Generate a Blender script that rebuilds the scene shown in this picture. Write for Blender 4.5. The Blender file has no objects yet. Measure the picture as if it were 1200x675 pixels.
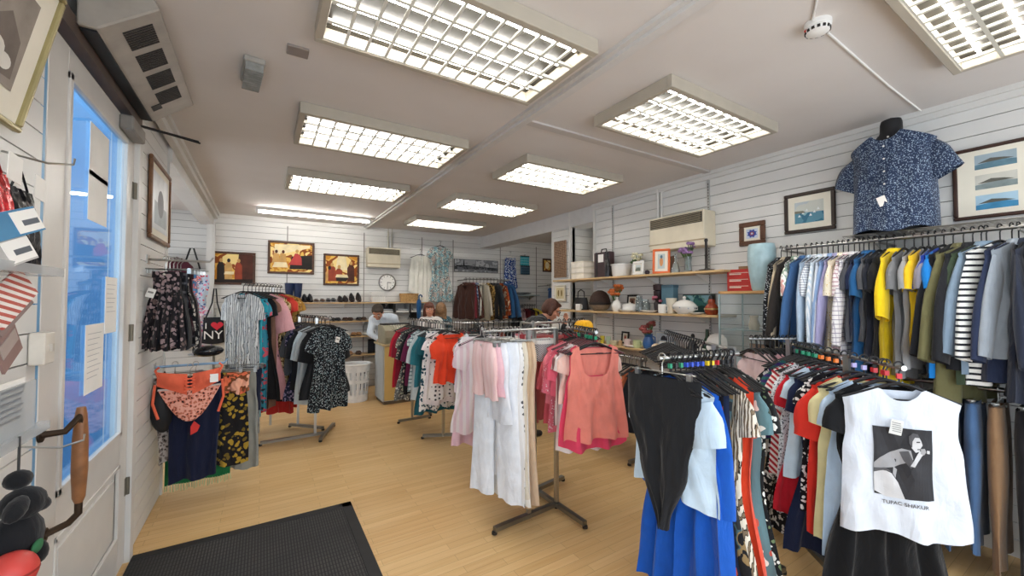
import bpy, bmesh, math, random
from mathutils import Vector, Matrix, Euler
PI = math.pi
col = bpy.context.scene.collection
rnd = random.Random(7)

# ------------------------------------------------------------------ camera
EYE = 1.55; FPX = 471.0
YAW = math.atan(292/FPX); PIT = math.atan(13/FPX)
_F = Vector((math.sin(YAW)*math.cos(PIT), math.cos(YAW)*math.cos(PIT), math.sin(PIT)))
_R = Vector((math.cos(YAW), -math.sin(YAW), 0)); _U = _R.cross(_F)
def ray(u, v): return _F + _R*((u-600)/FPX) + _U*((337.5-v)/FPX)
def _on(u, v, ax, val):
    r = ray(u, v); o = Vector((0, 0, EYE)); t = (val-o[ax])/r[ax]; return o + r*t
def at_x(u, v, X): return _on(u, v, 0, X)      # photo direction met with a plane of the room
def at_y(u, v, Y): return _on(u, v, 1, Y)
def at_z(u, v, Z): return _on(u, v, 2, Z)
def mpp(p): return (Vector(p)-Vector((0, 0, EYE))).dot(_F)/FPX   # metres per photo pixel at p
cam_d = bpy.data.cameras.new('camera'); cam = bpy.data.objects.new('camera', cam_d); col.objects.link(cam)
cam_d.sensor_fit = 'HORIZONTAL'; cam_d.sensor_width = 36; cam_d.lens = 36*FPX/1200; cam_d.clip_start = .02
cam.location = (0, 0, EYE); cam.rotation_euler = (PI/2+PIT, 0, -YAW)
bpy.context.scene.camera = cam

# ------------------------------------------------------------------ materials
def lin(h, a=1):
    h = h.lstrip('#')
    if len(h) == 3: h = ''.join(c*2 for c in h)
    r = [int(h[i:i+2], 16)/255 for i in (0, 2, 4)]
    return [c/12.92 if c <= .04045 else ((c+.055)/1.055)**2.4 for c in r]+[a]
_mc = {}
class NT:
    def __init__(s, name):
        s.m = bpy.data.materials.new(name); s.m.use_nodes = True; s.t = s.m.node_tree; s.b = s.t.nodes['Principled BSDF']
    def n(s, typ, **kw):
        o = s.t.nodes.new(typ)
        for k, v in kw.items():
            if k in o.inputs: o.inputs[k].default_value = v
            else: setattr(o, k, v)
        return o
    def l(s, a, b): s.t.links.new(a, b)
    def obj(s, scale=(1, 1, 1), loc=(0, 0, 0), kind='Object', rot=(0, 0, 0)):
        tc = s.n('ShaderNodeTexCoord'); mp = s.n('ShaderNodeMapping'); mp.inputs['Scale'].default_value = scale
        mp.inputs['Location'].default_value = loc; mp.inputs['Rotation'].default_value = rot
        s.l(tc.outputs[kind], mp.inputs[0]); return mp.outputs[0]
    def math(s, op, a, b=None):
        o = s.n('ShaderNodeMath', operation=op)
        for i, x in enumerate((a, b)):
            if x is None: continue
            if isinstance(x, (int, float)): o.inputs[i].default_value = x
            else: s.l(x, o.inputs[i])
        return o.outputs[0]
    def mix(s, f, a, b, mode='MIX'):
        o = s.n('ShaderNodeMix', data_type='RGBA', blend_type=mode)
        for i, x in ((0, f), (6, a), (7, b)):
            if isinstance(x, (int, float, list, tuple)): o.inputs[i].default_value = x
            else: s.l(x, o.inputs[i])
        return o.outputs[2]
    def ramp(s, f, stops, const=True):
        o = s.n('ShaderNodeValToRGB'); cr = o.color_ramp
        if const: cr.interpolation = 'CONSTANT'
        while len(cr.elements) < len(stops): cr.elements.new(.5)
        for e, (p, c) in zip(cr.elements, stops): e.position = p; e.color = c
        s.l(f, o.inputs[0]); return o.outputs[0]
    def bump(s, h, st=.3, d=.01):
        o = s.n('ShaderNodeBump'); o.inputs['Strength'].default_value = st; o.inputs['Distance'].default_value = d
        s.l(h, o.inputs['Height']); s.l(o.outputs[0], s.b.inputs['Normal'])
def pm(hexc, rough=.6, metal=0, spec=.4, name=None, var=.12, sc=9, emis=0, trans=0, alpha=1, coat=0):
    k = ('pm', hexc, rough, metal, spec, var, sc, emis, trans, alpha, coat)
    if k in _mc: return _mc[k]
    t = NT(name or 'paint_'+hexc.strip('#')); b = t.b; c = lin(hexc)
    if var:
        nz = t.n('ShaderNodeTexNoise'); nz.inputs['Scale'].default_value = sc; nz.inputs['Detail'].default_value = 4
        t.l(t.obj(), nz.inputs['Vector'])
        d = [x*(1-var) for x in c[:3]]+[1]; e = [min(1, x*(1+var)) for x in c[:3]]+[1]
        t.l(t.ramp(nz.outputs['Fac'], [(.3, d), (.7, e)], False), b.inputs['Base Color'])
    else: b.inputs['Base Color'].default_value = c
    b.inputs['Roughness'].default_value = rough; b.inputs['Metallic'].default_value = metal
    b.inputs['Specular IOR Level'].default_value = spec
    if emis: b.inputs['Emission Color'].default_value = c; b.inputs['Emission Strength'].default_value = emis
    if trans: b.inputs['Transmission Weight'].default_value = trans
    if alpha < 1: b.inputs['Alpha'].default_value = alpha
    if coat: b.inputs['Coat Weight'].default_value = coat
    _mc[k] = t.m; return t.m
def fab(kind, *cols, s=20, ax=0, bump=.25):
    """woven or knitted cloth with a printed pattern"""
    k = ('fab', kind, cols, s, ax)
    if k in _mc: return _mc[k]
    t = NT('cloth_'+kind); b = t.b; c = [lin(x) for x in cols]
    off = (rnd.uniform(0, 9), rnd.uniform(0, 9), rnd.uniform(0, 9))
    co = t.obj(loc=off); out = None
    if kind in ('hs', 'vs', 'check', 'ds'):
        sp = t.n('ShaderNodeSeparateXYZ'); t.l(co, sp.inputs[0])
        if kind == 'ds': base = t.math('ADD', sp.outputs[2], sp.outputs[0])
        else: base = sp.outputs[2 if kind in ('hs', 'check') else 0]
        f = t.math('FRACT', t.math('MULTIPLY', base, float(s)))
        w = .5 if kind != 'check' else .25
        m = t.math('LESS_THAN', f, ax or w)
        out = t.mix(m, c[0], c[1])
        if kind == 'check':
            g = t.math('LESS_THAN', t.math('FRACT', t.math('MULTIPLY', sp.outputs[0], float(s))), ax or w)
            out = t.mix(g, out, t.mix(.6, out, c[1]))
    elif kind in ('floral', 'dots', 'leopard'):
        v = t.n('ShaderNodeTexVoronoi'); v.inputs['Scale'].default_value = s*(1.0 if kind == 'dots' else 1.55); v.inputs['Randomness'].default_value = .25 if kind == 'dots' else 1
        mp = co
        if kind != 'dots':
            nz = t.n('ShaderNodeTexNoise'); nz.inputs['Scale'].default_value = s*.9; t.l(co, nz.inputs['Vector'])
            o = t.n('ShaderNodeVectorMath', operation='MULTIPLY_ADD'); t.l(nz.outputs['Color'], o.inputs[0]); o.inputs[1].default_value = (1.1/s,)*3; t.l(co, o.inputs[2]); mp = o.outputs[0]
        t.l(mp, v.inputs['Vector'])
        if kind == 'leopard':
            out = t.ramp(v.outputs['Distance'], [(0, c[1]), (.28, c[2] if len(c) > 2 else c[0]), (.52, c[0])])
        else:
            th = {'dots': .28, 'floral': .42}[kind] if not ax else ax
            f2 = c[2] if len(c) > 2 else c[1]; f3 = c[3] if len(c) > 3 else c[1]
            sp = t.n('ShaderNodeSeparateColor'); t.l(v.outputs['Color'], sp.inputs[0])
            spot = t.ramp(sp.outputs[0], [(0, c[1]), (.45, f2), (.75, f3)])
            out = t.mix(t.math('LESS_THAN', v.outputs['Distance'], th), c[0], spot)
    elif kind == 'zebra':
        w = t.n('ShaderNodeTexWave', wave_type='BANDS', bands_direction='X'); w.inputs['Scale'].default_value = s
        w.inputs['Distortion'].default_value = 9; w.inputs['Detail'].default_value = 3; w.inputs['Detail Scale'].default_value = 1.3
        sq = t.n('ShaderNodeVectorMath', operation='MULTIPLY'); t.l(co, sq.inputs[0]); sq.inputs[1].default_value = (1, 1, .22)
        t.l(sq.outputs[0], w.inputs['Vector'])
        st = [(0, c[0]), (.5, c[1])] + ([(.8, c[2])] if len(c) > 2 else [])
        out = t.ramp(w.outputs['Fac'], st)
    elif kind == 'noise':
        nz = t.n('ShaderNodeTexNoise'); nz.inputs['Scale'].default_value = s; nz.inputs['Detail'].default_value = 2; nz.inputs['Distortion'].default_value = .6
        t.l(co, nz.inputs['Vector'])
        n = len(c); out = t.ramp(nz.outputs['Fac'], [(0 if i == 0 else .36+.28*i/n, c[i]) for i in range(n)])
    else:
        nz = t.n('ShaderNodeTexNoise'); nz.inputs['Scale'].default_value = 14; nz.inputs['Detail'].default_value = 5; t.l(co, nz.inputs['Vector'])
        d = [x*.93 for x in c[0][:3]]+[1]; e = [min(1, x*1.05) for x in c[0][:3]]+[1]
        out = t.ramp(nz.outputs['Fac'], [(.3, d), (.7, e)], False)
    t.l(out, b.inputs['Base Color'])
    b.inputs['Roughness'].default_value = .85; b.inputs['Specular IOR Level'].default_value = .2
    b.inputs['Sheen Weight'].default_value = .15
    w = t.n('ShaderNodeTexNoise'); w.inputs['Scale'].default_value = 11; w.inputs['Detail'].default_value = 5; w.inputs['Distortion'].default_value = .5
    w2 = t.n('ShaderNodeVectorMath', operation='MULTIPLY'); t.l(co, w2.inputs[0]); w2.inputs[1].default_value = (1, 1, .4); t.l(w2.outputs[0], w.inputs['Vector'])
    t.bump(w.outputs['Fac'], bump*2.0, .04)
    _mc[k] = t.m; return t.m
def S(h): return fab('plain', h)

# ------------------------------------------------------------------ mesh builder
class MB:
    def __init__(s): s.v = []; s.f = []; s.m = []; s.mi = 0
    def add(s, vs, fs):
        o = len(s.v); s.v += [tuple(p) for p in vs]; s.f += [[i+o for i in f] for f in fs]; s.m += [s.mi]*len(fs); return s
    def mat(s, i): s.mi = i; return s
    def box(s, c, d, R=None):
        x, y, z = [q/2 for q in d]
        vs = [Vector((a*x, b*y, e*z)) for a in (-1, 1) for b in (-1, 1) for e in (-1, 1)]
        if R is not None: vs = [R @ p for p in vs]
        vs = [p+Vector(c) for p in vs]
        return s.add(vs, [(0, 1, 3, 2), (4, 6, 7, 5), (0, 4, 5, 1), (2, 3, 7, 6), (0, 2, 6, 4), (1, 5, 7, 3)])
    def b2(s, lo, hi):
        return s.box([(a+b)/2 for a, b in zip(lo, hi)], [abs(b-a) for a, b in zip(lo, hi)])
    def tube(s, pts, r, n=8, cap=True, closed=False):
        pts = [Vector(p) for p in pts]; rs = r if isinstance(r, (list, tuple)) else [r]*len(pts)
        N = len(pts); up = None; vs = []
        for i, p in enumerate(pts):
            a = pts[i-1] if (i > 0 or closed) else p; b = pts[(i+1) % N] if (i < N-1 or closed) else p
            d = (b-a).normalized()
            if up is None: up = Vector((0, 0, 1)) if abs(d.z) < .9 else Vector((1, 0, 0))
            e = d.cross(up)
            if e.length < 1e-5: e = d.orthogonal()
            e.normalize(); up = e.cross(d).normalized()
            vs += [p+(e*math.cos(q)+up*math.sin(q))*rs[i] for q in (2*PI*k/n for k in range(n))]
        fs = []
        for i in range(N if closed else N-1):
            j = (i+1) % N
            fs += [(i*n+k, i*n+(k+1) % n, j*n+(k+1) % n, j*n+k) for k in range(n)]
        if cap and not closed: fs += [tuple(range(n))[::-1], tuple(range((N-1)*n, N*n))]
        return s.add(vs, fs)
    def cyl(s, a, b, r, n=12, r2=None): return s.tube([a, b], [r, r if r2 is None else r2], n)
    def lathe(s, prof, c=(0, 0, 0), n=20, sx=1, sy=1, R=None):
        vs = []; fs = []
        for r, z in prof: vs += [Vector((r*sx*math.cos(2*PI*k/n), r*sy*math.sin(2*PI*k/n), z)) for k in range(n)]
        if R is not None: vs = [R @ p for p in vs]
        vs = [p+Vector(c) for p in vs]
        for i in range(len(prof)-1): fs += [(i*n+k, i*n+(k+1) % n, (i+1)*n+(k+1) % n, (i+1)*n+k) for k in range(n)]
        if prof[0][0] > 1e-5: fs.append(tuple(range(n))[::-1])
        if prof[-1][0] > 1e-5: fs.append(tuple(range((len(prof)-1)*n, len(prof)*n)))
        return s.add(vs, fs)
    def ball(s, c, r, n=12, m=8, R=None):
        if isinstance(r, (int, float)): r = (r, r, r)
        pr = [(max(1e-6, math.sin(PI*i/m)), -math.cos(PI*i/m)) for i in range(m+1)]
        M = Matrix.Diagonal(r); M = (R @ M) if R is not None else M
        return s.lathe(pr, c, n, R=M)
    def grid(s, fn, nu, nv, wrap=False):
        vs = [fn(i/nu, j/nv) for j in range(nv+1) for i in range(nu if wrap else nu+1)]
        w = nu if wrap else nu+1
        fs = [(j*w+i, j*w+(i+1) % w, (j+1)*w+(i+1) % w, (j+1)*w+i) for j in range(nv) for i in range(nu)]
        return s.add(vs, fs)
    def poly(s, pts, thick=None, n=None):
        """flat polygon, or a prism of it along n"""
        pts = [Vector(p) for p in pts]; k = len(pts)
        if thick is None: return s.add(pts, [tuple(range(k))])
        q = [p+Vector(n)*thick for p in pts]
        return s.add(pts+q, [tuple(range(k))[::-1], tuple(range(k, 2*k))]+[(i, (i+1) % k, k+(i+1) % k, k+i) for i in range(k)])
    def data(s, name, mats, smooth=True, weld=0, bev=0, sharp=42):
        me = bpy.data.meshes.new(name); me.from_pydata(s.v, [], s.f)
        for m in (mats if isinstance(mats, (list, tuple)) else [mats]): me.materials.append(m)
        me.polygons.foreach_set('material_index', s.m)
        bm = bmesh.new(); bm.from_mesh(me)
        if weld: bmesh.ops.remove_doubles(bm, verts=bm.verts, dist=weld)
        if bev: bmesh.ops.bevel(bm, geom=list(bm.edges), offset=bev, segments=1, affect='EDGES', clamp_overlap=True)
        bmesh.ops.recalc_face_normals(bm, faces=bm.faces); bm.to_mesh(me); bm.free()
        if smooth:
            me.polygons.foreach_set('use_smooth', [True]*len(me.polygons))
            me.set_sharp_from_angle(angle=math.radians(sharp))
        me.update(); return me
    def build(s, name, mats, parent=None, smooth=True, weld=0, bev=0, sharp=42):
        o = bpy.data.objects.new(name, s.data(name, mats, smooth, weld, bev, sharp)); col.objects.link(o)
        if parent is not None: o.parent = parent
        return o
def tag(o, label, cat, group=None, kind=None):
    o['label'] = label; o['category'] = cat
    if group: o['group'] = group
    if kind: o['kind'] = kind
    return o
def thing(name, label, cat, loc=(0, 0, 0), rz=0, group=None, rot=None):
    o = bpy.data.objects.new(name, None); col.objects.link(o); o.location = loc; o.empty_display_size = .05
    o.rotation_euler = rot if rot else (0, 0, rz); return tag(o, label, cat, group)
def struct(mb, name, m, **kw):
    o = mb.build(name, m, **kw); o['kind'] = 'structure'; return o
def dup(o, loc=None, rz=None, label=None, group=None):
    c = o.copy(); col.objects.link(c)
    if loc is not None: c.location = loc
    if rz is not None: c.rotation_euler[2] = rz
    if label: c['label'] = label
    if group: c['group'] = group
    for ch in list(o.children):
        d = ch.copy(); col.objects.link(d); d.parent = c
        for g in list(ch.children):
            e = g.copy(); col.objects.link(e); e.parent = d
    return c
def text(s, size, m, parent, loc, rot, name='lettering', ext=.0005, align='CENTER'):
    c = bpy.data.curves.new(name, 'FONT'); c.body = s; c.size = size; c.extrude = ext; c.align_x = align; c.align_y = 'CENTER'
    t = bpy.data.objects.new('tmp', c); col.objects.link(t); dg = bpy.context.evaluated_depsgraph_get(); dg.update()
    me = bpy.data.meshes.new_from_object(t.evaluated_get(dg)); bpy.data.objects.remove(t); me.materials.clear(); me.materials.append(m)
    me.transform(Matrix.Translation(loc) @ Euler(rot).to_matrix().to_4x4())
    o = bpy.data.objects.new(name, me); col.objects.link(o); o.parent = parent; return o
CHROME = pm('#b9b9b6', .28, 1, name='chrome', var=.05)
STEEL = pm('#8d8b86', .4, 1, name='brushed_steel', var=.08)
BLACK = pm('#17171a', .45, 0, .4, name='black_plastic')
DARK = pm('#23201f', .6, name='dark_paint')
WHITE = pm('#e6e4e0', .5, name='white_paint', var=.04)
CREAM = pm('#d9cfb8', .5, name='cream_enamel', var=.05)
PAPER = pm('#f1efea', .8, name='paper', var=.03)
# ------------------------------------------------------------------ setting
CZ = 2.85; XL = -.67; XR = 3.88; YB = 7.5
def m_floor():
    t = NT('oak_strip_floor'); b = t.b
    co = t.obj(kind='Object')
    br = t.n('ShaderNodeTexBrick', offset=.37, squash=1)
    for k, v in (('Scale', 1), ('Brick Width', .62), ('Row Height', .062), ('Mortar Size', .0012), ('Mortar Smooth', .2), ('Bias', 0)): br.inputs[k].default_value = v
    br.inputs['Color1'].default_value = lin('#ddb981'); br.inputs['Color2'].default_value = lin('#cba169'); br.inputs['Mortar'].default_value = lin('#8a6539')
    t.l(co, br.inputs['Vector'])
    g = t.n('ShaderNodeTexNoise'); g.inputs['Scale'].default_value = 3; g.inputs['Detail'].default_value = 8
    t.l(t.obj(scale=(.8, 14, 1)), g.inputs['Vector'])
    c1 = t.mix(.35, br.outputs['Color'], t.ramp(g.outputs['Fac'], [(.3, lin('#cda068')), (.7, lin('#e6c793'))], False))
    w = t.n('ShaderNodeTexNoise'); w.inputs['Scale'].default_value = .9; w.inputs['Detail'].default_value = 5
    t.l(co, w.inputs['Vector'])
    c2 = t.mix(t.ramp(w.outputs['Fac'], [(.42, [0, 0, 0, 1]), (.75, [.35, .35, .35, 1])], False), c1, lin('#cfb287'))
    t.l(c2, b.inputs['Base Color']); b.inputs['Roughness'].default_value = .42; b.inputs['Specular IOR Level'].default_value = .35
    t.bump(br.outputs['Fac'], .15, .003); return t.m
MB().b2((XL-.1, -1.3, -.1), (6.2, 7.7, 0)).b2((-2.2, 3.42, -.1), (XL-.1, 7.7, 0)).build('floor', m_floor(), smooth=False)['kind'] = 'structure'
def m_ceil():
    t = NT('painted_ceiling'); n = t.n('ShaderNodeTexNoise'); n.inputs['Scale'].default_value = 1.4; n.inputs['Detail'].default_value = 6
    t.l(t.obj(), n.inputs['Vector'])
    t.l(t.ramp(n.outputs['Fac'], [(.3, lin('#d2cbc6')), (.7, lin('#dad4d0'))], False), t.b.inputs['Base Color']); t.b.inputs['Roughness'].default_value = .8
    n2 = t.n('ShaderNodeTexNoise'); n2.inputs['Scale'].default_value = 40; t.l(t.obj(), n2.inputs['Vector']); t.bump(n2.outputs['Fac'], .08, .004)
    return t.m
struct(MB().b2((XL-.1, -1.3, CZ), (6.2, 7.7, CZ+.1)).b2((-2.2, 3.42, CZ), (XL-.1, 7.7, CZ+.1)), 'ceiling', m_ceil(), smooth=False)
BOARD = pm('#dcdbd8', .42, name='slat_board', var=.03, sc=3); GROOVE = pm('#4a4846', .8, name='slat_groove')
TRIM = pm('#d8d6d2', .5, name='white_trim', var=.05, sc=4)
def slat(name, axis, a0, a1, at, face, z0=0, z1=CZ, pitch=.1, phase=0):
    """slatted shop wall: boards with dark grooves between; axis = direction it runs along"""
    mb = MB()
    def bb(lo, hi, d0, d1):
        d0, d1 = at-face*d0, at-face*d1
        if axis == 'x': mb.b2((a0, min(d0, d1), lo), (a1, max(d0, d1), hi))
        else: mb.b2((min(d0, d1), a0, lo), (max(d0, d1), a1, hi))
    mb.mat(1); bb(z0, z1, .012, .09); mb.mat(0)
    z = z0+phase
    while z < z1:
        lo, hi = max(z+.005, z0), min(z+pitch, z1)
        if hi-lo > .004: bb(lo, hi, 0, .0125)
        z += pitch
    return struct(mb, name, [BOARD, GROOVE], smooth=False)
slat('wall_back', 'x', -2.2, 6.2, YB, -1)
for i, x in enumerate((.33, 1.53, 2.6, 3.25, 4.35, 5.3)):
    struct(MB().b2((x-.008, YB-.006, .1), (x+.008, YB+.01, 2.74)), f'trim_{i+1}', pm('#8c8a86', .5, .3), smooth=False)
slat('wall_left', 'y', 3.3, 4.2, XL, 1)
slat('wall_left_near', 'y', .2, 2.07, XL, 1, phase=.03)
struct(MB().b2((XL-.12, 3.3, 0), (XL-.01, 4.2, CZ)), 'wall_left_core', TRIM, smooth=False)
struct(MB().b2((XL-.12, 4.2, 0), (XL+.012, 4.235, CZ)), 'trim_7', TRIM, smooth=False)
struct(MB().b2((XL-.06, 3.24, 0), (XL+.025, 3.31, CZ)), 'trim_8', TRIM, smooth=False)
# beam over the opening to the alcove on that side, stepped moulding
mb = MB().b2((XL-.1, 4.2, 2.66), (XL+.03, YB, CZ)).b2((XL+.03, 3.3, 2.76), (XL+.075, YB, CZ)).b2((XL+.075, 3.3, 2.81), (XL+.1, YB, CZ)).b2((XL-.13, 4.2, 2.66), (XL-.1, YB, 2.7))
struct(mb, 'beam_left', TRIM, smooth=False)
struct(MB().b2((XL-.05, YB-.09, 0), (XL+.05, YB, 2.7)).b2((XL-.015, YB-.1, 0), (XL+.02, YB-.09, 2.7)), 'pillar_back', TRIM, smooth=False)
struct(MB().b2((-2.2, 4.0, 0), (-2.1, 7.6, .9)).b2((-2.2, 4.0, 2.55), (-2.1, 7.6, CZ)).b2((-2.2, 4.0, .9), (-2.1, 4.5, 2.55)).b2((-2.2, 6.7, .9), (-2.1, 7.6, 2.55)), 'wall_alcove', TRIM, smooth=False)
struct(MB().b2((-2.18, 4.5, .9), (-2.12, 4.55, 2.55)).b2((-2.18, 6.65, .9), (-2.12, 6.7, 2.55)).b2((-2.18, 5.57, .9), (-2.12, 5.63, 2.55)).b2((-2.18, 4.5, .9), (-2.12, 6.7, .95)).b2((-2.18, 4.5, 2.5), (-2.12, 6.7, 2.55)), 'added_window_1', TRIM, smooth=False)  # unseen window, added to bring daylight onto the alcove and back ceiling
struct(MB().b2((-2.2, 4.0, 0), (XL-.12, 4.1, CZ)), 'wall_alcove_front', TRIM, smooth=False)
slat('wall_right', 'y', -1.3, 4.1, XR, -1)
slat('pillar_right', 'y', 4.62, 5.05, XR, -1)
struct(MB().b2((XR+.05, 4.62, 0), (XR+.1, 5.05, CZ)).b2((XR-.005, 5.03, 0), (XR+.4, 5.06, CZ)), 'pillar_core', TRIM, smooth=False)
slat('wall_recess', 'x', XR+.01, 4.6, 4.62, -1, z1=2.7)
struct(MB().b2((XR-.012, 4.07, 0), (XR+.1, 4.115, CZ)).b2((XR-.012, 4.6, 0), (XR+.03, 4.635, CZ)), 'trim_9', TRIM, smooth=False)
struct(MB().b2((4.6, 4.1, 0), (4.65, 4.62, CZ)).b2((XR+.05, 4.05, 0), (4.65, 4.1, CZ)), 'wall_recess_end', TRIM, smooth=False)
struct(MB().b2((XR-.01, 4.1, 2.62), (XR+.3, YB, CZ)), 'beam_right', pm('#d2d0cf', .6, var=.04), smooth=False)
struct(MB().b2((6.1, 4.6, 0), (6.2, 7.6, CZ)).b2((4.3, 4.63, 0), (6.2, 4.7, CZ)), 'wall_side_bay', TRIM, smooth=False)
# cornices, battens, skirtings
struct(MB().b2((XR-.03, -1.3, 2.775), (XR, 4.1, CZ)).b2((XR-.05, -1.3, 2.815), (XR-.03, 4.1, CZ)), 'trim_10', TRIM, smooth=False)
struct(MB().b2((XL, YB-.03, 2.79), (XR, YB, CZ)), 'trim_11', TRIM, smooth=False)
struct(MB().b2((1.515, -1.3, CZ-.022), (1.625, YB, CZ)).b2((1.545, -1.3, CZ-.042), (1.595, YB, CZ-.022)), 'trim_12', pm('#cfcbc8', .5, var=.04), smooth=False)
struct(MB().b2((1.625, 2.37, CZ-.015), (XR, 2.44, CZ)), 'trim_13', pm('#c4bdb8', .6, var=.04), smooth=False)
struct(MB().b2((XR-.012, -1.3, 0), (XR, 4.1, .1)), 'baseboard_right', TRIM, smooth=False)
struct(MB().b2((-2.2, YB-.012, 0), (6.1, YB, .1)), 'baseboard_back', TRIM, smooth=False)
# thin metal uprights fixed to the boards of the side wall
for i, y in enumerate((2.42, 3.03, 1.05, 3.75)):
    mb = MB().b2((XR-.012, y-.012, .6), (XR+.002, y+.012, 2.78)).mat(1)
    for k in range(70): mb.b2((XR-.0135, y-.004, .65+k*.03), (XR-.011, y+.004, .668+k*.03))
    struct(mb, f'trim_{14+i}', [pm('#bdbcb8', .4, .3), DARK], smooth=False)
# shop front behind the viewer: sill, piers and header around a wide window open to daylight
mb = MB().b2((-2.2, -1.3, 0), (3.9, -1.2, .5)).b2((-2.2, -1.3, 2.5), (3.9, -1.2, CZ))
for x in (-2.15, -.7, 1.2, 3.85): mb.b2((x-.05, -1.3, .5), (x+.05, -1.2, 2.5))
struct(mb, 'wall_front', TRIM, smooth=False)
# ---- porch beyond the door
BLUE = pm('#6b9fc8', .4, name='blue_gloss_paint', var=.06, sc=2)
struct(MB().b2((-2.3, 3.36, 0), (XL-.06, 3.45, 2.9)).b2((-2.3, .2, 0), (-2.2, 3.45, 2.9)), 'wall_porch', BLUE, smooth=False)
struct(MB().b2((XL-.09, 2.07, 0), (XL-.045, 2.12, 2.6)).b2((XL-.09, 3.2, 0), (XL-.05, 3.3, 2.6)), 'trim_18', BLUE, smooth=False)
struct(MB().b2((-2.25, .3, -.09), (XL-.1, 3.4, .005)), 'floor_porch', pm('#6d7076', .7), smooth=False)
# ---- door: tall glazed upper, panelled lower
DOORP = pm('#d3d0cb', .38, name='door_gloss', var=.05, sc=5)
dr = thing('door_1', 'tall white shop door with glazed upper half and wooden pull handle', 'door', (XL, 0, 0)); dr['kind'] = 'structure'
mb = MB()
y0, y1, dz = 2.1, 3.24, 2.56
for lo, hi in (((-.045, y0, .01), (0, 2.27, dz)), ((-.045, 3.1, .01), (0, y1, dz)), ((-.045, 2.27, 2.46), (0, 3.1, dz)), ((-.045, 2.27, .62), (0, 3.1, .78)), ((-.045, 2.27, .01), (0, 3.1, .2)), ((-.03, 2.27, .2), (-.015, 3.1, .62))): mb.b2(lo, hi)
mb.b2((-.02, 2.33, .26), (-.006, 3.04, .56))
mb.build('door_leaf', DOORP, dr, smooth=False, bev=.003)
mb = MB()
for lo, hi in (((-.012, 2.27, .78), (.008, 2.3, 2.46)), ((-.012, 3.07, .78), (.008, 3.1, 2.46)), ((-.012, 2.27, .78), (.008, 3.1, .81)), ((-.012, 2.27, 2.43), (.008, 3.1, 2.46))): mb.b2(lo, hi)
for lo, hi in (((-.012, 2.27, .2), (.004, 3.1, .22)), ((-.012, 2.27, .6), (.004, 3.1, .62)), ((-.012, 2.27, .2), (.004, 2.29, .62)), ((-.012, 3.08, .2), (.004, 3.1, .62))): mb.b2(lo, hi)
mb.build('glazing_bead', DOORP, dr, smooth=False, bev=.003)
def m_glass():
    t = NT('door_glass'); n = t.t.nodes; out = n['Material Output']; n.remove(t.b)
    g = t.n('ShaderNodeBsdfGlossy'); g.inputs['Roughness'].default_value = .01; g.inputs['Color'].default_value = (1, 1, 1, 1)
    tr = t.n('ShaderNodeBsdfTransparent'); tr.inputs['Color'].default_value = (.8, .9, .97, 1)
    fr = t.n('ShaderNodeFresnel'); fr.inputs['IOR'].default_value = 1.35
    nz = t.n('ShaderNodeTexNoise'); nz.inputs['Scale'].default_value = .8; t.l(t.obj(), nz.inputs['Vector'])
    mx = t.n('ShaderNodeMixShader'); t.l(t.math('ADD', t.math('MULTIPLY', fr.outputs[0], .3), t.math('MULTIPLY', nz.outputs['Fac'], .12)), mx.inputs[0]); t.l(tr.outputs[0], mx.inputs[1]); t.l(g.outputs[0], mx.inputs[2]); t.l(mx.outputs[0], out.inputs[0])
    return t.m
GLASS = m_glass()
MB().b2((-.028, 2.28, .79), (-.022, 3.09, 2.45)).build('glass_pane', GLASS, dr, smooth=False)
# sheets of paper taped to the far side of the glass
for (u0, v0, u1, v1), ln in (((101, 152, 124, 212), 0), ((99, 205, 122, 262), 0), ((95, 380, 117, 458), 9), ((119, 325, 133, 390), 7)):
    a = at_x((u0+u1)/2, (v0+v1)/2, XL-.034); w = abs(at_x(u1, v0, XL-.034).y-at_x(u0, v0, XL-.034).y); h = abs(at_x((u0+u1)/2, v0, XL-.034).z-at_x((u0+u1)/2, v1, XL-.034).z)
    mb = MB().b2((-.0215, a.y-w/2, a.z-h/2), (-.02, a.y+w/2, a.z+h/2)).mat(1)
    for k in range(ln): mb.b2((-.02, a.y-w*.38, a.z+h*(.36-.08*k)), (-.0193, a.y+w*(.36-.1*(k % 3)), a.z+h*(.368-.08*k)))
    mb.build('notice_sheet', [PAPER, pm('#b5b5ba', .8)], dr, smooth=False)
# pull handle: iron brackets with a turned wooden grip
a, b = at_x(97, 493, XL+.09), at_x(97, 606, XL+.09)
mb = MB(); X = .085; gy = a.y
IRON = pm('#4a3c31', .5, .8, name='worn_iron')
mb.tube([(0, gy-.07, a.z-.02), (.06, gy-.06, a.z-.02), (X, gy-.02, a.z+.02), (X, gy, a.z-.03)], .012, 8)
mb.tube([(X, gy, b.z+.1), (X, gy, b.z+.03), (X*.7, gy, b.z), (0, gy-.02, b.z-.02)], .012, 8)
mb.cyl((0, gy-.07, a.z-.02), (.008, gy-.07, a.z-.02), .026).cyl((0, gy-.02, b.z-.02), (.008, gy-.02, b.z-.02), .026)
h = mb.build('door_handle', IRON, dr)
MB().lathe([(.012, 0), (.019, .02), (.024, .12), (.023, .24), (.018, .33), (.013, .36)], (X, gy, b.z+.07), 14).build('wooden_grip', pm('#8d5f3d', .4, name='turned_wood', var=.25, sc=20), h)
p = at_x(70, 648, XL+.02)
mb = MB().b2((0, p.y-.09, .28), (.02, p.y+.03, .36)).cyl((.02, p.y-.03, .32), (.055, p.y-.03, .32), .014).ball((.065, p.y-.03, .32), .02)
mb.build('latch', pm('#a79b86', .35, .9), dr)
for z in (.45, 1.35, 2.2):
    MB().cyl((.006, y1-.0, z-.05), (.006, y1-.0, z+.05), .011).b2((-.001, y1-.03, z-.05), (.003, y1+.03, z+.05)).build('hinge', pm('#7a7468', .5, .6), dr)
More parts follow.
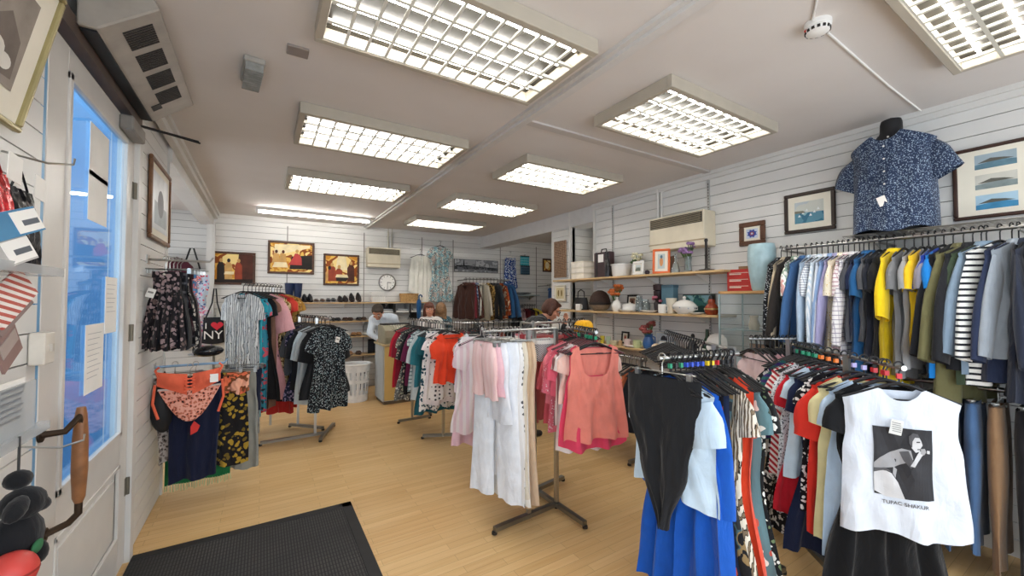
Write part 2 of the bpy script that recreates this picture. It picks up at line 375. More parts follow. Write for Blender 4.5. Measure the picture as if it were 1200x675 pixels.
# header above the door
struct(MB().b2((XL-.12, 1.9, 2.58), (XL-.02, 3.3, CZ)), 'wall_over_door', TRIM, smooth=False)
struct(MB().b2((XL-.02, 1.7, 2.585), (XL+.03, 3.25, 2.66)), 'lintel_strip', pm('#5c4d45', .5, name='brown_strip'), smooth=False)
struct(MB().b2((XL-.1, 2.06, 0), (XL-.002, 2.098, 2.6)), 'trim_19', BLUE, smooth=False)
# door closer with its arm
o = thing('door_closer', 'grey door closer with black double arm above the door', 'door closer', (XL, 3.02, 2.5))
MB().b2((0, -.1, -.03), (.06, .16, .05)).build('closer_body', pm('#8f8b86', .4, .4), o, smooth=False, bev=.008)
mb = MB().tube([(.06, .1, .06), (.3, .25, .07)], .008, 6).tube([(.06, .06, .05), (.31, .24, .06)], .006, 6)
mb.build('closer_arm', BLACK, o)
# ------------------------------------------------------------------ lights
LOUV = pm('#a5a298', .4, 0, .5, name='louvre_glow', var=.02, emis=.35)  # blades carry a faint glow of their own, to look tube-lit
HOUS = pm('#b0a798', .5, name='fitting_enamel', var=.04)  # pale enamel darkened, backlit shade of the frames put into the colour
REFL = pm('#2c2922', .5, 0, name='reflector', var=.02)  # plate coloured near black so the cells between blades look shaded
TUBE = NT('fluorescent'); TUBE.b.inputs['Base Color'].default_value = (1, 1, 1, 1); TUBE.b.inputs['Emission Color'].default_value = (1, .965, .9, 1); TUBE.b.inputs['Emission Strength'].default_value = 38
TUBE.l(TUBE.ramp(TUBE.math('ABSOLUTE', TUBE.math('MULTIPLY', 0, 1)), [(0, [1, 1, 1, 1])]), TUBE.b.inputs['Base Color']); TUBE = TUBE.m
def fitting(loc, label):
    o = thing('ceiling_light', label, 'light', loc, 0, 'louvred fluorescent ceiling lights')
    L, W, H = 1.22, .64, .075
    mb = MB()
    mb.b2((-L/2, -W/2, -H), (L/2, -W/2+.035, 0)).b2((-L/2, W/2-.035, -H), (L/2, W/2, 0)).b2((-L/2, -W/2+.035, -H), (-L/2+.035, W/2-.035, 0)).b2((L/2-.035, -W/2+.035, -H), (L/2, W/2-.035, 0))
    mb.build('housing', HOUS, o, smooth=False, bev=.003)
    MB().b2((-L/2+.035, -W/2+.035, -.012), (L/2-.035, W/2-.035, -.003)).build('reflector', REFL, o, smooth=False)
    mb = MB(); iw, il = W-.07, L-.07; n, m = 4, 12
    for i in range(n+1):
        y = -iw/2+iw*i/n
        mb.poly([(-il/2, y-.008, -.07), (-il/2, y+.008, -.07), (-il/2, y+.002, -.052), (-il/2, y-.002, -.052)], il, (1, 0, 0))
    for k in range(1, m):
        x = -il/2+il*k/m
        mb.poly([(x-.007, -iw/2, -.069), (x+.007, -iw/2, -.069), (x+.002, -iw/2, -.054), (x-.002, -iw/2, -.054)], iw, (0, 1, 0))
    mb.build('louvre', LOUV, o, smooth=False)
    for i in range(4):
        y = -iw/2+iw*(i+.5)/4
        t_ = MB().cyl((-il/2+.03, y, -.022), (il/2-.03, y, -.022), .0075, 6).build('fluorescent_tube', TUBE, o)
        MB().cyl((-il/2+.005, y, -.022), (-il/2+.03, y, -.022), .009, 6).build('tube_cap', STEEL, t_); MB().cyl((il/2-.03, y, -.022), (il/2-.005, y, -.022), .009, 6).build('tube_cap', STEEL, t_)
    return o
rows = [(.25, 'nearest the shop window'), (1.77, 'second from the shop window'), (3.26, 'third from the shop window'), (4.8, 'fourth from the shop window'), (6.3, 'nearest the back wall')]
first = None
for x, side in ((.8, 'door side'), (2.59, 'side of the hanging shirts')):
    for i, (y, w) in enumerate(rows):
        if x < 1 and i in (0, 4): continue
        lb = f'louvred ceiling light on the {side}, {w}'
        if first is None: first = fitting((x, y, CZ-.001), lb)
        else: dup(first, (x, y, CZ-.001), label=lb)
# bare batten tube near the back wall
o = thing('batten_light', 'single bare fluorescent tube on the ceiling near the back wall', 'light', (.68, 6.66, CZ))
MB().b2((-.78, -.03, -.045), (.78, .03, 0)).build('batten', WHITE, o, smooth=False, bev=.004)
MB().cyl((-.75, 0, -.065), (.75, 0, -.065), .016, 10).build('fluorescent_tube', TUBE, o)
MB().b2((-.785, -.02, -.085), (-.75, .02, -.04)).b2((.75, -.02, -.085), (.785, .02, -.04)).build('lamp_holder', WHITE, o, smooth=False)
# lamps in the side bay, beyond the pier
o = thing('ceiling_light', 'small bright ceiling light in the bay behind the pier', 'light', (4.9, 6.2, CZ), 0)
MB().lathe([(.09, 0), (.09, -.03), (.06, -.05)], n=16).build('housing', WHITE, o); MB().ball((0, 0, -.07), .06).build('lamp_globe', TUBE, o)
# smoke detector and its conduit
p = at_z(958, 27, CZ)
o = thing('smoke_detector', 'round white smoke detector on the ceiling near the shop window', 'smoke detector', (p.x, p.y, CZ))
MB().lathe([(.055, 0), (.055, -.02), (.05, -.025)], n=24).build('detector_base', WHITE, o)
mb = MB().lathe([(.045, -.024), (.05, -.03), (.046, -.045), (.03, -.052), (1e-5, -.053)], n=24); mb.build('sensor_head', WHITE, o)
mb = MB()
for k in range(14):
    a = 2*PI*k/14; mb.box((.0475*math.cos(a), .0475*math.sin(a), -.038), (.006, .012, .012), Matrix.Rotation(a, 3, 'Z'))
mb.build('vent_slot', DARK, o); MB().ball((-.03, .035, -.03), .008).build('indicator', pm('#b5221c', .3), o)
tag(MB().tube([(p.x+.05, p.y, CZ-.005), (3.21, .84, CZ-.005), (3.84, .84, CZ-.005)], .006, 6).tube([(p.x-.05, p.y, CZ-.005), (1.62, .55, CZ-.005)], .005, 6).build('ceiling_cable', WHITE), 'thin white cable running from the smoke detector to the wall', 'cable')
# emergency light, blank plate
p = at_z(296, 80, CZ)
o = thing('emergency_light', 'clear ribbed emergency bulkhead light on the ceiling by the door', 'light', (p.x, p.y, CZ), .1)
MB().b2((-.05, -.14, -.03), (.05, .14, 0)).build('base_plate', pm('#a7a39c', .5), o, smooth=False, bev=.006)
mb = MB().b2((-.042, -.13, -.075), (.042, .13, -.03))
for k in range(9): mb.b2((-.043, -.11+k*.026, -.078), (.043, -.1+k*.026, -.074))
mb.build('ribbed_cover', pm('#8b8d8a', .15, 0, .6, var=.2, sc=30), o, smooth=False, bev=.004)
p = at_z(349, 59, CZ)
tag(MB().b2((p.x-.05, p.y-.045, CZ-.012), (p.x+.05, p.y+.045, CZ)).build('blank_plate', pm('#8f8580', .5), smooth=False, bev=.003), 'square grey blanking plate on the ceiling beside the large light', 'plate')
# conduits at back right corner + air curtain
tag(MB().cyl((XR-.02, 3.03, 2.44), (XR-.02, 3.03, CZ), .012).cyl((XR-.02, 2.98, 2.44), (XR-.02, 2.98, CZ), .01).build('conduit_pipe', WHITE), 'white conduit pipes rising above the side wall heater', 'pipe')
def heater(name, label, loc, rz, L, H, D):
    o = thing(name, label, 'heater', loc, rz)   # local: x length, -y front
    MB().b2((-L/2, -D, 0), (L/2, 0, H)).build('casing', CREAM, o, smooth=False, bev=.008)
    mb = MB().b2((-L/2+.02, -D-.003, H*.66), (L/2-.02, -D+.003, H*.95)).mat(1)
    for k in range(6): mb.b2((-L/2+.03, -D-.006, H*(.68+.045*k)), (L/2-.03, -D-.002, H*(.70+.045*k)))
    mb.build('grille', [DARK, pm('#8c8168', .5)], o, smooth=False)
    mb = MB().b2((-L/2-.004, -D-.004, H*.16), (L/2+.004, -D+.01, H*.2)); mb.build('trim_band', pm('#a8987a', .4), o, smooth=False)
    return o
heater('wall_heater', 'cream wall heater above the shelf of ornaments', (XR, 2.68, 2.08), -PI/2, .66, .36, .2)
heater('wall_heater', 'cream wall heater with dark grille above the round clock', (1.85, YB, 2.12), 0, .58, .35, .17)
tag(MB().cyl((1.95, YB-.02, 2.46), (1.95, YB-.02, CZ), .014).cyl((2.02, YB-.02, 2.46), (2.02, YB-.02, CZ), .014).build('conduit_pipe', pm('#b9b3a6', .5)), 'twin conduit pipes between the back wall heater and the ceiling', 'pipe')
# air curtain above the door
a = at_x(150, 118, XL+.22)
o = thing('air_curtain', 'grey air curtain heater mounted above the shop door', 'heater', (XL+.03, 2.72, 2.635))
MB().poly([(0, -.5, 0), (.06, -.5, 0), (.25, -.5, .15), (.22, -.5, .21), (0, -.5, .21)], 1.0, (0, 1, 0)).build('casing', pm('#a39c93', .45, name='warm_grey_case'), o, smooth=False, bev=.006)
for k in range(4):
    mb = MB()
    for j in range(9): 
        y = -.42+k*.2+j*.017; mb.box((.165, y, .081), (.12, .009, .004), Matrix.Rotation(math.radians(-38.3), 3, 'Y'))
    mb.build('grille', DARK, o, smooth=False)
MB().box((.1, .33, .03), (.05, .06, .006), Matrix.Rotation(math.radians(-38.3), 3, 'Y')).build('control_panel', DARK, o, smooth=False)
MB().b2((.005, -.48, -.008), (.055, .48, 0)).build('outlet_grille', BLACK, o, smooth=False)
# world: overcast daylight through the shop window
w = bpy.data.worlds.new('daylight'); bpy.context.scene.world = w; w.use_nodes = True
nt = w.node_tree; bg = nt.nodes['Background']; sk = nt.nodes.new('ShaderNodeTexSky'); sk.sky_type = 'PREETHAM' if hasattr(sk, 'sky_type') else sk.sky_type; sk.turbidity = 6
mx = nt.nodes.new('ShaderNodeMix'); mx.data_type = 'RGBA'; mx.inputs[0].default_value = .9; nt.links.new(sk.outputs[0], mx.inputs[6]); mx.inputs[7].default_value = (.84, .92, 1, 1)
nt.links.new(mx.outputs[2], bg.inputs[0]); bg.inputs[1].default_value = 2.8
sc = bpy.context.scene; sc.view_settings.view_transform = 'Standard'; sc.view_settings.exposure = .42
sc.cycles.max_bounces = 6; sc.cycles.diffuse_bounces = 4; sc.cycles.glossy_bounces = 3; sc.cycles.transparent_max_bounces = 8; sc.cycles.sample_clamp_indirect = 4; sc.cycles.use_denoising = True
# entrance mat
def m_mat():
    t = NT('ribbed_rubber_mat'); 
    sp = t.n('ShaderNodeSeparateXYZ'); t.l(t.obj(), sp.inputs[0])
    f = t.math('FRACT', t.math('MULTIPLY', sp.outputs[0], 62.)); g = t.math('FRACT', t.math('MULTIPLY', sp.outputs[1], 25.))
    h = t.math('MULTIPLY', t.math('LESS_THAN', f, .55), t.math('LESS_THAN', g, .85))
    nz = t.n('ShaderNodeTexNoise'); nz.inputs['Scale'].default_value = 2.2; nz.inputs['Detail'].default_value = 6; t.l(t.obj(), nz.inputs['Vector'])
    base = t.ramp(nz.outputs['Fac'], [(.35, lin('#2c2b2b')), (.75, lin('#45423f'))], False)
    t.l(t.mix(h, lin('#1b1a1a'), base), t.b.inputs['Base Color']); t.b.inputs['Roughness'].default_value = .8; t.bump(h, .6, .004); return t.m
o = thing('entrance_mat', 'large black ribbed entrance mat on the oak floor by the door', 'mat', (0, 0, 0))
MB().b2((XL+.03, .9, .0), (.56, 3.25, .014)).build('ribbed_field', m_mat(), o, smooth=False)
mb = MB()
for lo, hi in (((.52, .9, 0), (.59, 3.28, .017)), ((XL+.03, 3.21, 0), (.59, 3.28, .017))): mb.b2(lo, hi)
mb.build('border', pm('#242323', .7, var=.15), o, smooth=False, bev=.004)
# ------------------------------------------------------------------ clothes
def panel_mesh(mb, L, sh, hem, neck='crew', th=.022, fold=.012, nf=5, seed=0, drop=.055, waist=None, wz=.45, un=None, arm=.93, tail=0, nu=30, nv=22, ntop=.10, jag=0):
    r = random.Random(seed); ph = r.uniform(0, 6); ph2 = r.uniform(0, 6); tw = r.uniform(-.3, .3)*fold
    nd = {'crew': .055, 'collar': .05, 'v': .16, 'scoop': .13, 'deep': .2, 'off': .1, 'boat': .03, 'flat': 0.0}[neck]
    if un is None: un = {'crew': .36, 'collar': .34, 'v': .36, 'scoop': .52, 'deep': .62, 'off': .7, 'boat': .62, 'flat': .98}[neck]
    def hw(v):
        pts = [(0, sh), (.12, sh*arm), (.28, sh*arm*.99), (wz, waist if waist else (sh*arm*.6+hem*.4)), (1, hem)]
        for (a, x), (b, y) in zip(pts, pts[1:]):
            if v <= b:
                q = (v-a)/(b-a); q = q*q*(3-2*q); return x+(y-x)*q
        return hem
    def ztop(u, front):
        a = abs(u)
        if a < un:
            if neck == 'flat': return -ntop
            q = a/un
            d = nd*(1-q) if neck == 'v' else nd*(1-q**(5 if neck == 'deep' else 2.4))
            return -ntop-(d if front else min(d, .022)*.8)
        return -ntop-drop*(a-un)/(1-un)
    base = len(mb.v); W = nu+1; R = nv+1
    for front in (1, 0):
        vs = []
        for j in range(R):
            v = j/nv
            for i in range(W):
                u = -1+2*i/nu; q = v**1.15
                zt = ztop(u, front)
                zb = -L+.012*math.sin(2.3*u*nf*.5+ph)-tail*(1-u*u)*1.0 + (jag*r.uniform(-1, 1) if j == nv else 0)
                z = zt*(1-q)+zb*q
                A = fold*(.15+1.15*v); f = A*(math.sin(nf*u*1.7+ph+1.1*v)+.5*math.sin(nf*3.1*u+ph2-v))+tw*v*4+(.0025+fold*.12)*(math.sin(9*u+13*v+ph)+.8*math.sin(-14*u+17*v+ph2)+.5*math.sin(23*u+5*v))*min(1, v*5)
                e = max(0, 1-u*u)**.5*th*(.75+.5*v)
                vs.append((u*hw(v)+fold*.4*math.sin(5*v+ph2), f*min(1, 1.6*(1-abs(u)**6)+.5)+(-e if front else e), z))
        mb.add(vs, [(j*W+i, j*W+i+1, (j+1)*W+i+1, (j+1)*W+i) for j in range(nv) for i in range(nu)])
def sleeve_mesh(mb, sh, z0, ln, r0, r1, side, ang=72, th=.4, seed=0, ns=8, puff=0):
    r = random.Random(seed+side*5); n = 10; vs = []
    d = Vector((side*math.cos(math.radians(ang)), r.uniform(-.06, .06), -math.sin(math.radians(ang))))
    pr = Vector((side*math.sin(math.radians(ang)), 0, math.cos(math.radians(ang)))); ph = r.uniform(0, 6)
    for j in range(ns+1):
        t = j/ns; rr = r0+(r1-r0)*t+puff*math.sin(PI*min(1, t*1.15)); rr *= .72+.28*min(1, t*3); c = Vector((side*(sh-r0*.80), 0, z0-r0*.42))+d*(ln*t)+pr*(.006*math.sin(PI*t))
        if t > .5: c += Vector((-side*.05*(t-.5)*ln*2, 0, 0))
        for k in range(n):
            a = 2*PI*k/n; w = 1+.07*math.sin(3*a+ph+t*5)
            vs.append(c+pr*(rr*math.cos(a)*w)+Vector((0, 1, 0))*(rr*(th*.55+th*.45*min(1, t*1.6))*math.sin(a)*w))
    mb.add(vs, [(j*n+k, j*n+(k+1) % n, (j+1)*n+(k+1) % n, (j+1)*n+k) for j in range(ns) for k in range(n)])
def legs_mesh(mb, L, w, hemw, th=.03, seed=0, n=14, ns=14, rise=.26, ztop=-.085, flare=0):
    r = random.Random(seed)
    for s in (-1, 1):
        vs = []; ph = r.uniform(0, 6)
        for j in range(ns+1):
            t = j/ns; z = ztop-(L*t); q = min(1, t*L/rise)
            hw = w*.5*(1-t)+hemw*t+ (0.03*math.sin(PI*q) if q < 1 else 0)
            cx = s*(w*.5+.002+(hemw+.028-w*.5)*max(0, t-.22)*1.25)
            for k in range(n):
                a = 2*PI*k/n; f = 1+.05*math.sin(2*a+ph+t*6)
                x = cx+hw*math.cos(a)*f*1.03; y = th*(.6+.7*math.sin(PI*min(1, t+.2)))*math.sin(a)+.01*math.sin(5*x*9+ph+t*2)*t
                vs.append((x, y, z+.006*math.sin(3*a+ph)*(t > .98)))
        mb.add(vs, [(j*n+k, j*n+(k+1) % n, (j+1)*n+(k+1) % n, (j+1)*n+k) for j in range(ns) for k in range(n)])
KIND = dict(
 shirt=dict(L=.80, sh=.225, hem=.235, neck='collar', sl=(.56, .075, .045), collar=1, cat='shirt'),
 shortshirt=dict(L=.76, sh=.225, hem=.24, neck='collar', sl=(.23, .085, .08), collar=1, cat='shirt'),
 tee=dict(L=.70, sh=.22, hem=.235, neck='crew', sl=(.19, .085, .08), cat='t-shirt'),
 jumper=dict(L=.68, sh=.225, hem=.22, neck='crew', sl=(.58, .085, .05), th=.03, cat='jumper'),
 jacket=dict(L=.78, sh=.235, hem=.25, neck='v', sl=(.60, .09, .06), th=.04, collar=1, cat='jacket'),
 dress=dict(L=1.15, sh=.20, hem=.27, neck='crew', sl=(.18, .07, .07), waist=.17, nf=7, fold=.018, cat='dress'),
 sleeveless=dict(L=1.15, sh=.175, hem=.27, neck='scoop', arm=.98, waist=.17, nf=7, fold=.02, cat='dress'),
 maxi=dict(L=1.38, sh=.205, hem=.27, neck='v', sl=(.14, .08, .08), nf=8, fold=.02, cat='dress'),
 top=dict(L=.62, sh=.20, hem=.235, neck='scoop', sl=(.12, .07, .08), cat='top'),
 vest=dict(L=.66, sh=.165, hem=.25, neck='deep', arm=1.06, un=.72, drop=.02, nf=5, fold=.016, cat='vest top'),
 blouse=dict(L=.66, sh=.205, hem=.235, neck='v', sl=(.30, .075, .075), cat='blouse'),
 skirt=dict(L=.72, sh=.17, hem=.25, neck='flat', drop=0, arm=1.08, nf=8, fold=.02, cat='skirt'),
 miniskirt=dict(L=.48, sh=.18, hem=.22, neck='flat', drop=0, arm=1.06, nf=5, fold=.014, cat='skirt'),
 slip=dict(L=.9, sh=.15, hem=.17, neck='flat', drop=0, arm=1.05, nf=4, fold=.012, cat='garment'),
 trousers=dict(L=.98, w=.185, hw=.105, cat='trousers'),
 shorts=dict(L=.42, w=.19, hw=.13, cat='shorts'),
)
_gn = [0]
HUNG = dict(shirt='shirt', shortshirt='shirt', tee='t_shirt', jumper='jumper', jacket='jacket', dress='dress', sleeveless='dress', maxi='dress', top='top', vest='vest_top', blouse='blouse', skirt='skirt', miniskirt='skirt', slip='garment', trousers='trousers', shorts='shorts')
def garment(kind, m, label, group, loc, rz, name=None, cat=None, trim=None, tagged=0, **over):
    k = dict(KIND[kind]); k.update(over); _gn[0] += 1; sd = k.pop('seed', _gn[0])
    c = k.pop('cat'); sl = k.pop('sl', None); collar = k.pop('collar', 0); ang = k.pop('ang', 73); puff = k.pop('puff', 0)
    mb = MB()
    if kind in ('trousers', 'shorts'):
        legs_mesh(mb, k['L'], k['w'], k['hw'], seed=sd, th=k.get('th', .028))
    else:
        panel_mesh(mb, seed=sd, **k)
        if sl:
            zs = -.10-k.get('drop', .055)
            for s in (-1, 1): sleeve_mesh(mb, k['sh'], zs, sl[0], sl[1], sl[2], s, ang=ang, seed=sd, puff=puff)
    o = mb.build(name or HUNG[kind], m, weld=.0008 if kind not in ('trousers', 'shorts') else 0, sharp=100)
    o.location = loc; o.rotation_euler = (0, 0, rz); tag(o, label, cat or c, group)
    if collar:
        mb = MB(); r0 = k['sh']*.34
        mb.grid(lambda a, b: ((r0-.004+.022*b)*math.cos(2*PI*a), (.034+.02*b)*math.sin(2*PI*a)-.004, -.082-.034*b-(.02*b if math.sin(2*PI*a) < -.5 else 0)), 16, 2, True)
        cl_ = mb.build('collar', trim or m, o); MB().ball((.004, -r0*.95-.012, -.122), (.007, .003, .007), 8, 5).build('button', pm('#d9d5cc', .4), cl_)
        if kind in ('shirt', 'shortshirt') and trim is not None:
            pass
    if kind in ('trousers', 'shorts', 'skirt', 'miniskirt'):
        w = (k.get('w') or k['sh'])+.004; zt = -.085 if 'w' in k else -.10
        mb = MB(); mb.grid(lambda a, b: (w*math.cos(2*PI*a), (.024 if 'w' in k else .026)*math.sin(2*PI*a), zt+.006-.042*b), 20, 1, True); wb_ = mb.build('waistband', trim or m, o); MB().ball((0, -.027, zt-.014), (.008, .004, .008), 8, 5).build('button', pm('#c9c4ba', .4), wb_)
    if tagged:
        tg = MB().box((tagged*.06, -.05, -.24), (.045, .002, .06), Matrix.Rotation(.3, 3, 'Y')).mat(1).box((tagged*.06, -.0515, -.235), (.03, .001, .012), Matrix.Rotation(.3, 3, 'Y')).build('price_tag', [PAPER, pm('#8f8d8a', .8)], o, smooth=False)
    return o
# ---- hangers
def hanger_protos():
    P = {}
    hk = [(.017*math.cos(a), 0, .017*math.sin(a)-.004) for a in [math.radians(q) for q in (200, 170, 140, 110, 80, 50, 20, -10, -40, -65)]]+[(0, 0, -.035), (0, 0, -.085)]
    hook = MB().tube(hk, .0035, 6).data('hanger_hook', BLACK); hookc = MB().tube(hk, .0028, 6).data('hanger_hook', CHROME)
    def arms(w=.205, d=.06, r=.006):
        mb = MB(); mb.tube([(-w, 0, -.095-d), (-w*.9, 0, -.09-d), (-.03, 0, -.088), (0, 0, -.083), (.03, 0, -.088), (w*.9, 0, -.09-d), (w, 0, -.095-d)], [r*.6, r, r*1.2, r*1.3, r*1.2, r, r*.6], 6)
        mb.tube([(-w*.93, 0, -.094-d), (w*.93, 0, -.094-d)], r*.6, 6); return mb
    P['black'] = (arms().data('clothes_hanger', BLACK), hook); P['wood'] = (arms(r=.008).data('clothes_hanger', pm('#8f6d4b', .45, name='hanger_wood', var=.2)), hookc)
    P['white'] = (arms(r=.007).data('clothes_hanger', pm('#e9e2da', .4)), hookc); P['maroon'] = (arms(r=.007).data('clothes_hanger', pm('#5a2630', .4)), hook)
    mb = MB().tube([(-.16, 0, -.075), (.16, 0, -.075)], .004, 6).cyl((0, 0, -.05), (0, 0, -.075), .004, 6)
    for s in (-1, 1): mb.box((s*.13, 0, -.087), (.022, .018, .036)).box((s*.13, 0, -.072), (.012, .03, .01))
    P['clip'] = (mb.data('clip_hanger', CHROME), hookc)
    P['marker'] = {c: MB().box((0, 0, -.05), (.018, .012, .022)).data('size_marker', pm(h, .35)) for c, h in (('g', '#138a64'), ('o', '#ee7a1f'), ('l', '#b9b0e0'), ('r', '#c22b34'), ('b', '#2a4fc0'), ('y', '#e6c52c'), ('k', '#202124'))}
    return P
HP = hanger_protos()
def hanger(kind, label, group, loc, rz, mk=None):
    o = bpy.data.objects.new('clip_hanger' if kind == 'clip' else 'clothes_hanger', HP[kind][0]); col.objects.link(o)
    o.location = loc; o.rotation_euler = (0, 0, rz); tag(o, label, 'hanger', group)
    h = bpy.data.objects.new('hanger_hook', HP[kind][1]); col.objects.link(h); h.parent = o
    if mk:
        q = bpy.data.objects.new('size_marker', HP['marker'][mk]); col.objects.link(q); q.parent = o
    return o
CN = dict(black='black', wood='wooden', white='white', maroon='dark red', clip='metal clip')
def arm_dir(p0, p1):
    a = (Vector(p0)-Vector(p1)); return math.atan2(a.x, -a.y)
def on_rail(p0, p1, items, place, jit=.05, hk='black', rail_r=.012):
    """hang garments along the rail p0 (near end) .. p1; items: (t, kind, material, short description, overrides)"""
    p0, p1 = Vector(p0), Vector(p1); rz = arm_dir(p0, p1)
    for it in items:
        t, kind, m, short = it[:4]; ov = dict(it[4]) if len(it) > 4 else {}
        h = ov.pop('hk', 'clip' if kind in ('trousers', 'shorts', 'skirt', 'miniskirt', 'slip') else hk); mk = ov.pop('mk', None); dr = ov.pop('rz', 0)
        j = rz+dr+rnd.uniform(-jit, jit); p = p0.lerp(p1, t); p.z += rail_r
        g = ov.pop('group', None)
        garment(kind, m, f'{short} {place}', g, p, j, **ov)
        hanger(h, f'{CN[h]} hanger holding the {short}', f'{CN[h]} hangers {place}', p, j, mk)
def empties(p0, p1, n, label, group, kind='black', mk=None, t0=0, t1=1, jit=.12):
    p0, p1 = Vector(p0), Vector(p1); rz = arm_dir(p0, p1)
    for i in range(n):
        p = p0.lerp(p1, t0+(t1-t0)*(i/max(1, n-1))); p.z += .012
        hanger(kind, label, group, p, rz+rnd.uniform(-jit, jit), mk[i % len(mk)] if mk else None)
# ---- racks
def rack(label, rails, feet, posts, group=None, r=.0095):
    o = thing('clothes_rack', label, 'clothes rack', (posts[0][0], posts[0][1], 0), 0, group); O = Vector((posts[0][0], posts[0][1], 0))
    for a, b in rails:
        a, b = Vector(a)-O, Vector(b)-O
        mb = MB().cyl(a, b, r, 10); d = (a-b).normalized(); mb.cyl(a+d*.012, a, r*1.25, 10); mb.build('hanging_rail', CHROME, o)
    for a, b in feet:
        a, b = Vector((*a, .045))-O, Vector((*b, .045))-O; d = (b-a); L = d.length; R = Matrix.Rotation(math.atan2(d.y, d.x), 3, 'Z')
        mb = MB().box((a+b)/2, (L, .036, .028), R); 
        fb = mb.build('foot_bar', STEEL, o, smooth=False)
        for e in (a, b): MB().lathe([(.014, -.032), (.018, -.03), (.018, -.014)], e, 10).build('levelling_foot', DARK, fb)
    for x, y, z0, z1 in posts:
        MB().box((x-O.x, y-O.y, (z0+z1)/2), (.026, .026, z1-z0)).build('upright', CHROME, o, smooth=False)
    return o
def V(x, y, z): return Vector((x, y, z))
# ================= side wall: rail of shirts
X1 = 3.53; RZ = 1.95
def ty(px): 
    r = ray(px, 280); return r.y/r.x*X1
YA, YBB = -.22, 1.56
o = thing('wall_rail', 'long chrome rail of shirts fixed to the slatted side wall', 'clothes rail', (XR, .7, RZ))
MB().cyl((X1-XR, YA-.7, 0), (X1-XR, YBB-.7, 0), .0125).build('hanging_rail', CHROME, o)
for y in (1.58, 1.0, .4, -.15): MB().b2((X1-XR-.01, y-.7-.006, -.022), (0, y-.7+.006, -.008)).build('bracket', STEEL, o, smooth=False)
PL = 'on the rail along the side wall'
W1 = [
 (915, 'shirt', fab('floral', '#15171d', '#d8dde2', s=46, ax=.3), 'black white-speckled shirt', dict(L=.9)),
 (922, 'shirt', S('#b9a98f'), 'beige long sleeved shirt'),
 (927, 'jacket', S('#2b2521'), 'dark brown jacket'),
 (934, 'shortshirt', fab('noise', '#e7e6df', '#8fa894', '#f2efe9', '#d9a49c', s=9), 'white shirt with green and pink print'),
 (944, 'shirt', S('#3f6390'), 'mid blue denim shirt'),
 (951, 'shirt', S('#a9bccf'), 'pale blue shirt'),
 (957, 'shortshirt', fab('check', '#eef0f2', '#5b6a86', s=55), 'white shirt with fine navy check'),
 (963, 'shirt', fab('vs', '#c6d6e4', '#e9eef3', s=60), 'pale blue striped shirt'),
 (970, 'shirt', S('#dfe3e8'), 'plain white shirt'),
 (976, 'shirt', S('#8da8cf'), 'cornflower blue shirt'),
 (982, 'shirt', S('#9f9bc0'), 'lilac shirt'),
 (988, 'shortshirt', fab('floral', '#ece3cd', '#d8b94a', '#b8a06a', s=40, ax=.25), 'cream shirt with small yellow pattern'),
 (994, 'shortshirt', fab('check', '#efe6e6', '#b68c96', s=36), 'white shirt with pink check'),
 (1001, 'shirt', fab('check', '#e6e2e2', '#8a8196', s=34, ax=.16), 'off-white shirt with grey grid check', dict(L=.92)),
 (1007, 'tee', S('#4c4e54'), 'slate grey t-shirt'),
 (1012, 'tee', S('#1d2745'), 'navy t-shirt with pale hem'),
 (1018, 'shortshirt', S('#23598a'), 'petrol blue shirt', dict(L=.92)),
 (1024, 'tee', S('#5a5b5f'), 'charcoal polo shirt'),
 (1031, 'tee', S('#20232d'), 'blue-black t-shirt', dict(L=.82)),
 (1039, 'tee', S('#18191d'), 'plain black t-shirt', dict(L=.86)),
 (1048, 'shirt', S('#f2cf1e'), 'bright yellow long shirt', dict(L=.98, sl=(.36, .085, .07))),
 (1060, 'tee', S('#7d7e80'), 'mid grey t-shirt', dict(L=.9)),
 (1071, 'tee', S('#a5a6a8'), 'light grey marl t-shirt', dict(L=.84)),
 (1081, 'tee', S('#f5c927'), 'golden yellow t-shirt'),
 (1088, 'tee', S('#8d8993'), 'lavender grey t-shirt'),
 (1096, 'tee', S('#1c7fd0'), 'sky blue t-shirt', dict(L=.86)),
 (1106, 'tee', S('#1f3f9a'), 'royal blue t-shirt', dict(L=.72, rz=-.2)),
 (1117, 'jumper', S('#1b1c21'), 'black jumper', dict(L=.88, rz=-.25)),
 (1129, 'jacket', S('#6d6a48'), 'olive green jacket', dict(L=1.0, rz=-.3)),
 (1140, 'jacket', S('#202125'), 'black zip jacket', dict(L=.8, rz=-.3)),
 (1150, 'jumper', S('#3d4a38'), 'dark green jumper', dict(L=.9, rz=-.35)),
 (1156, 'shirt', S('#7f93a6'), 'washed denim shirt', dict(L=.84, rz=-.4)),
 (1172, 'jumper', fab('hs', '#20242c', '#eeeeea', s=30, ax=.62), 'white and black striped jumper', dict(L=.88, hem=.235, rz=-.5)),
 (1186, 'jumper', S('#2b3550'), 'navy jumper', dict(L=.85, rz=-.3)),
 (1194, 'shirt', S('#9aa3ad'), 'grey marl cardigan', dict(L=.72, rz=-.3)),
 (1203, 'jacket', S('#2a3040'), 'dark navy jacket', dict(L=.95)),
 (1222, 'jacket', S('#17181b'), 'black overcoat', dict(L=1.1)),
]
def W1t(px): return (ty(px)-YA)/(YBB-YA)
items = []
for it in W1: items.append((W1t(it[0]),)+tuple(it[1:4])+((it[4],) if len(it) > 4 else ()))
on_rail(V(X1, YA, RZ), V(X1, YBB, RZ), items, PL, jit=.06)
garment('vest', S('#c9ccd2'), 'spare', None, (0, 0, 0), 0) if 0 else None
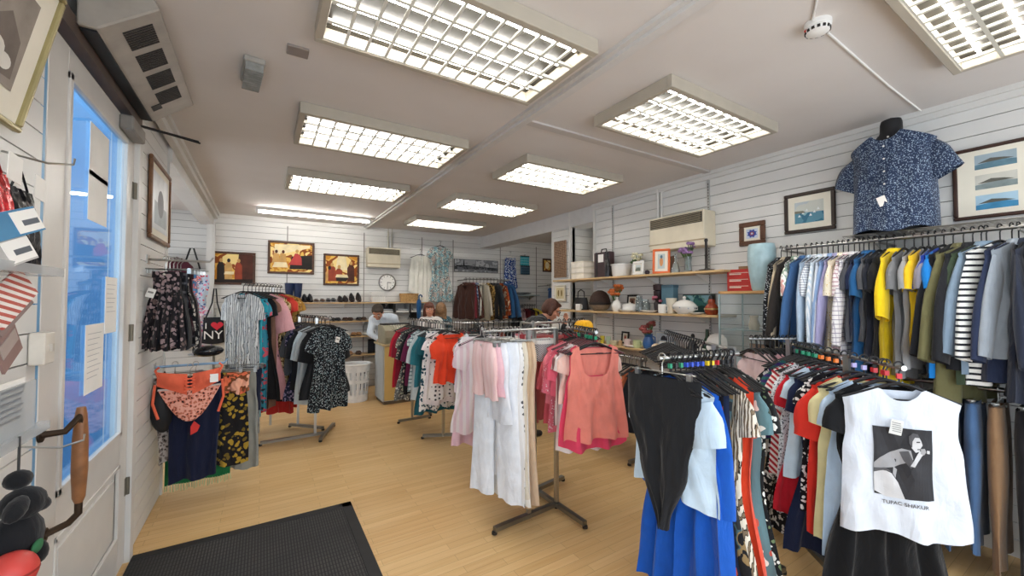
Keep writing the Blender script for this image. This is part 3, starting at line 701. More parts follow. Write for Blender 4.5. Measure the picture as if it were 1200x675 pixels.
# lower rail of trousers
X2 = 3.52; RZ2 = 1.04
o = thing('wall_rail', 'lower chrome rail of trousers and jeans on the side wall', 'clothes rail', (XR, .7, RZ2))
MB().cyl((X2-XR, -.7, 0), (X2-XR, .75, 0), .0125).build('hanging_rail', CHROME, o)
for y in (.1, .7, 1.4): MB().b2((X2-XR-.01, y-.706, -.022), (0, y-.694, -.008)).build('bracket', STEEL, o, smooth=False)
T = lambda c: fab('plain', c)
on_rail(V(X2, 0, RZ2), V(X2, 1.45, RZ2), [
 (.97, 'trousers', T('#1c1d22'), 'black suit trousers', dict(L=.8)), (.9, 'trousers', T('#33363d'), 'charcoal trousers', dict(L=.84)),
 (.83, 'trousers', T('#15161a'), 'black cotton trousers', dict(L=.86)), (.76, 'trousers', T('#24272e'), 'slate trousers', dict(L=.86)),
 (.69, 'trousers', T('#2b2320'), 'dark brown trousers', dict(L=.88)), (.62, 'trousers', T('#1a1b1f'), 'black jeans', dict(L=.88)),
 (.55, 'trousers', T('#27364f'), 'indigo jeans', dict(L=.85)), (.46, 'trousers', T('#3d587e'), 'faded blue jeans', dict(L=.82)), (.40, 'trousers', T('#4a6890'), 'light blue jeans', dict(L=.8)),
 (.34, 'trousers', T('#8e6f52'), 'tan chinos', dict(L=.86)), (.27, 'trousers', T('#1b1b1f'), 'long black trousers', dict(L=.9)), (.2, 'trousers', T('#222c42'), 'navy chinos', dict(L=.88)), (.12, 'trousers', T('#17171a'), 'black formal trousers', dict(L=.9)),
], 'on the low rail of the side wall', jit=.08)
# ================= near racks: blue dress arm and printed t-shirt arm
R2a, R2b = V(1.60, 1.25, 1.27), V(2.05, 1.16, 1.27); R2c = V(2.62, 2.0, 1.29)
rack('chrome rack holding the blue dress and black bodysuit', [(R2a, V(2.08, 1.15, 1.27)), (R2c, V(2.08, 1.2, 1.29))], [((1.62, 1.3), (2.5, 1.15)), ((2.08, .95), (2.35, 1.75))], [(2.08, 1.18, .03, 1.30), (2.12, 1.3, .03, 1.3)])
on_rail(R2a, R2b, [
 (.02, 'slip', S('#1c1d20'), 'black strapless bodysuit', dict(L=.79, sh=.185, hem=.02, waist=.12, wz=.62, nf=3, fold=.01, arm=1.0, drop=.0, cat='bodysuit', name='bodysuit', rz=.35)),
 (.14, 'tee', S('#c9dff2'), 'pale blue t-shirt', dict(L=.66, rz=.1)),
 (.26, 'maxi', S('#1857b8'), 'royal blue dress', dict(L=1.16, hem=.27, sl=(.5, .07, .07), nf=9, fold=.026, rz=.15, ang=82)),
 (.40, 'sleeveless', fab('floral', '#1d1a1c', '#b0482a', '#3a5a44', s=18), 'dark dress with orange flowers', dict(L=1.1)),
 (.50, 'sleeveless', S('#1b2846'), 'navy dress', dict(L=1.18)),
 (.58, 'sleeveless', fab('noise', '#2b2f33', '#48636a', '#8d7550', '#1c1b1e', s=12), 'dark teal patterned dress', dict(L=1.1)),
 (.68, 'dress', fab('zebra', '#e1d7c6', '#2a2320', '#7c6a55', s=22), 'brown and cream zebra dress', dict(L=1.16)),
 (.78, 'sleeveless', S('#e2492b'), 'orange-red dress', dict(L=1.16, sh=.19)),
 (.88, 'dress', fab('floral', '#5d7d84', '#e8e4dc', '#c25a4c', '#2f3a30', s=11, ax=.3), 'teal dress with flowers', dict(L=1.2)),
 (.97, 'dress', fab('floral', '#1b1b1d', '#e9e7e0', '#6d7f5c', s=22), 'black dress with white flowers', dict(L=1.2)),
], 'on the near rack with the blue dress', jit=.05)
empties(R2a, R2b, 13, 'empty black hanger crowded on the near rack with the blue dress', 'empty black hangers on the blue dress rack', mk='gkgbbbbyyrkkk', t0=.12, t1=.98)
empties(V(2.12, 1.36, 1.29), R2c, 17, 'empty black hanger on the bare arm behind the blue dress rack', 'empty black hangers on the bare arm', t0=.06, t1=.95)
R1a, R1b = V(2.37, .60, 1.25), V(3.0, 1.30, 1.25)
rack('chrome rack holding the printed white t-shirt', [(R1a, V(3.05, 1.35, 1.25)), (V(3.44, 1.22, 1.27), V(2.92, 1.54, 1.27))], [((2.45, .7), (3.05, 1.4)), ((2.75, 1.5), (3.3, 1.2))], [(3.02, 1.33, .03, 1.28), (2.62, .88, .03, 1.25)])
PLT = 'on the near rack with the printed t-shirt'
tee = dict(mk='r', L=.735, sh=.203, hem=.225, rz=-.20, fold=.008, nf=4, sl=None, arm=.955, drop=.06, name='t_shirt', th=.03)
on_rail(R1a, R1b, [
 (.02, 'tee', S('#d6dde8'), 'white t-shirt with a photo print', tee),
 (.12, 'sleeveless', S('#141518'), 'long black dress', dict(L=1.1, sh=.215, sl=(.15, .09, .09), mk='r')),
 (.19, 'top', S('#c3d8ee'), 'light blue top', dict(L=.95, sl=(.16, .08, .08), mk='r')),
 (.26, 'top', S('#eadca8'), 'cream yellow top', dict(L=.9, sl=(.17, .08, .08), mk='l')),
 (.34, 'blouse', S('#d9362a'), 'red lace blouse', dict(L=.92, sl=(.26, .085, .085), puff=.02, mk='l', nf=11, fold=.016)),
 (.42, 'top', fab('floral', '#14151b', '#f0f0ee', s=26), 'black top with white spots', dict(L=.85, mk='o')),
 (.50, 'dress', S('#1f2846'), 'midnight blue dress', dict(L=1.1, mk='o')),
 (.57, 'top', S('#cfe2f1'), 'ice blue top', dict(L=.72, mk='o')),
 (.64, 'dress', S('#cd2433'), 'plain red dress', dict(L=.95, mk='o')),
 (.71, 'top', fab('floral', '#e6ebef', '#28354a', s=55, ax=.35), 'white top with navy specks', dict(L=.98, sl=(.2, .08, .08), mk='g')),
 (.79, 'blouse', fab('ds', '#f0e6e2', '#b8303a', s=26), 'white blouse with red diagonal stripes', dict(L=.8, sl=(.24, .08, .08), mk='g')),
 (.86, 'top', fab('hs', '#245e5b', '#3a2a66', s=28), 'green and purple striped top', dict(mk='g')),
 (.93, 'dress', fab('floral', '#1c1b1f', '#d9d6d2', s=28), 'long black floral dress', dict(L=1.2, mk='g')),
], PLT, jit=.05)
empties(R1a, R1b, 12, 'empty black hanger on the near rack with the printed t-shirt', 'empty black hangers on the printed t-shirt rack', mk='rrllooooggkk', t0=.1, t1=.97)
# print on the t-shirt: a grey figure bending to a microphone on a black square, name beneath, white price card
tsh = [o for o in col.objects if o.get('label', '').startswith('white t-shirt with a photo')][0]
def drape(o, on, cuts):
    """lay a flat print (drawn at y = -.062) onto the cloth beneath it"""
    from mathutils.bvhtree import BVHTree
    d = on.data; bv = BVHTree.FromPolygons([v.co for v in d.vertices], [p.vertices for p in d.polygons])
    bm = bmesh.new(); bm.from_mesh(o.data); bmesh.ops.triangulate(bm, faces=bm.faces)
    if cuts: bmesh.ops.subdivide_edges(bm, edges=bm.edges, cuts=cuts, use_grid_fill=True)
    for v in bm.verts:
        h = bv.ray_cast(Vector((v.co.x, -1, v.co.z)), Vector((0, 1, 0)))[0]
        if h: v.co.y = h.y+(v.co.y+.062)*1.6-.003
    bm.to_mesh(o.data); bm.free(); o.data.update()
gp = [pm('#2e2e32', .8, var=.25, sc=14, name='print_black'), pm('#9b9b9e', .8, name='print_grey'), pm('#c9c9cb', .8, name='print_light'), pm('#56565a', .8, name='print_mid')]
mb = MB(); y = -.062
def P2(pts, d=0): return [(-.105+.20*a, y-d, -.27-.30*b) for a, b in pts]
# (draped over the chest, a hair in front of the cloth)
mb.mat(0).poly(P2([(0, 0), (1, 0), (1, .98), (.5, 1.0), (0, .98)], .0004))
mb.mat(1).poly(P2([(0, .53), (.1, .45), (.3, .36), (.48, .29), (.62, .30), (.64, .42), (.5, .5), (.36, .57), (.16, .60), (0, .61)], .0012))
mb.mat(2).poly(P2([(0, .66), (.16, .62), (.3, .66), (.4, .78), (.5, 1.0), (.2, 1.0), (.12, .98), (0, .94)], .0014))
mb.mat(3).poly(P2([(0, .62), (.2, .59), (.3, .64), (.16, .635), (0, .67)], .0018))
mb.mat(1).poly(P2([(.34, .56), (.4, .6), (.36, .72), (.32, .66)], .0016))
mb.mat(3).poly(P2([(.44, .34), (.58, .31), (.66, .50), (.59, .54), (.5, .46)], .002))
mb.mat(2).poly(P2([(.585, .51), (.65, .52), (.82, .34), (.76, .29)], .0024))
mb.mat(2).poly(P2([(.62, .12), (.68, .08), (.75, .09), (.79, .15), (.81, .21), (.78, .25), (.76, .30), (.69, .32), (.63, .26)], .0022))
mb.mat(3).poly(P2([(.60, .20), (.60, .10), (.66, .05), (.74, .06), (.77, .11), (.69, .11), (.65, .17), (.64, .26)], .0026))
mb.mat(0).poly(P2([(.71, .165), (.77, .16), (.77, .175), (.71, .18)], .0028)); mb.mat(3).poly(P2([(.72, .265), (.78, .26), (.77, .275), (.72, .28)], .0028))
mb.mat(1).poly(P2([(.78, .26), (.84, .25), (.87, .30), (.83, .345), (.77, .33)], .003)); mb.mat(2).poly(P2([(.88, .275), (.93, .28), (.93, .325), (.88, .32)], .0032))
drape(mb.build('chest_print', gp, tsh, smooth=False), tsh, 9)
drape(text('TUPAC SHAKUR', .021, pm('#55555a', .8), tsh, (-.005, y-.003, -.592), (PI/2, 0, 0)), tsh, 0)
y = -.05; mb = MB().box((-.035, y-.004, -.262), (.042, .002, .062), Matrix.Rotation(.18, 3, 'Y')).mat(1)
for k in range(5): mb.box((-.035, y-.0055, -.243-.009*k), (.03, .001, .003), Matrix.Rotation(.18, 3, 'Y'))
mb.build('price_tag', [pm('#d9d9d6', .7), pm('#8a8a88', .8)], tsh, smooth=False)
# black skirt-like dress below belongs to the garment behind; arm E with packets and hangers
empties(V(3.40, 1.245, 1.27), V(2.94, 1.53, 1.27), 18, 'black hanger with a white size tab on the far arm of the t-shirt rack', 'black hangers on the far arm')
on_rail(V(3.44, 1.22, 1.27), V(2.92, 1.54, 1.27), [(.75, 'top', S('#d8a7ae'), 'dusty pink top', dict(L=.5)), (.9, 'top', S('#e7cfd2'), 'pale pink top', dict(L=.55)), (.4, 'top', S('#26262b'), 'small black top'), (.55, 'top', S('#3b3340'), 'dark plum top'), (.2, 'dress', S('#1d1d22'), 'black jersey dress')], 'on the far arm of the t-shirt rack')
# ================= pink and white rack, pinwheel of four arms
C0 = V(1.86, 2.38, 0)
pA0, pA1 = V(1.28, 2.42, 1.33), V(1.62, 2.41, 1.33); pB0, pB1 = V(1.88, 1.98, 1.33), V(2.02, 2.42, 1.33); pD0, pD1 = V(2.02, 2.68, 1.33), V(2.08, 3.15, 1.33)
rack('chrome rack of white trousers and coral tops in the middle of the floor', [(pA0, V(1.88, 2.4, 1.33)), (pB0, V(2.03, 2.46, 1.33)), (pD1, pD0), (V(2.4, 2.64, 1.36), V(1.84, 2.64, 1.36))],
 [((1.31, 2.33), (1.86, 2.38)), ((1.86, 2.07), (1.855, 2.66)), ((1.85, 2.64), (2.18, 2.70))], [(1.86, 2.38, .03, 1.33), (1.60, 2.36, .03, 1.33), (1.845, 2.64, .03, 1.36)])
PP = 'on the pink and white rack'
on_rail(pA0, pA1, [
 (.0, 'shorts', fab('vs', '#ecc6c5', '#f0d0ce', s=24), 'pale pink shorts', dict(rz=.1, L=.36, w=.115, hw=.075)),
 (.09, 'shorts', S('#e8bcc6'), 'rose pink shorts', dict(rz=.1, L=.34, w=.13, hw=.085)),
 (.17, 'shorts', S('#e6eaf2'), 'long white shorts', dict(rz=.2, L=.52, w=.15, hw=.09)),
 (.26, 'trousers', S('#e9eef6'), 'bright white jeans', dict(rz=.35, L=1.05, w=.18, hw=.10)),
 (.35, 'trousers', S('#e2e2e4'), 'cropped white trousers', dict(rz=.35, L=.92)),
 (.44, 'trousers', S('#e9e7e2'), 'off-white linen trousers', dict(rz=.35, L=1.06)),
 (.53, 'trousers', fab('dots', '#e9e9ea', '#55565c', s=26), 'white trousers with dark dots', dict(L=1.04)),
 (.62, 'trousers', S('#dcd3c2'), 'cream trousers', dict(L=1.0)),
 (.71, 'trousers', S('#c4a98b'), 'beige trousers', dict(L=1.08, hw=.09)),
 (.8, 'trousers', S('#cdb49a'), 'light tan trousers', dict(L=1.06)),
], PP, jit=.05)
on_rail(pB0, pB1, [
 (.0, 'vest', fab('plain', '#e98a7c'), 'coral knitted vest top', dict(L=.72, sh=.165, hem=.235, mk='g')),
 (.08, 'vest', S('#e04767'), 'hot pink vest top', dict(L=.76, hem=.25, sh=.17, tail=.03, mk='g')),
 (.2, 'top', S('#f1c9bd'), 'peach top', dict(L=.5, mk='g')),
 (.3, 'top', S('#efe4e4'), 'white long top', dict(L=.82, mk='g')),
 (.4, 'top', fab('vs', '#d8c0bd', '#8b5a5c', s=30), 'pink striped top', dict(L=.66)),
 (.52, 'tee', S('#e8657c'), 'salmon pink t-shirt', dict(L=.46)),
 (.62, 'blouse', fab('floral', '#e57487', '#f4dfe0', s=40, ax=.25), 'pink spotted blouse', dict(L=.74)),
 (.72, 'tee', S('#ef8490'), 'light coral t-shirt', dict(L=.55)),
 (.85, 'blouse', S('#d9606a'), 'raspberry blouse', dict(L=.72)),
], PP, jit=.07)
empties(pB0, pB1, 9, 'empty dark red hanger above the coral vest tops', 'empty hangers above the coral tops', kind='maroon', t0=.06, t1=.6, jit=.2, mk='kggggk')
on_rail(pD0, pD1, [
 (.05, 'skirt', S('#b4605c'), 'dusty red tiered skirt', dict(L=.76, sh=.16, hem=.21)), (.22, 'skirt', S('#c47a78'), 'rose long skirt', dict(L=.8)),
 (.6, 'skirt', fab('floral', '#d8808a', '#f3e3df', s=24), 'pink floral skirt', dict(L=.7)), (.4, 'skirt', S('#a8474f'), 'brick red skirt', dict(L=.74)), (.2, 'skirt', S('#e0b2b0'), 'blush skirt')], PP, jit=.05)
on_rail(V(2.38, 2.64, 1.36), V(2.12, 2.64, 1.36), [(.15, 'top', S('#c64e5e'), 'crimson top'), (.4, 'top', S('#e59aa2'), 'candy pink top'), (.65, 'top', S('#b03a4c'), 'wine red top')], PP)
empties(V(2.36, 2.64, 1.36), V(2.1, 2.64, 1.36), 6, 'empty black hanger on the back arm of the pink and white rack', 'empty hangers on the back arm of the pink rack')
# folded fabric basket hung on that rack, mustard knitted hat and framed tag on top
p = at_y(637, 408, 2.5)
o = thing('storage_basket', 'white and grey woven storage basket set on the pink and white rack', 'basket', (p.x, p.y, p.z-.09))
MB().grid(lambda a, b: ((.085+.015*b)*math.copysign(abs(math.cos(2*PI*a))**.6, math.cos(2*PI*a)), (.06+.01*b)*math.copysign(abs(math.sin(2*PI*a))**.6, math.sin(2*PI*a)), .15*b), 24, 6, True).build('basket_body', fab('ds', '#c9c9c9', '#6e7074', s=70), o)
MB().grid(lambda a, b: ((.104)*math.copysign(abs(math.cos(2*PI*a))**.6, math.cos(2*PI*a)), .074*math.copysign(abs(math.sin(2*PI*a))**.6, math.sin(2*PI*a)), .13+.03*b), 24, 1, True).build('rim_band', S('#e4e2dc'), o)
p = at_y(684, 382, 2.3)
o = thing('knitted_hat', 'mustard yellow knitted hat resting on the hangers of the pink rack', 'hat', (p.x, p.y, p.z-.03))
def hat(a, b):
    r = .075*math.cos(b*PI/2)**.5 if b < 1 else 1e-4; w = 1+.04*math.sin(2*PI*a*16)
    return (r*w*math.cos(2*PI*a), r*w*.8*math.sin(2*PI*a), .02+.055*math.sin(b*PI/2))
MB().grid(hat, 64, 8, True).build('crown', S('#e0a51c'), o)
MB().lathe([(.072, -.012), (.08, -.008), (.082, .012), (.078, .026), (.07, .028)], n=28, sy=.8).build('ribbed_brim', S('#d0951a'), o)
# ================= orange top rack behind
rO0, rO1 = V(1.66, 3.86, 1.29), V(1.60, 5.15, 1.29)
rack('chrome rack of dark and orange tops in the middle of the shop', [(rO0, rO1)], [((1.52, 4.32), (1.95, 4.12)), ((1.45, 5.0), (1.85, 5.0))], [(1.72, 4.22, .03, 1.29), (1.62, 5.0, .03, 1.29)])
PO = 'on the orange and teal rack'
on_rail(rO0, rO1, [
 (.0, 'blouse', S('#e8492a'), 'orange-red blouse with ruffled shoulders', dict(L=.60, sh=.175, hem=.2, neck='off', un=.62, drop=.04, sl=(.2, .06, .075), puff=.03, nf=9, fold=.012, ang=78)),
 (.07, 'top', fab('dots', '#ece9e6', '#44454c', s=24), 'white top with black spots', dict(L=.78)),
 (.13, 'top', S('#f0e7e8'), 'plain white top', dict(L=.85)),
 (.2, 'skirt', fab('floral', '#e8e6e4', '#2d4d5c', s=20), 'white skirt with teal print', dict(L=.92)),
 (.27, 'dress', S('#1f5a66'), 'deep teal dress', dict(L=.98)),
 (.34, 'blouse', S('#2f7480'), 'teal blouse', dict(L=.7)),
 (.41, 'blouse', S('#ccd3d6'), 'light grey blouse', dict(L=.86)),
 (.48, 'top', fab('check', '#cdd5d6', '#5f7a82', s=24), 'grey checked top', dict(L=.8)),
 (.55, 'blouse', S('#6d2448'), 'purple blouse', dict(L=.75)),
 (.62, 'blouse', S('#17181c'), 'black blouse', dict(L=.85)),
 (.69, 'blouse', fab('floral', '#3b3b40', '#a9b59e', '#c9a9a0', s=30), 'dark patterned blouse', dict(L=.88)),
 (.76, 'dress', fab('floral', '#71726f', '#e0dcd0', '#27262a', s=26), 'grey floral dress', dict(L=.96)),
 (.83, 'blouse', S('#8e1f34'), 'burgundy blouse', dict(L=.8)),
 (.9, 'blouse', S('#c3263a'), 'cherry red blouse', dict(L=.84)),
], PO, jit=.06)
empties(rO0, rO1, 9, 'empty black hanger on the orange and teal rack', 'empty hangers on the orange and teal rack', t0=.1, t1=.95)
# white and pink garments beside the trousers
rW0, rW1 = V(1.62, 3.1, 1.29), V(1.9, 3.75, 1.29)
rack('chrome rack of white skirts and pink dresses behind the white trousers', [(rW0, rW1)], [((1.55, 3.12), (1.9, 3.02))], [(1.72, 3.3, .03, 1.29)])
on_rail(rW0, rW1, [
 (.02, 'dress', fab('vs', '#efe6ea', '#e9d2dc', s=18), 'white and pink striped dress', dict(L=.9)), (.14, 'dress', S('#ecc5d2'), 'baby pink dress', dict(L=1.02)), (.26, 'skirt', S('#f1ecec'), 'white lace skirt', dict(L=.85)), (.4, 'top', S('#e9d9e2'), 'faint pink top'),
 (.55, 'top', fab('floral', '#e5e8ec', '#5f7f9a', s=30), 'white top with blue print'), (.7, 'top', S('#c9b8c4'), 'mauve top'), (.85, 'top', S('#dfc7b4'), 'nude top')], 'on the rack behind the white trousers')
# dark rail further back
rK0, rK1 = V(2.2, 4.75, 1.24), V(3.1, 4.6, 1.24)
rack('chrome rack of dark clothes in front of the back wall rails', [(rK0, rK1)], [((2.25, 4.5), (2.25, 5.0)), ((3.0, 4.4), (3.0, 4.9))], [(2.25, 4.74, .03, 1.24), (3.0, 4.62, .03, 1.24)])
on_rail(rK0, rK1, [(.04+i*.083, k, m, s) for i, (k, m, s) in enumerate([
 ('top', S('#7b3b44'), 'maroon top'), ('top', fab('floral', '#1d2a3a', '#8fb0c4', s=26), 'navy flowered top'), ('top', S('#c4574a'), 'rust coloured top'), ('blouse', S('#22252c'), 'ink blouse'), ('blouse', S('#8aa7bd'), 'pale denim blouse'), ('top', S('#2b2a30'), 'graphite top'),
 ('blouse', fab('floral', '#b45a48', '#2b2226', s=26), 'rust print blouse'), ('top', S('#1d1d20'), 'jet black top'), ('top', S('#3d2c3c'), 'aubergine top'), ('blouse', S('#25282f'), 'anthracite blouse'), ('top', S('#3a4656'), 'steel blue top'), ('top', S('#151518'), 'black jersey top')])], 'on the dark rail at the back', jit=.1)
empties(rK0, rK1, 14, 'empty black hanger on the dark rail at the back', 'empty hangers on the dark rail at the back', jit=.2)
# dark hangers rail behind the orange rack, beside the counter
rJ0, rJ1 = V(1.95, 5.35, 1.22), V(2.6, 5.1, 1.22)
rack('dark rail crowded with black hangers near the counter', [(rJ0, rJ1)], [((1.9, 5.1), (2.0, 5.6)), ((2.5, 4.95), (2.6, 5.35))], [(1.96, 5.35, .03, 1.22), (2.56, 5.12, .03, 1.22)])
empties(rJ0, rJ1, 22, 'black hanger tightly packed on the rail near the counter', 'black hangers on the rail near the counter', jit=.15)
# ================= dress rack by the door side (two splayed arms)
L0, L1 = V(-.17, 4.95, 1.70), V(.2, 5.78, 1.70)
M0, M1 = V(.62, 4.72, 1.34), V(.36, 5.6, 1.34)
rack('chrome rack of long dresses near the alcove', [(L0, L1), (M0, M1)], [((.0, 5.0), (.62, 5.0)), ((.3, 5.55), (.62, 5.2)), ((.55, 4.8), (.75, 5.3))], [(.1, 5.7, .03, 1.7), (.38, 5.5, .03, 1.34), (.52, 5.02, .03, 1.34)])
PD = 'on the rack of long dresses'
on_rail(L0, L1, [
 (.0, 'maxi', fab('zebra', '#dfe3e6', '#23252b', '#a7b0b8', s=17), 'long grey and black zebra striped dress', dict(L=1.55, sh=.17, hem=.16, sl=(.2, .07, .07), ang=80)),
 (.1, 'maxi', S('#2f9fb5'), 'turquoise dress', dict(L=1.4, sh=.15, hem=.15)), (.19, 'dress', fab('floral', '#3a8fa8', '#d05a6a', '#233a44', s=14), 'teal and pink floral dress', dict(L=1.35, sh=.16, hem=.17)),
 (.28, 'dress', S('#17171b'), 'black long dress', dict(L=1.25, sh=.18)), (.36, 'maxi', S('#7b5a4c'), 'brown dress', dict(L=1.35, sh=.19, hem=.2)),
 (.45, 'dress', S('#e3aab0'), 'blush pink dress with flared sleeves', dict(L=1.3, sl=(.36, .075, .11), sh=.22)), (.53, 'dress', fab('leopard', '#d9c49a', '#201a17', '#8c6b3c', s=26), 'leopard print dress', dict(L=1.3, sh=.22)),
 (.62, 'maxi', fab('zebra', '#e6d39a', '#2a2420', '#a8853e', s=16), 'yellow and black animal print dress', dict(L=1.3)), (.7, 'maxi', S('#c0332f'), 'long red dress', dict(L=1.5)),
 (.78, 'maxi', S('#d8483a'), 'scarlet dress', dict(L=1.45, sh=.23)), (.86, 'maxi', fab('floral', '#b98f45', '#7a4f24', '#d9be7d', s=24), 'ochre patterned dress', dict(L=1.4, sh=.24)), (.95, 'maxi', S('#b3873c'), 'mustard dress', dict(L=1.35, sh=.25)),
], PD, jit=.05)
PM2 = 'on the lower arm of the dress rack'
on_rail(M0, M1, [
 (.0, 'dress', fab('floral', '#12161d', '#b4c0c4', '#7d979e', s=46, ax=.34), 'navy dress with white flecks', dict(L=.98, sh=.185, hem=.22, neck='scoop', sl=(.2, .08, .08), tagged=1, ang=66)),
 (.12, 'dress', S('#1b1c20'), 'charcoal dress behind the flecked dress', dict(L=.85, sl=(.3, .09, .09))), (.24, 'blouse', S('#a9aeb2'), 'grey marl top', dict(L=.82)), (.36, 'blouse', S('#c6d3dc'), 'powder blue top', dict(L=.95)),
 (.48, 'blouse', S('#23252b'), 'black printed blouse', dict(L=.8)), (.6, 'dress', fab('floral', '#1d2440', '#9d8fb0', s=20), 'dark violet floral dress', dict(L=.95)), (.72, 'blouse', S('#5c6066'), 'mid grey blouse'), (.84, 'dress', fab('dots', '#17181d', '#e3e3e0', s=30), 'black dotted dress', dict(L=.98)), (.95, 'blouse', S('#2a2a30'), 'soft black blouse')], PM2, jit=.06)
empties(M0, M1, 12, 'empty black hanger on the lower arm of the dress rack', 'empty hangers on the dress rack', t0=.15)
# ================= back wall rails
def wall_rail(label, x0, x1, y, z, wy):
    o = thing('wall_rail', label, 'clothes rail', ((x0+x1)/2, wy, z)); cx = (x0+x1)/2
    MB().cyl((x0-cx, y-wy, 0), (x1-cx, y-wy, 0), .0125).build('hanging_rail', CHROME, o)
    for x in (x0+.05, x1-.05): MB().b2((x-cx-.006, y-wy-.01, -.022), (x-cx+.006, 0, -.008)).build('bracket', STEEL, o, smooth=False)
wall_rail('dark rail of shirts and jackets high on the back wall', 3.3, 4.32, 7.08, 1.94, YB)
on_rail(V(3.3, 7.08, 1.94), V(4.32, 7.08, 1.94), [(.04+i*.076, k, m, s) for i, (k, m, s) in enumerate([
 ('jacket', S('#3d241d'), 'dark brown leather jacket'), ('jacket', S('#4a2a22'), 'chestnut jacket'), ('jacket', S('#6d1f2c'), 'burgundy jacket'), ('shirt', fab('check', '#3d5d86', '#b9c4d4', s=14), 'blue checked shirt'), ('shirt', S('#e3dfd2'), 'ivory shirt'), ('shirt', S('#c9c2b2'), 'stone shirt'),
 ('shirt', fab('leopard', '#b89455', '#1b1815', '#6f5326', s=18), 'black and gold patterned shirt'), ('jacket', S('#17181b'), 'black blazer'), ('jacket', S('#202226'), 'charcoal blazer'), ('shirt', S('#3a3f44'), 'iron grey shirt'), ('shirt', fab('noise', '#b4582c', '#8a3a1c', '#d8c0a0', s=12), 'orange patterned shirt'), ('jacket', S('#2f5d8f'), 'denim jacket'), ('jacket', S('#3c6796'), 'stonewashed denim jacket')])], 'on the high rail of the back wall', jit=.5)
wall_rail('lower rail of jackets on the back wall beside the bay', 4.4, 5.0, 7.08, 1.42, YB)
on_rail(V(4.42, 7.08, 1.42), V(5.0, 7.08, 1.42), [(.05+i*.11, k, m, s) for i, (k, m, s) in enumerate([
 ('jacket', S('#1a1b1e'), 'short black jacket'), ('jacket', S('#25262b'), 'grey-black jacket'), ('jacket', S('#d9cfd0'), 'pale grey jacket'), ('jacket', S('#c8a7a8'), 'dusky pink jacket'), ('jacket', S('#5f2028'), 'oxblood jacket'), ('jacket', S('#431c22'), 'dark wine jacket'), ('jacket', S('#202024'), 'black wool jacket'), ('shirt', S('#c9b02e'), 'mustard yellow shirt'), ('shirt', S('#d8c24a'), 'lemon yellow shirt')])], 'on the lower back rail by the bay', jit=.5)
wall_rail('rail of denim shirts on the back wall inside the bay', 5.3, 6.05, 7.08, 1.86, YB)
on_rail(V(5.3, 7.08, 1.86), V(6.05, 7.08, 1.86), [(.1+i*.16, k, m, s) for i, (k, m, s) in enumerate([
 ('shirt', S('#2c5f9e'), 'strong blue denim shirt'), ('shirt', S('#3a6ca8'), 'medium blue denim shirt'), ('shirt', S('#d5d8d6'), 'white cotton shirt'), ('shirt', S('#8c9a94'), 'sage shirt'), ('jacket', S('#25303c'), 'dark denim jacket')])], 'on the rail inside the bay', jit=.5)
# low rail under the ornaments shelf
rS0, rS1 = V(3.05, 2.55, .98), V(3.12, 3.35, .98)
rack('low chrome rail of white and cream tops below the ornament shelves', [(rS0, rS1)], [((2.9, 2.62), (3.3, 2.62)), ((2.9, 3.25), (3.3, 3.25))], [(3.055, 2.62, .03, .98), (3.11, 3.25, .03, .98)])
on_rail(rS0, rS1, [(.05+i*.105, k, m, s, dict(L=.66, sh=.19)) for i, (k, m, s) in enumerate([
 ('blouse', S('#1b1c22'), 'black evening top'), ('blouse', S('#c96f4a'), 'terracotta top'), ('blouse', S('#e9dfcf'), 'cream wool top'), ('blouse', S('#efe9de'), 'ivory knit top'), ('blouse', S('#ddd0bc'), 'oatmeal knit top'), ('blouse', S('#e8e3da'), 'chalk white top'), ('blouse', S('#4d6fa8'), 'mid blue top'), ('blouse', S('#2c3560'), 'dark blue top'), ('blouse', S('#1e1e24'), 'black knit top')])], 'on the low rail below the ornaments', jit=.1)
empties(rS0, rS1, 10, 'empty black hanger on the low rail below the ornaments', 'empty hangers on the low rail below the ornaments')
# ================================================================ pictures, shelves, ornaments, shoes
FR = pm('#4a2f20', .4, name='dark_wood_frame', var=.25, sc=25); GILT = pm('#a98d52', .35, .6, name='gilt', var=.2, sc=20); MOUNT = pm('#eae4d4', .8, name='mount_card', var=.03)
def framed(label, cat, loc, rz, w, h, fm, fw, inner, artm, art, tilt=0, depth=.022, glass=False, name='framed_picture', group=None, roll=0):
    o = thing(name, label, cat, loc, 0, group, rot=(tilt, roll, rz))
    mb = MB()
    for lo, hi in (((-w/2, -depth, 0), (w/2, 0, fw)), ((-w/2, -depth, h-fw), (w/2, 0, h)), ((-w/2, -depth, fw), (-w/2+fw, 0, h-fw)), ((w/2-fw, -depth, fw), (w/2, 0, h-fw))): mb.b2(lo, hi)
    mb.build('picture_frame', fm, o, smooth=False, bev=min(.006, fw*.25))
    iw, ih = w-2*fw, h-2*fw
    if inner:
        MB().b2((-iw/2, -depth*.45, fw), (iw/2, -.002, fw+ih)).build('mount', MOUNT, o, smooth=False)
    m = inner; aw, ah = iw-2*m, ih-2*m; mb = MB()
    P = lambda a, b, d=0: (-aw/2+a*aw, -depth*.5-.0005-d, fw+m+b*ah)
    mb.poly([P(0, 0), P(1, 0), P(1, 1), P(0, 1)]); art(mb, P); mb.build('picture', artm, o, smooth=False)
    return o
def blob(mb, P, mi, pts, d): mb.mat(mi).poly([P(a, b, d) for a, b in pts])
def ell(cx, cy, rx, ry, n=14): return [(cx+rx*math.cos(2*PI*i/n), cy+ry*math.sin(2*PI*i/n)) for i in range(n)]
ARTM = [fab('noise', '#c98a35', '#e0b65c', '#8c4a22', '#f0d690', s=4, bump=.1), pm('#4b2418', .7, var=.3), pm('#8d3a22', .7, var=.3), pm('#e9d9b0', .7, var=.15), pm('#1f1614', .7, var=.3), pm('#c79a5c', .7, var=.2), pm('#b03d3a', .7, var=.2)]
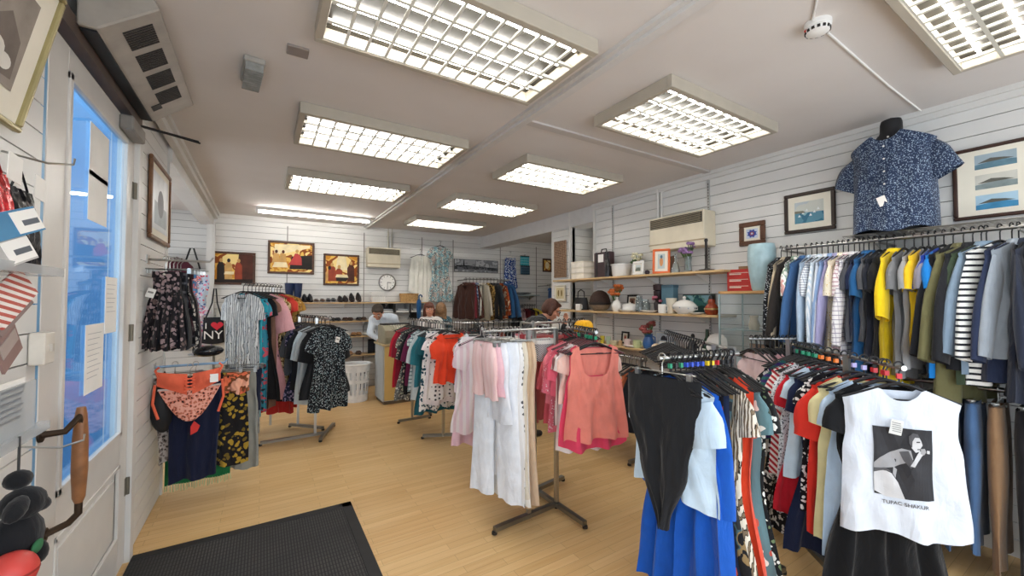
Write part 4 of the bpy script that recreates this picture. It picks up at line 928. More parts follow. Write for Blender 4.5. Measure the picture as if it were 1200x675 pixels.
def figs(kind):
    def f(mb, P):
        if kind == 0:
            blob(mb, P, 1, [(.55, 0), (1, 0), (1, 1), (.62, 1)], .0004)
            for x, c in ((.16, 4), (.62, 2), (.36, 5)):
                blob(mb, P, c, [(x-.1, .1), (x+.1, .1), (x+.09, .6), (x+.03, .72), (x-.05, .72), (x-.1, .58)], .0008+x*.0004); blob(mb, P, 5 if c != 5 else 4, ell(x, .77, .045, .07), .0018)
            blob(mb, P, 3, [(.24, .28), (.5, .28), (.5, .38), (.27, .38)], .002); blob(mb, P, 4, [(0, 0), (1, 0), (1, .12), (0, .1)], .0021)
        elif kind == 1:
            blob(mb, P, 4, [(.45, .1), (1, .1), (1, .62), (.5, .55)], .0004); blob(mb, P, 3, [(.08, .55), (.95, .88), (.95, .97), (.1, .96)], .0006)
            for x, c in ((.14, 5), (.3, 5)):
                blob(mb, P, c, [(x-.1, .3), (x+.08, .3), (x+.06, .62), (x-.06, .66)], .001); blob(mb, P, 1, ell(x, .7, .035, .06), .0016)
            blob(mb, P, 6, [(.42, .25), (.75, .25), (.74, .5), (.66, .66), (.58, .66), (.52, .48)], .0014); blob(mb, P, 5, ell(.63, .74, .04, .065), .0018)
            blob(mb, P, 3, [(.05, .15), (.42, .15), (.38, .33), (.1, .33)], .002)
        else:
            blob(mb, P, 3, [(.3, .5), (.7, .5), (.62, 1), (.38, 1)], .0004)
            for x, c, hgt in ((.2, 2, .62), (.8, 1, .7), (.42, 2, .55), (.12, 5, .5)):
                blob(mb, P, c, [(x-.12, .08), (x+.12, .08), (x+.1, hgt-.08), (x+.03, hgt), (x-.05, hgt), (x-.12, hgt-.12)], .0008+x*.0003); blob(mb, P, 4 if c == 5 else 5, ell(x, hgt+.06, .05, .07), .0018)
            blob(mb, P, 3, [(.3, .22), (.72, .22), (.68, .33), (.34, .33)], .002); blob(mb, P, 4, [(.34, .08), (.66, .08), (.7, .22), (.32, .22)], .0021)
    return f
def back_pic(u0, v0, u1, v1, label, art, **kw):
    a, b = at_y(u0, v0, YB), at_y(u1, v1, YB); w, h = b.x-a.x, a.z-b.z
    return framed(label, 'picture', ((a.x+b.x)/2, YB-.004, b.z), 0, w, h, FR, .035, 0, ARTM, art, **kw)
back_pic(248.5, 294, 299, 334, 'wood-framed painting of figures beside the white post, above the black tote bag', figs(0))
back_pic(314, 281.5, 368, 322, 'wood-framed painting with a figure in red, highest of the three brown paintings', figs(1))
back_pic(379, 297, 420.5, 335, 'wood-framed painting of people round a pale table, beside the clock', figs(2))
# lighthouse canvas
a, b = at_y(532, 303, YB), at_y(583, 320, YB)
def light_art(mb, P):
    mb.mat(1).poly([P(0, .15, .0004), P(1, .1, .0004), P(1, .38, .0004), P(.5, .46, .0004), (P(0, .42, .0004))]); mb.mat(2).poly([P(.02, .4, .0008), P(.45, .47, .0008), P(.3, .52, .0008), P(.05, .5, .0008)])
    mb.mat(2).poly([P(.19, .48, .001), P(.225, .48, .001), P(.217, .86, .001), P(.198, .86, .001)]); mb.mat(2).poly([P(.193, .84, .0012), P(.222, .84, .0012), P(.208, .95, .0012)])
    for k in range(5): mb.mat(3).poly([P(.05+.15*k, .1+.05*(k % 3), .001), P(.35+.13*k, .14+.05*(k % 2), .001), P(.3+.12*k, .18+.05*(k % 2), .001)])
a2 = framed('long black and white canvas of a lighthouse and sea on the back wall', 'picture', ((a.x+b.x)/2, YB-.004, b.z), 0, b.x-a.x, a.z-b.z, pm('#54565a', .7), .006, 0, [fab('noise', '#9b9da0', '#7d7f83', '#b5b7ba', s=6, bump=.1), fab('noise', '#55575b', '#3a3c40', '#6b6d72', s=9, bump=.1), pm('#1e1f22', .8), pm('#8a8c90', .8)], light_art, name='canvas_print')
# clock
p = at_y(453.5, 331, YB)
o = thing('wall_clock', 'round silver wall clock with white face on the back wall', 'clock', (p.x, YB-.004, p.z)); RX = Matrix.Rotation(PI/2, 3, 'X')
MB().lathe([(.148, 0), (.158, .015), (.155, .035), (.14, .038), (.135, .022)], R=RX, n=32).build('clock_rim', STEEL, o); MB().poly([(.137*math.cos(2*PI*k/32), -.0235, .137*math.sin(2*PI*k/32)) for k in range(32)]).build('clock_face', PAPER, o, smooth=False)
mb = MB()
for k in range(12):
    q = 2*PI*k/12; mb.box((.115*math.sin(q), -.0245, .115*math.cos(q)), (.008, .002, .02 if k % 3 else .03), Matrix.Rotation(q, 3, 'Y'))
mb.build('hour_mark', DARK, o, smooth=False)
for q, L, w, nm in ((math.radians(95), .07, .010, 'hour_hand'), (math.radians(178), .1, .007, 'minute_hand')): MB().box((L/2*math.sin(q), -.0275, L/2*math.cos(q)), (w, .002, L), Matrix.Rotation(q, 3, 'Y')).build(nm, DARK, o, smooth=False)
# side wall pictures
def seaart(mb, P):
    mb.mat(1).poly([P(0, 0, .0004), P(1, 0, .0004), P(1, .45, .0004), P(0, .5, .0004)])
    for k in range(6): mb.mat(2).poly([P(.12+.13*k, .3+.12*(k % 3), .0008), P(.22+.13*k, .3+.12*(k % 3), .0008), P(.17+.13*k, .42+.12*(k % 3), .0008)])
    mb.mat(3).poly([P(0, .48, .001), P(.4, .47, .001), P(.3, .58, .001), P(0, .6, .001)])
SEA = [fab('noise', '#c9ccc4', '#b9c3c8', '#d8d4c8', s=5, bump=.1), fab('noise', '#5f8fa3', '#3f7189', '#88b0ba', s=9, bump=.1), pm('#e6eaea', .7), pm('#7d7a68', .8)]
def side_pic(px, z0, z1, w, label, fm, fw, inner, artm, art, **kw):
    r = ray(px, 250); y = r.y/r.x*XR
    return framed(label, 'picture', (XR-.006, y, z0), -PI/2, w, z1-z0, fm, fw, inner, artm, art, **kw)
side_pic(949, 2.11, 2.45, .37, 'dark framed seascape on the side wall, level with the shirt bust', pm('#332620', .4, var=.2), .03, .05, SEA, seaart)
side_pic(882, 2.05, 2.27, .235, 'small wood framed blue star design above the pale vase', pm('#5a3a26', .4, var=.3, sc=30), .045, .02, [pm('#c7d0e0', .7), pm('#2f4a9a', .7), pm('#8a3a4a', .7)], lambda mb, P: [blob(mb, P, 1, [(.5+.46*math.cos(PI*k/8)*(1 if k % 2 else .7), .5+.46*math.sin(PI*k/8)*(1 if k % 2 else .7)) for k in range(16)], .0005), blob(mb, P, 2, ell(.5, .5, .2, .2), .001), blob(mb, P, 0, ell(.5, .5, .1, .1), .0015)])
def three(mb, P):
    for i, (c1, c2) in enumerate(((1, 2), (3, 4), (5, 6))):
        y0 = .70-.31*i; mb.mat(c1).poly([P(.24, y0, .0004), P(.78, y0, .0004), P(.78, y0+.22, .0004), P(.24, y0+.22, .0004)])
        mb.mat(c2).poly([P(.24, y0, .0008), P(.78, y0, .0008), P(.78, y0+.08, .0008), P(.55, y0+.11, .0008), P(.24, y0+.07, .0008)])
        mb.mat(7).poly([P(.27, y0+.09, .0012), P(.45, y0+.15, .0012), P(.62, y0+.13, .0012), P(.75, y0+.1, .0012)])
side_pic(1168, 2.06, 2.52, .36, 'large dark framed set of three harbour views next to the shirt bust', pm('#3b241b', .4, var=.2), .022, 0, [MOUNT, pm('#9fb0ba', .7), pm('#5d7f8f', .7, var=.4), pm('#c9c7bd', .7), pm('#7e8b8c', .7, var=.4), pm('#a9c9dc', .7), pm('#3f86b0', .7, var=.4), pm('#5b5a52', .8, var=.4)], three)
# ---- ornament shelves
PINE = pm('#c9a878', .5, name='shelf_board', var=.15, sc=6)
SHX0, SHX1 = 3.54, XR-.02
def shelf(name, label, lo, hi, brackets, axis='y', m=PINE):
    o = thing(name, label, 'shelf', ((lo[0]+hi[0])/2, (lo[1]+hi[1])/2, hi[2])); c = o.location
    MB().b2([a-b for a, b in zip(lo, c)], [a-b for a, b in zip(hi, c)]).build('shelf_board', m, o, smooth=False, bev=.003)
    for q in brackets:
        if axis == 'y': mb = MB().poly([(hi[0]-c.x, q-c.y-.004, lo[2]-c.z-.001), (hi[0]-c.x-.22, q-c.y-.004, lo[2]-c.z-.001), (hi[0]-c.x, q-c.y-.004, lo[2]-c.z-.09)], .008, (0, 1, 0))
        else: mb = MB().poly([(q-c.x-.004, hi[1]-c.y, lo[2]-c.z-.001), (q-c.x-.004, hi[1]-c.y-.2, lo[2]-c.z-.001), (q-c.x-.004, hi[1]-c.y, lo[2]-c.z-.09)], .008, (1, 0, 0))
        mb.build('shelf_bracket', WHITE, o, smooth=False)
    return o
Z1, Z2, Z3 = 1.82, 1.40, 1.0
shelf('wall_shelf', 'top ornament shelf on the side wall under the heater', (SHX0, 2.08, Z1-.022), (SHX1, 4.6, Z1), (2.42, 3.03, 3.75))
shelf('wall_shelf', 'middle ornament shelf holding the brown hat and white tureen', (SHX0, 2.14, Z2-.022), (SHX1, 4.6, Z2), (2.42, 3.03, 3.75))
shelf('wall_shelf', 'lowest ornament shelf holding mugs and the oval picture', (SHX0, 2.14, Z3-.022), (SHX1, 4.6, Z3), (2.42, 3.03, 3.75))
def sp(px, z, X=3.68):
    r = ray(px, 350-(z-1.55)*100); return V(X, r.y/r.x*X, z+.001)
def k_at(px, X=3.68): return mpp(sp(px, 1.5, X))
CER = pm('#eceae4', .2, name='glazed_white', var=.02, coat=.3); CLEAR = pm('#dfe9ea', .05, 0, .6, name='clear_glass', var=0, trans=.9)
SW = -PI/2
def pot(name, label, cat, px, z, prof, m, part='body', X=3.68, n=20, sx=1, sy=1):
    o = thing(name, label, cat, sp(px, z, X), SW); MB().lathe(prof, n=n, sx=sx, sy=sy).build(part, m, o); return o
def lath(r, h, f=1.0, base=.8): return [(1e-5, 0), (r*base, 0), (r*base*1.02, .004), (r*(base+f)/2, h*.5), (r*f, h), (r*f-.006, h), (r*base*.9, .012), (1e-5, .012)]
def bloom(o, name, spots, r, m, stem=None):
    for (x, y, z) in spots: MB().ball((x, y, z), (r, r, r*.8), 9, 6).build(name, m, o)
    if stem:
        mb = MB()
        for (x, y, z) in spots: mb.tube([(0, 0, .02), (x*.4, y*.4, z*.6), (x, y, z)], .003, 5)
        mb.build('stem', stem, o)
STEMG = pm('#4f6b3a', .7)
# top shelf
for i, (dz, lb) in enumerate(((0, 'lowest white storage box of the stack at the far end of the top shelf'), (.079, 'middle white storage box of the stack at the far end of the top shelf'), (.158, 'topmost white storage box of the stack at the far end of the top shelf'))):
    o = thing('storage_box', lb, 'box', sp(683, Z1)+V(0, 0, dz), SW); MB().b2((-.125, -.1, 0), (.125, .1, .06)).build('box_body', pm('#e6ded0', .6), o, smooth=False, bev=.004); MB().b2((-.128, -.103, .055), (.128, .103, .076)).build('box_lid', pm('#d9cfbd', .6), o, smooth=False, bev=.004)
o = thing('leather_case', 'dark brown upright leather case on the top shelf', 'case', sp(708, Z1, 3.72), SW)
MB().b2((-.14, -.05, 0), (.14, .05, .33)).build('case_body', pm('#3a2427', .45, var=.2), o, smooth=False, bev=.012); MB().b2((-.05, -.056, .2), (.04, -.05, .3)).build('white_label', PAPER, o, smooth=False)
MB().tube([(-.05, 0, .33), (-.04, 0, .37), (.04, 0, .37), (.05, 0, .33)], .008, 6).build('handle', DARK, o); MB().b2((-.09, -.054, 0), (-.07, -.049, .33)).b2((.07, -.054, 0), (.09, -.049, .33)).build('strap', BLACK, o, smooth=False)
o = thing('wine_bottle', 'tall black bottle in front of the dark leather case', 'bottle', sp(712, Z1, 3.6), SW); MB().lathe([(1e-5, 0), (.036, 0), (.037, .16), (.03, .2), (.014, .23), (.013, .29), (.016, .3), (1e-5, .3)], n=16).build('bottle_body', pm('#1d191c', .2), o); MB().lathe([(.0145, .255), (.0165, .26), (.0165, .302), (1e-5, .304)], n=12).build('bottle_cap', BLACK, o)
o = pot('enamel_tub', 'white oval tub with a rim on the top shelf', 'tub', 728, Z1, [(1e-5, 0), (.09, 0), (.1, .02), (.108, .14), (.1, .14), (.09, .02), (1e-5, .015)], CER, 'tub_body', sx=1.15); MB().lathe([(.1, .135), (.118, .137), (.118, .15), (.104, .152)], n=24, sx=1.15).build('rim', CER, o)
o = pot('flower_vase', 'small vase of cream flowers behind the white photo frame', 'vase', 746, Z1, lath(.035, .12, .8, 1), CER, X=3.8)
bloom(o, 'flower', [(.06*math.cos(k*2.4)*(k % 3+1)/3, .05*math.sin(k*2.4), .2+.018*(k % 5)) for k in range(13)], .022, pm('#e6dfc0', .7), STEMG)
bloom(o, 'leaf_spray', [(.08*math.cos(k*2+1), .05*math.sin(k*2+1), .16+.015*(k % 3)) for k in range(7)], .02, pm('#56704a', .8))
framed('white photo frame standing on the top shelf', 'photo frame', sp(748, Z1, 3.58), SW, .155, .155, CER, .03, .012, [pm('#9aa09a', .7), pm('#6d7468', .8), pm('#c9cfcf', .7)], lambda mb, P: [blob(mb, P, 1, [(0, 0), (1, 0), (1, .4), (.5, .55), (0, .35)], .0005), blob(mb, P, 2, [(0, .6), (1, .65), (1, 1), (0, 1)], .0006)], tilt=-.12, name='photo_frame')
o = pot('ornament', 'tiny dark round ornament beside the white photo frame', 'ornament', 758.5, Z1, [(1e-5, 0), (.02, 0), (.028, .02), (.022, .04), (1e-5, .05)], pm('#2a1a22', .3), X=3.57)
framed('orange photo frame propped on the top shelf', 'photo frame', sp(775, Z1, 3.62), SW+.5, .18, .27, pm('#dd6a35', .4), .024, .03, [pm('#b9c6c4', .7), pm('#c98d5a', .7), pm('#4a6a7a', .7)], lambda mb, P: [blob(mb, P, 1, ell(.5, .45, .25, .3), .0005), blob(mb, P, 2, ell(.5, .8, .18, .12), .0006)], tilt=-.15, name='photo_frame')
o = thing('photo_frame', 'brown easel frame leaning behind the orange photo frame', 'photo frame', sp(784, Z1, 3.74), SW, rot=(-.2, 0, SW-.6)); MB().b2((-.07, -.008, 0), (.07, .008, .2)).build('frame_back', pm('#6d4a33', .6), o, smooth=False, bev=.003); MB().b2((-.015, .008, 0), (.015, .014, .16)).build('easel_strut', pm('#8b6a4a', .6), o, smooth=False)
o = pot('glass_decanter', 'clear glass decanter beside the purple flowers', 'decanter', 792, Z1, [(1e-5, 0), (.04, 0), (.045, .03), (.03, .09), (.012, .13), (.014, .2), (.011, .2), (1e-5, .19)], CLEAR, X=3.66)
o = pot('flower_vase', 'clear glass vase of purple flowers on the top shelf', 'vase', 806.5, Z1, [(1e-5, 0), (.04, 0), (.035, .05), (.03, .1), (.04, .16), (.037, .16), (.027, .1), (.03, .02), (1e-5, .015)], CLEAR, X=3.66)
bloom(o, 'flower', [(.085*math.cos(k*2.4)*(.4+.6*((k*7) % 5)/4), .06*math.sin(k*2.4), .2+.022*((k*3) % 5)) for k in range(20)], .021, pm('#8a6a96', .7, var=.3), STEMG)
o = pot('candlestick', 'tall dark turned candlestick on the top shelf', 'candlestick', 828, Z1, [(1e-5, 0), (.07, 0), (.07, .012), (.02, .018), (.014, .03), (.013, .14), (.018, .15), (.013, .16), (.012, .28), (.018, .29), (.014, .31), (1e-5, .315)], pm('#231b18', .4), 'turned_stem', X=3.62); MB().b2((-.085, -.05, 0), (.085, .05, .006)).build('base_plate', pm('#2c211c', .5), o, smooth=False)
# glass cabinet with vase and red box
c0 = thing('display_cabinet', 'glass display cabinet with a pine top at the end of the shelves', 'cabinet', (3.66, 1.87, 0)); 
MB().b2((-.19, -.24, 1.595), (.2, .22, 1.62)).build('cabinet_top', pm('#b98d5a', .5, var=.15), c0, smooth=False, bev=.003); MB().b2((-.19, -.24, .1), (.2, .22, .14)).b2((-.19, -.24, 0), (.2, .22, .1)).build('cabinet_base', pm('#a67f55', .5, var=.15), c0, smooth=False)
PANE = pm('#bfd6da', .03, 0, .6, name='cabinet_pane', var=0, alpha=.1)
for lo, hi in (((-.185, -.235, .14), (-.18, .215, 1.595)), ((-.185, -.235, .14), (.195, -.23, 1.595)), ((-.185, .21, .14), (.195, .215, 1.595))): MB().b2(lo, hi).build('glass_panel', PANE, c0, smooth=False)
for z in (.55, .95, 1.28): MB().b2((-.178, -.228, z), (.19, .208, z+.006)).build('glass_shelf', pm('#a5c4c2', .05, 0, .6, name='shelf_glass', var=0, alpha=.5), c0, smooth=False)
for x, y in ((-.185, -.235), (-.185, .213), (.193, -.235), (.193, .213)): MB().b2((x-.006, y-.006, .14), (x+.006, y+.006, 1.595)).build('corner_strip', pm('#9fb3b2', .3, .4), c0, smooth=False)
def incab(dx, dy, z): return V(3.66+dx, 1.87+dy, z+.007)
o = thing('carved_plaque', 'brown wooden plaque on the upper glass shelf of the cabinet', 'plaque', incab(.05, -.05, .95), 0); MB().b2((-.02, -.12, 0), (0, .12, .2)).build('plaque_board', pm('#8e5f38', .5, var=.2), o, smooth=False, bev=.004); MB().ball((-.02, 0, .1), (.012, .06, .05)).build('carved_motif', pm('#5f3c22', .5), o)
for i, (dx, dy, m, lb) in enumerate(((-.05, .12, '#cdd6dc', 'small pale jug inside the glass cabinet'), (-.08, -.15, '#3a3f46', 'dark pewter tankard inside the glass cabinet'), (-.06, -.02, '#b5a288', 'stoneware pot inside the glass cabinet'))):
    o = thing('jug' if i == 0 else ('tankard' if i == 1 else 'pot'), lb, 'ornament', incab(dx, dy, .957 if i != 2 else 1.28)); MB().lathe([(1e-5, 0), (.035, 0), (.045, .04), (.03, .09), (.036, .12), (.03, .12), (1e-5, .01)]).build('vessel', pm(m, .25), o); MB().tube([(.03, 0, .1), (.06, 0, .09), (.06, 0, .04), (.04, 0, .03)], .005, 6).build('handle', pm(m, .25), o)
r = ray(893, 330); X = 3.6
o = thing('tall_vase', 'large pale blue ceramic vase on the glass cabinet', 'vase', (X, r.y/r.x*X, 1.621)); MB().lathe([(1e-5, 0), (.068, 0), (.078, .02), (.098, .16), (.107, .27), (.104, .36), (.096, .395), (.088, .395), (.09, .34), (.08, .1), (1e-5, .05)], n=32).build('vase_body', pm('#a9c6cd', .3, var=.06, sc=30, coat=.3), o)
r = ray(871, 330); X = 3.72
o = thing('gift_box', 'red cardboard gift box beside the pale blue vase', 'box', (X, r.y/r.x*X, 1.621), SW+.15); MB().b2((-.12, -.05, 0), (.12, .05, .2)).build('carton', pm('#b5302a', .5, var=.1), o, smooth=False, bev=.002); mb = MB()
for k in range(3): mb.b2((-.1, -.0515, .03+.06*k), (.0, -.05, .04+.06*k)).b2((-.1, -.0515, .045+.06*k), (.06, -.05, .049+.06*k))
mb.build('printed_band', pm('#e6d9c8', .6), o, smooth=False); MB().b2((-.02, -.05, .2), (.06, .05, .225)).build('carton_flap', pm('#8a6a4a', .6), o, smooth=False)
# middle shelf
o = thing('handbag', 'black handbag at the far end of the middle shelf', 'bag', sp(681, Z2, 3.74), SW); MB().grid(lambda a, b: (.14*(1-.2*b*b)*math.copysign(abs(math.cos(2*PI*a))**.5, math.cos(2*PI*a)), .05*(1-.4*b)*math.sin(2*PI*a), .17*b), 24, 6, True).poly([(-.1, -.02, .165), (.1, -.02, .165), (.1, .02, .165), (-.1, .02, .165)]).build('bag_body', pm('#17171a', .4), o); MB().tube([(-.07, 0, .16), (-.06, 0, .25), (0, 0, .28), (.06, 0, .25), (.07, 0, .16)], .007, 6).build('bag_handle', BLACK, o)
def mug(label, px, z, m, r=.04, h=.085, X=3.62, hm=None):
    o = pot('mug', label, 'mug', px, z, [(1e-5, 0), (r*.9, 0), (r, .01), (r, h), (r-.005, h), (r-.006, .01), (1e-5, .008)], m, 'cup', X=X); MB().tube([(r-.003, 0, h*.85), (r+.028, 0, h*.8), (r+.028, 0, h*.3), (r-.003, 0, h*.2)], .005, 6).build('handle', hm or m, o); return o
mug('white mug in front of the black handbag', 678, Z2, CER, X=3.6)
o = thing('brown_hat', 'dark brown woven hat standing on the stone bowl', 'hat', sp(703, Z2+.075, 3.66), SW); MB().lathe([(.13, 0), (.135, .01), (.13, .06), (.115, .11), (.08, .16), (.03, .185), (1e-5, .187)], n=28).build('hat_crown', pm('#35231b', .8, var=.35, sc=60), o); MB().lathe([(.133, .004), (.139, .006), (.137, .032), (.132, .034)], n=28).build('hat_band', pm('#20150f', .7), o)
pot('stone_bowl', 'wide grey-brown bowl under the brown hat', 'bowl', 703, Z2, [(1e-5, 0), (.07, 0), (.11, .03), (.135, .075), (.128, .075), (.1, .03), (1e-5, .012)], pm('#8a7a68', .5, var=.2, sc=40), 'bowl_body', X=3.66)
o = pot('flower_vase', 'white round vase of orange flowers on the middle shelf', 'vase', 722.5, Z2, [(1e-5, 0), (.035, 0), (.055, .04), (.058, .075), (.04, .12), (.022, .145), (.03, .175), (.026, .175), (1e-5, .13)], CER, X=3.62)
bloom(o, 'flower', [(.09*math.cos(k*2.4)*(.3+.7*((k*7) % 5)/4), .07*math.sin(k*2.4), .21+.024*((k*3) % 5)) for k in range(20)], .026, pm('#b9602c', .7, var=.3), STEMG)
o = pot('casserole_dish', 'white lidded casserole dish on the middle shelf', 'dish', 738, Z2, [(1e-5, 0), (.075, 0), (.088, .02), (.09, .07), (.082, .07), (1e-5, .01)], CER, 'dish_body', X=3.7); MB().lathe([(.094, .07), (.09, .08), (.04, .098), (.012, .1), (.014, .112), (1e-5, .115)]).build('dish_lid', CER, o)
for px, lb in ((734, 'white oval serving plate before the lidded casserole'), (760, 'white oval serving plate before the glass jars')): pot('serving_plate', lb, 'plate', px, Z2, [(1e-5, 0), (.06, 0), (.11, .022), (.113, .026), (.108, .026), (.06, .008), (1e-5, .008)], CER, 'plate_body', X=3.6, sx=1.0, sy=.5)
framed('dark photo frame leaning behind the casserole dish', 'photo frame', sp(741, Z2, 3.83), SW, .16, .2, DARK, .02, .02, [pm('#7d5a4a', .7), pm('#3a2a24', .8)], lambda mb, P: blob(mb, P, 1, ell(.5, .45, .25, .35), .0005), tilt=-.1, name='photo_frame')
for px, h, lb in ((749.5, .17, 'taller clear glass jar on the middle shelf'), (757, .13, 'shorter clear glass jar on the middle shelf')):
    o = pot('glass_jar', lb, 'jar', px, Z2, [(1e-5, 0), (.045, 0), (.047, h*.8), (.03, h*.95), (.03, h), (.027, h), (.04, h*.78), (.042, .008), (1e-5, .006)], CLEAR, 'jar_body', X=3.72); MB().lathe([(.033, h), (.033, h+.015), (1e-5, h+.02)], n=14).build('jar_lid', CLEAR, o)
o = pot('plant_pot', 'dark stacked pot with pink flowers on the middle shelf', 'plant', 771.5, Z2, [(1e-5, 0), (.04, 0), (.05, .1), (.045, .11), (.03, .13), (.045, .15), (.05, .24), (.044, .24), (1e-5, .2)], pm('#2f2326', .4), X=3.76)
bloom(o, 'flower', [(.05*math.cos(k*2.2), -.03+.03*math.sin(k*2.2), .13+.02*(k % 3)) for k in range(9)], .02, pm('#b2677a', .7)); MB().lathe([(.03, .24), (.052, .25), (.055, .31), (1e-5, .32)]).build('pot_upper', pm('#3b2426', .5), o)
mug('white china mug in front of the dark stacked pot', 776, Z2, CER, X=3.58, h=.095)
pot('ribbed_vase', 'cream tapered vase beside the tureen', 'vase', 787, Z2, lath(.055, .16, 1, .75), pm('#dcd5c2', .4), X=3.64)
o = thing('canister', 'blue-grey square canister behind the cream vase', 'canister', sp(785, Z2, 3.8), SW); MB().b2((-.075, -.05, 0), (.075, .05, .3)).build('canister_body', pm('#5d8496', .4), o, smooth=False, bev=.008); MB().b2((-.078, -.053, .27), (.078, .053, .305)).build('canister_lid', pm('#4a6c7d', .4), o, smooth=False, bev=.006)
o = pot('soup_tureen', 'white soup tureen with lid and painted sprigs', 'tureen', 802, Z2, [(1e-5, 0), (.06, 0), (.065, .01), (.1, .04), (.108, .075), (.1, .08), (1e-5, .02)], CER, 'tureen_bowl', X=3.62, n=26, sx=1.1)
MB().lathe([(.11, .08), (.106, .09), (.08, .118), (.04, .138), (.014, .142), (.012, .152), (.018, .162), (.012, .174), (1e-5, .176)], n=26, sx=1.1).build('tureen_lid', CER, o)
for s in (-1, 1): MB().tube([(s*.11, 0, .07), (s*.145, 0, .075), (s*.145, 0, .045), (s*.1, 0, .04)], .006, 6).build('handle', CER, o)
mb = MB()
for k in range(9): mb.ball((.118*math.cos(k*.7), .108*math.sin(k*.7), .058+.008*(k % 2)), .007, 6, 4)
mb.build('painted_sprig', pm('#9aa7b5', .5), o)
pot('saucer', 'white saucer beside the tureen', 'saucer', 816, Z2, [(1e-5, 0), (.04, 0), (.075, .018), (.072, .02), (.04, .006), (1e-5, .006)], CER, 'plate_body', X=3.57)
framed('wide blue-green landscape picture leaning at the back of the middle shelf', 'picture', sp(819, Z2, 3.84), SW, .36, .2, pm('#33413f', .5), .012, 0, [fab('noise', '#3f7470', '#2a5560', '#6d9c92', '#8fb9c4', s=9, bump=.1), pm('#22403f', .8)], lambda mb, P: blob(mb, P, 1, [(0, 0), (1, 0), (1, .3), (.6, .4), (.3, .25), (0, .35)], .0005), tilt=-.05)
o = pot('figural_bottle', 'red-brown round bottle with a black cap on the middle shelf', 'bottle', 834, Z2, [(1e-5, 0), (.045, 0), (.062, .03), (.064, .06), (.045, .095), (.03, .11), (.034, .13), (.024, .15), (1e-5, .152)], pm('#8a3a20', .25, var=.3, sc=50), 'bottle_body', X=3.6); MB().lathe([(.024, .148), (.027, .155), (.02, .18), (1e-5, .19)]).build('bottle_cap', BLACK, o); MB().lathe([(.066, .05), (.0665, .053), (.0665, .06), (.066, .063)]).build('gold_band', GILT, o)
# lowest shelf
framed('small dark frame with a red picture on the lowest shelf', 'photo frame', sp(733, Z3, 3.8), SW, .12, .15, DARK, .022, .015, [pm('#b8a890', .7), pm('#a23a33', .7)], lambda mb, P: blob(mb, P, 1, ell(.5, .5, .3, .3), .0005), tilt=-.1, name='photo_frame')
for px, hx, lb, r in ((706, '#d6c24a', 'yellow glass tumbler at the far end of the lowest shelf', .03), (713, '#b9cdb4', 'green glass tumbler on the lowest shelf', .03)):
    pot('tumbler', lb, 'glass', px, Z3, lath(r, .09, 1, .85), pm(hx, .1, 0, .6), 'glass_body', X=3.62, n=14)
mug('pale pink mug on the lowest shelf', 735.5, Z3, pm('#dcc4bd', .35), X=3.62)
mug('yellow-green mug on the lowest shelf', 746.5, Z3, pm('#c6cc98', .35), X=3.6, r=.045)
o = pot('wooden_figure', 'small wooden figure on the lowest shelf', 'ornament', 727, Z3, [(1e-5, 0), (.03, 0), (.02, .03), (.026, .05), (1e-5, .07)], pm('#b3916a', .6), X=3.6)
pot('butter_dish', 'cream dish beside the glass tumblers', 'dish', 719.5, Z3, lath(.05, .05, 1, .7), pm('#d8cfae', .4), 'dish_body', X=3.6)
pot('oval_platter', 'white shallow oval platter on the lowest shelf', 'plate', 738, Z3, [(1e-5, 0), (.06, 0), (.1, .018), (.098, .02), (.06, .006), (1e-5, .006)], CER, 'plate_body', X=3.575, sy=.5)
o = pot('flower_jug', 'blue jug of dark red flowers on the lowest shelf', 'jug', 760, Z3, [(1e-5, 0), (.05, 0), (.068, .05), (.055, .1), (.04, .13), (.05, .16), (.044, .16), (1e-5, .1)], pm('#2f5a92', .3, var=.2), X=3.66)
bloom(o, 'flower', [(.085*math.cos(k*2.4)*(.3+.7*((k*7) % 5)/4), .07*math.sin(k*2.4), .19+.024*((k*3) % 5)) for k in range(16)], .026, pm('#8a4440', .7, var=.3), STEMG); MB().tube([(.05, 0, .14), (.09, 0, .13), (.09, 0, .06), (.06, 0, .05)], .007, 6).build('handle', pm('#2f5a92', .3), o)
framed('grey frame with an oval dark picture on the lowest shelf', 'picture', sp(778, Z3, 3.8), SW, .24, .19, pm('#b5b8bd', .5), .012, .01, [pm('#c8ccd2', .6), pm('#3b3a40', .7)], lambda mb, P: blob(mb, P, 1, ell(.5, .5, .2, .33, 20), .0005), tilt=-.08)
framed('pale framed card lying against the oval picture', 'picture', sp(781, Z3, 3.7), SW, .22, .1, pm('#a9b2ba', .4), .012, .01, [pm('#e4e6e8', .6)], lambda mb, P: None, tilt=-.25)
o = thing('seashell', 'beige sea shell at the front of the lowest shelf', 'shell', sp(769, Z3, 3.6), SW); MB().lathe([(1e-5, -.05), (.02, -.045), (.034, -.02), (.038, .01), (.026, .04), (.012, .06), (1e-5, .075)], (0, 0, .036), n=18, R=Matrix.Rotation(PI/2, 3, 'Y')).build('shell_body', pm('#d2bea2', .5, var=.25, sc=50), o)
mb = MB(); 
for k in range(5): mb.lathe([(.036-.005*k, 0), (.038-.005*k, .004), (.036-.005*k, .008)], (0.01+.012*k, 0, .036), 14, R=Matrix.Rotation(PI/2, 3, 'Y'))
mb.build('shell_ridge', pm('#b89c7a', .5), o)
o = pot('carved_figure', 'black cone shaped figure on the lowest shelf', 'ornament', 812, Z3, [(1e-5, 0), (.095, 0), (.09, .012), (.05, .07), (.02, .13), (.014, .15), (1e-5, .155)], pm('#17181b', .4), X=3.7); MB().ball((0, 0, .175), (.02, .02, .026)).build('figure_head', pm('#17181b', .4), o)
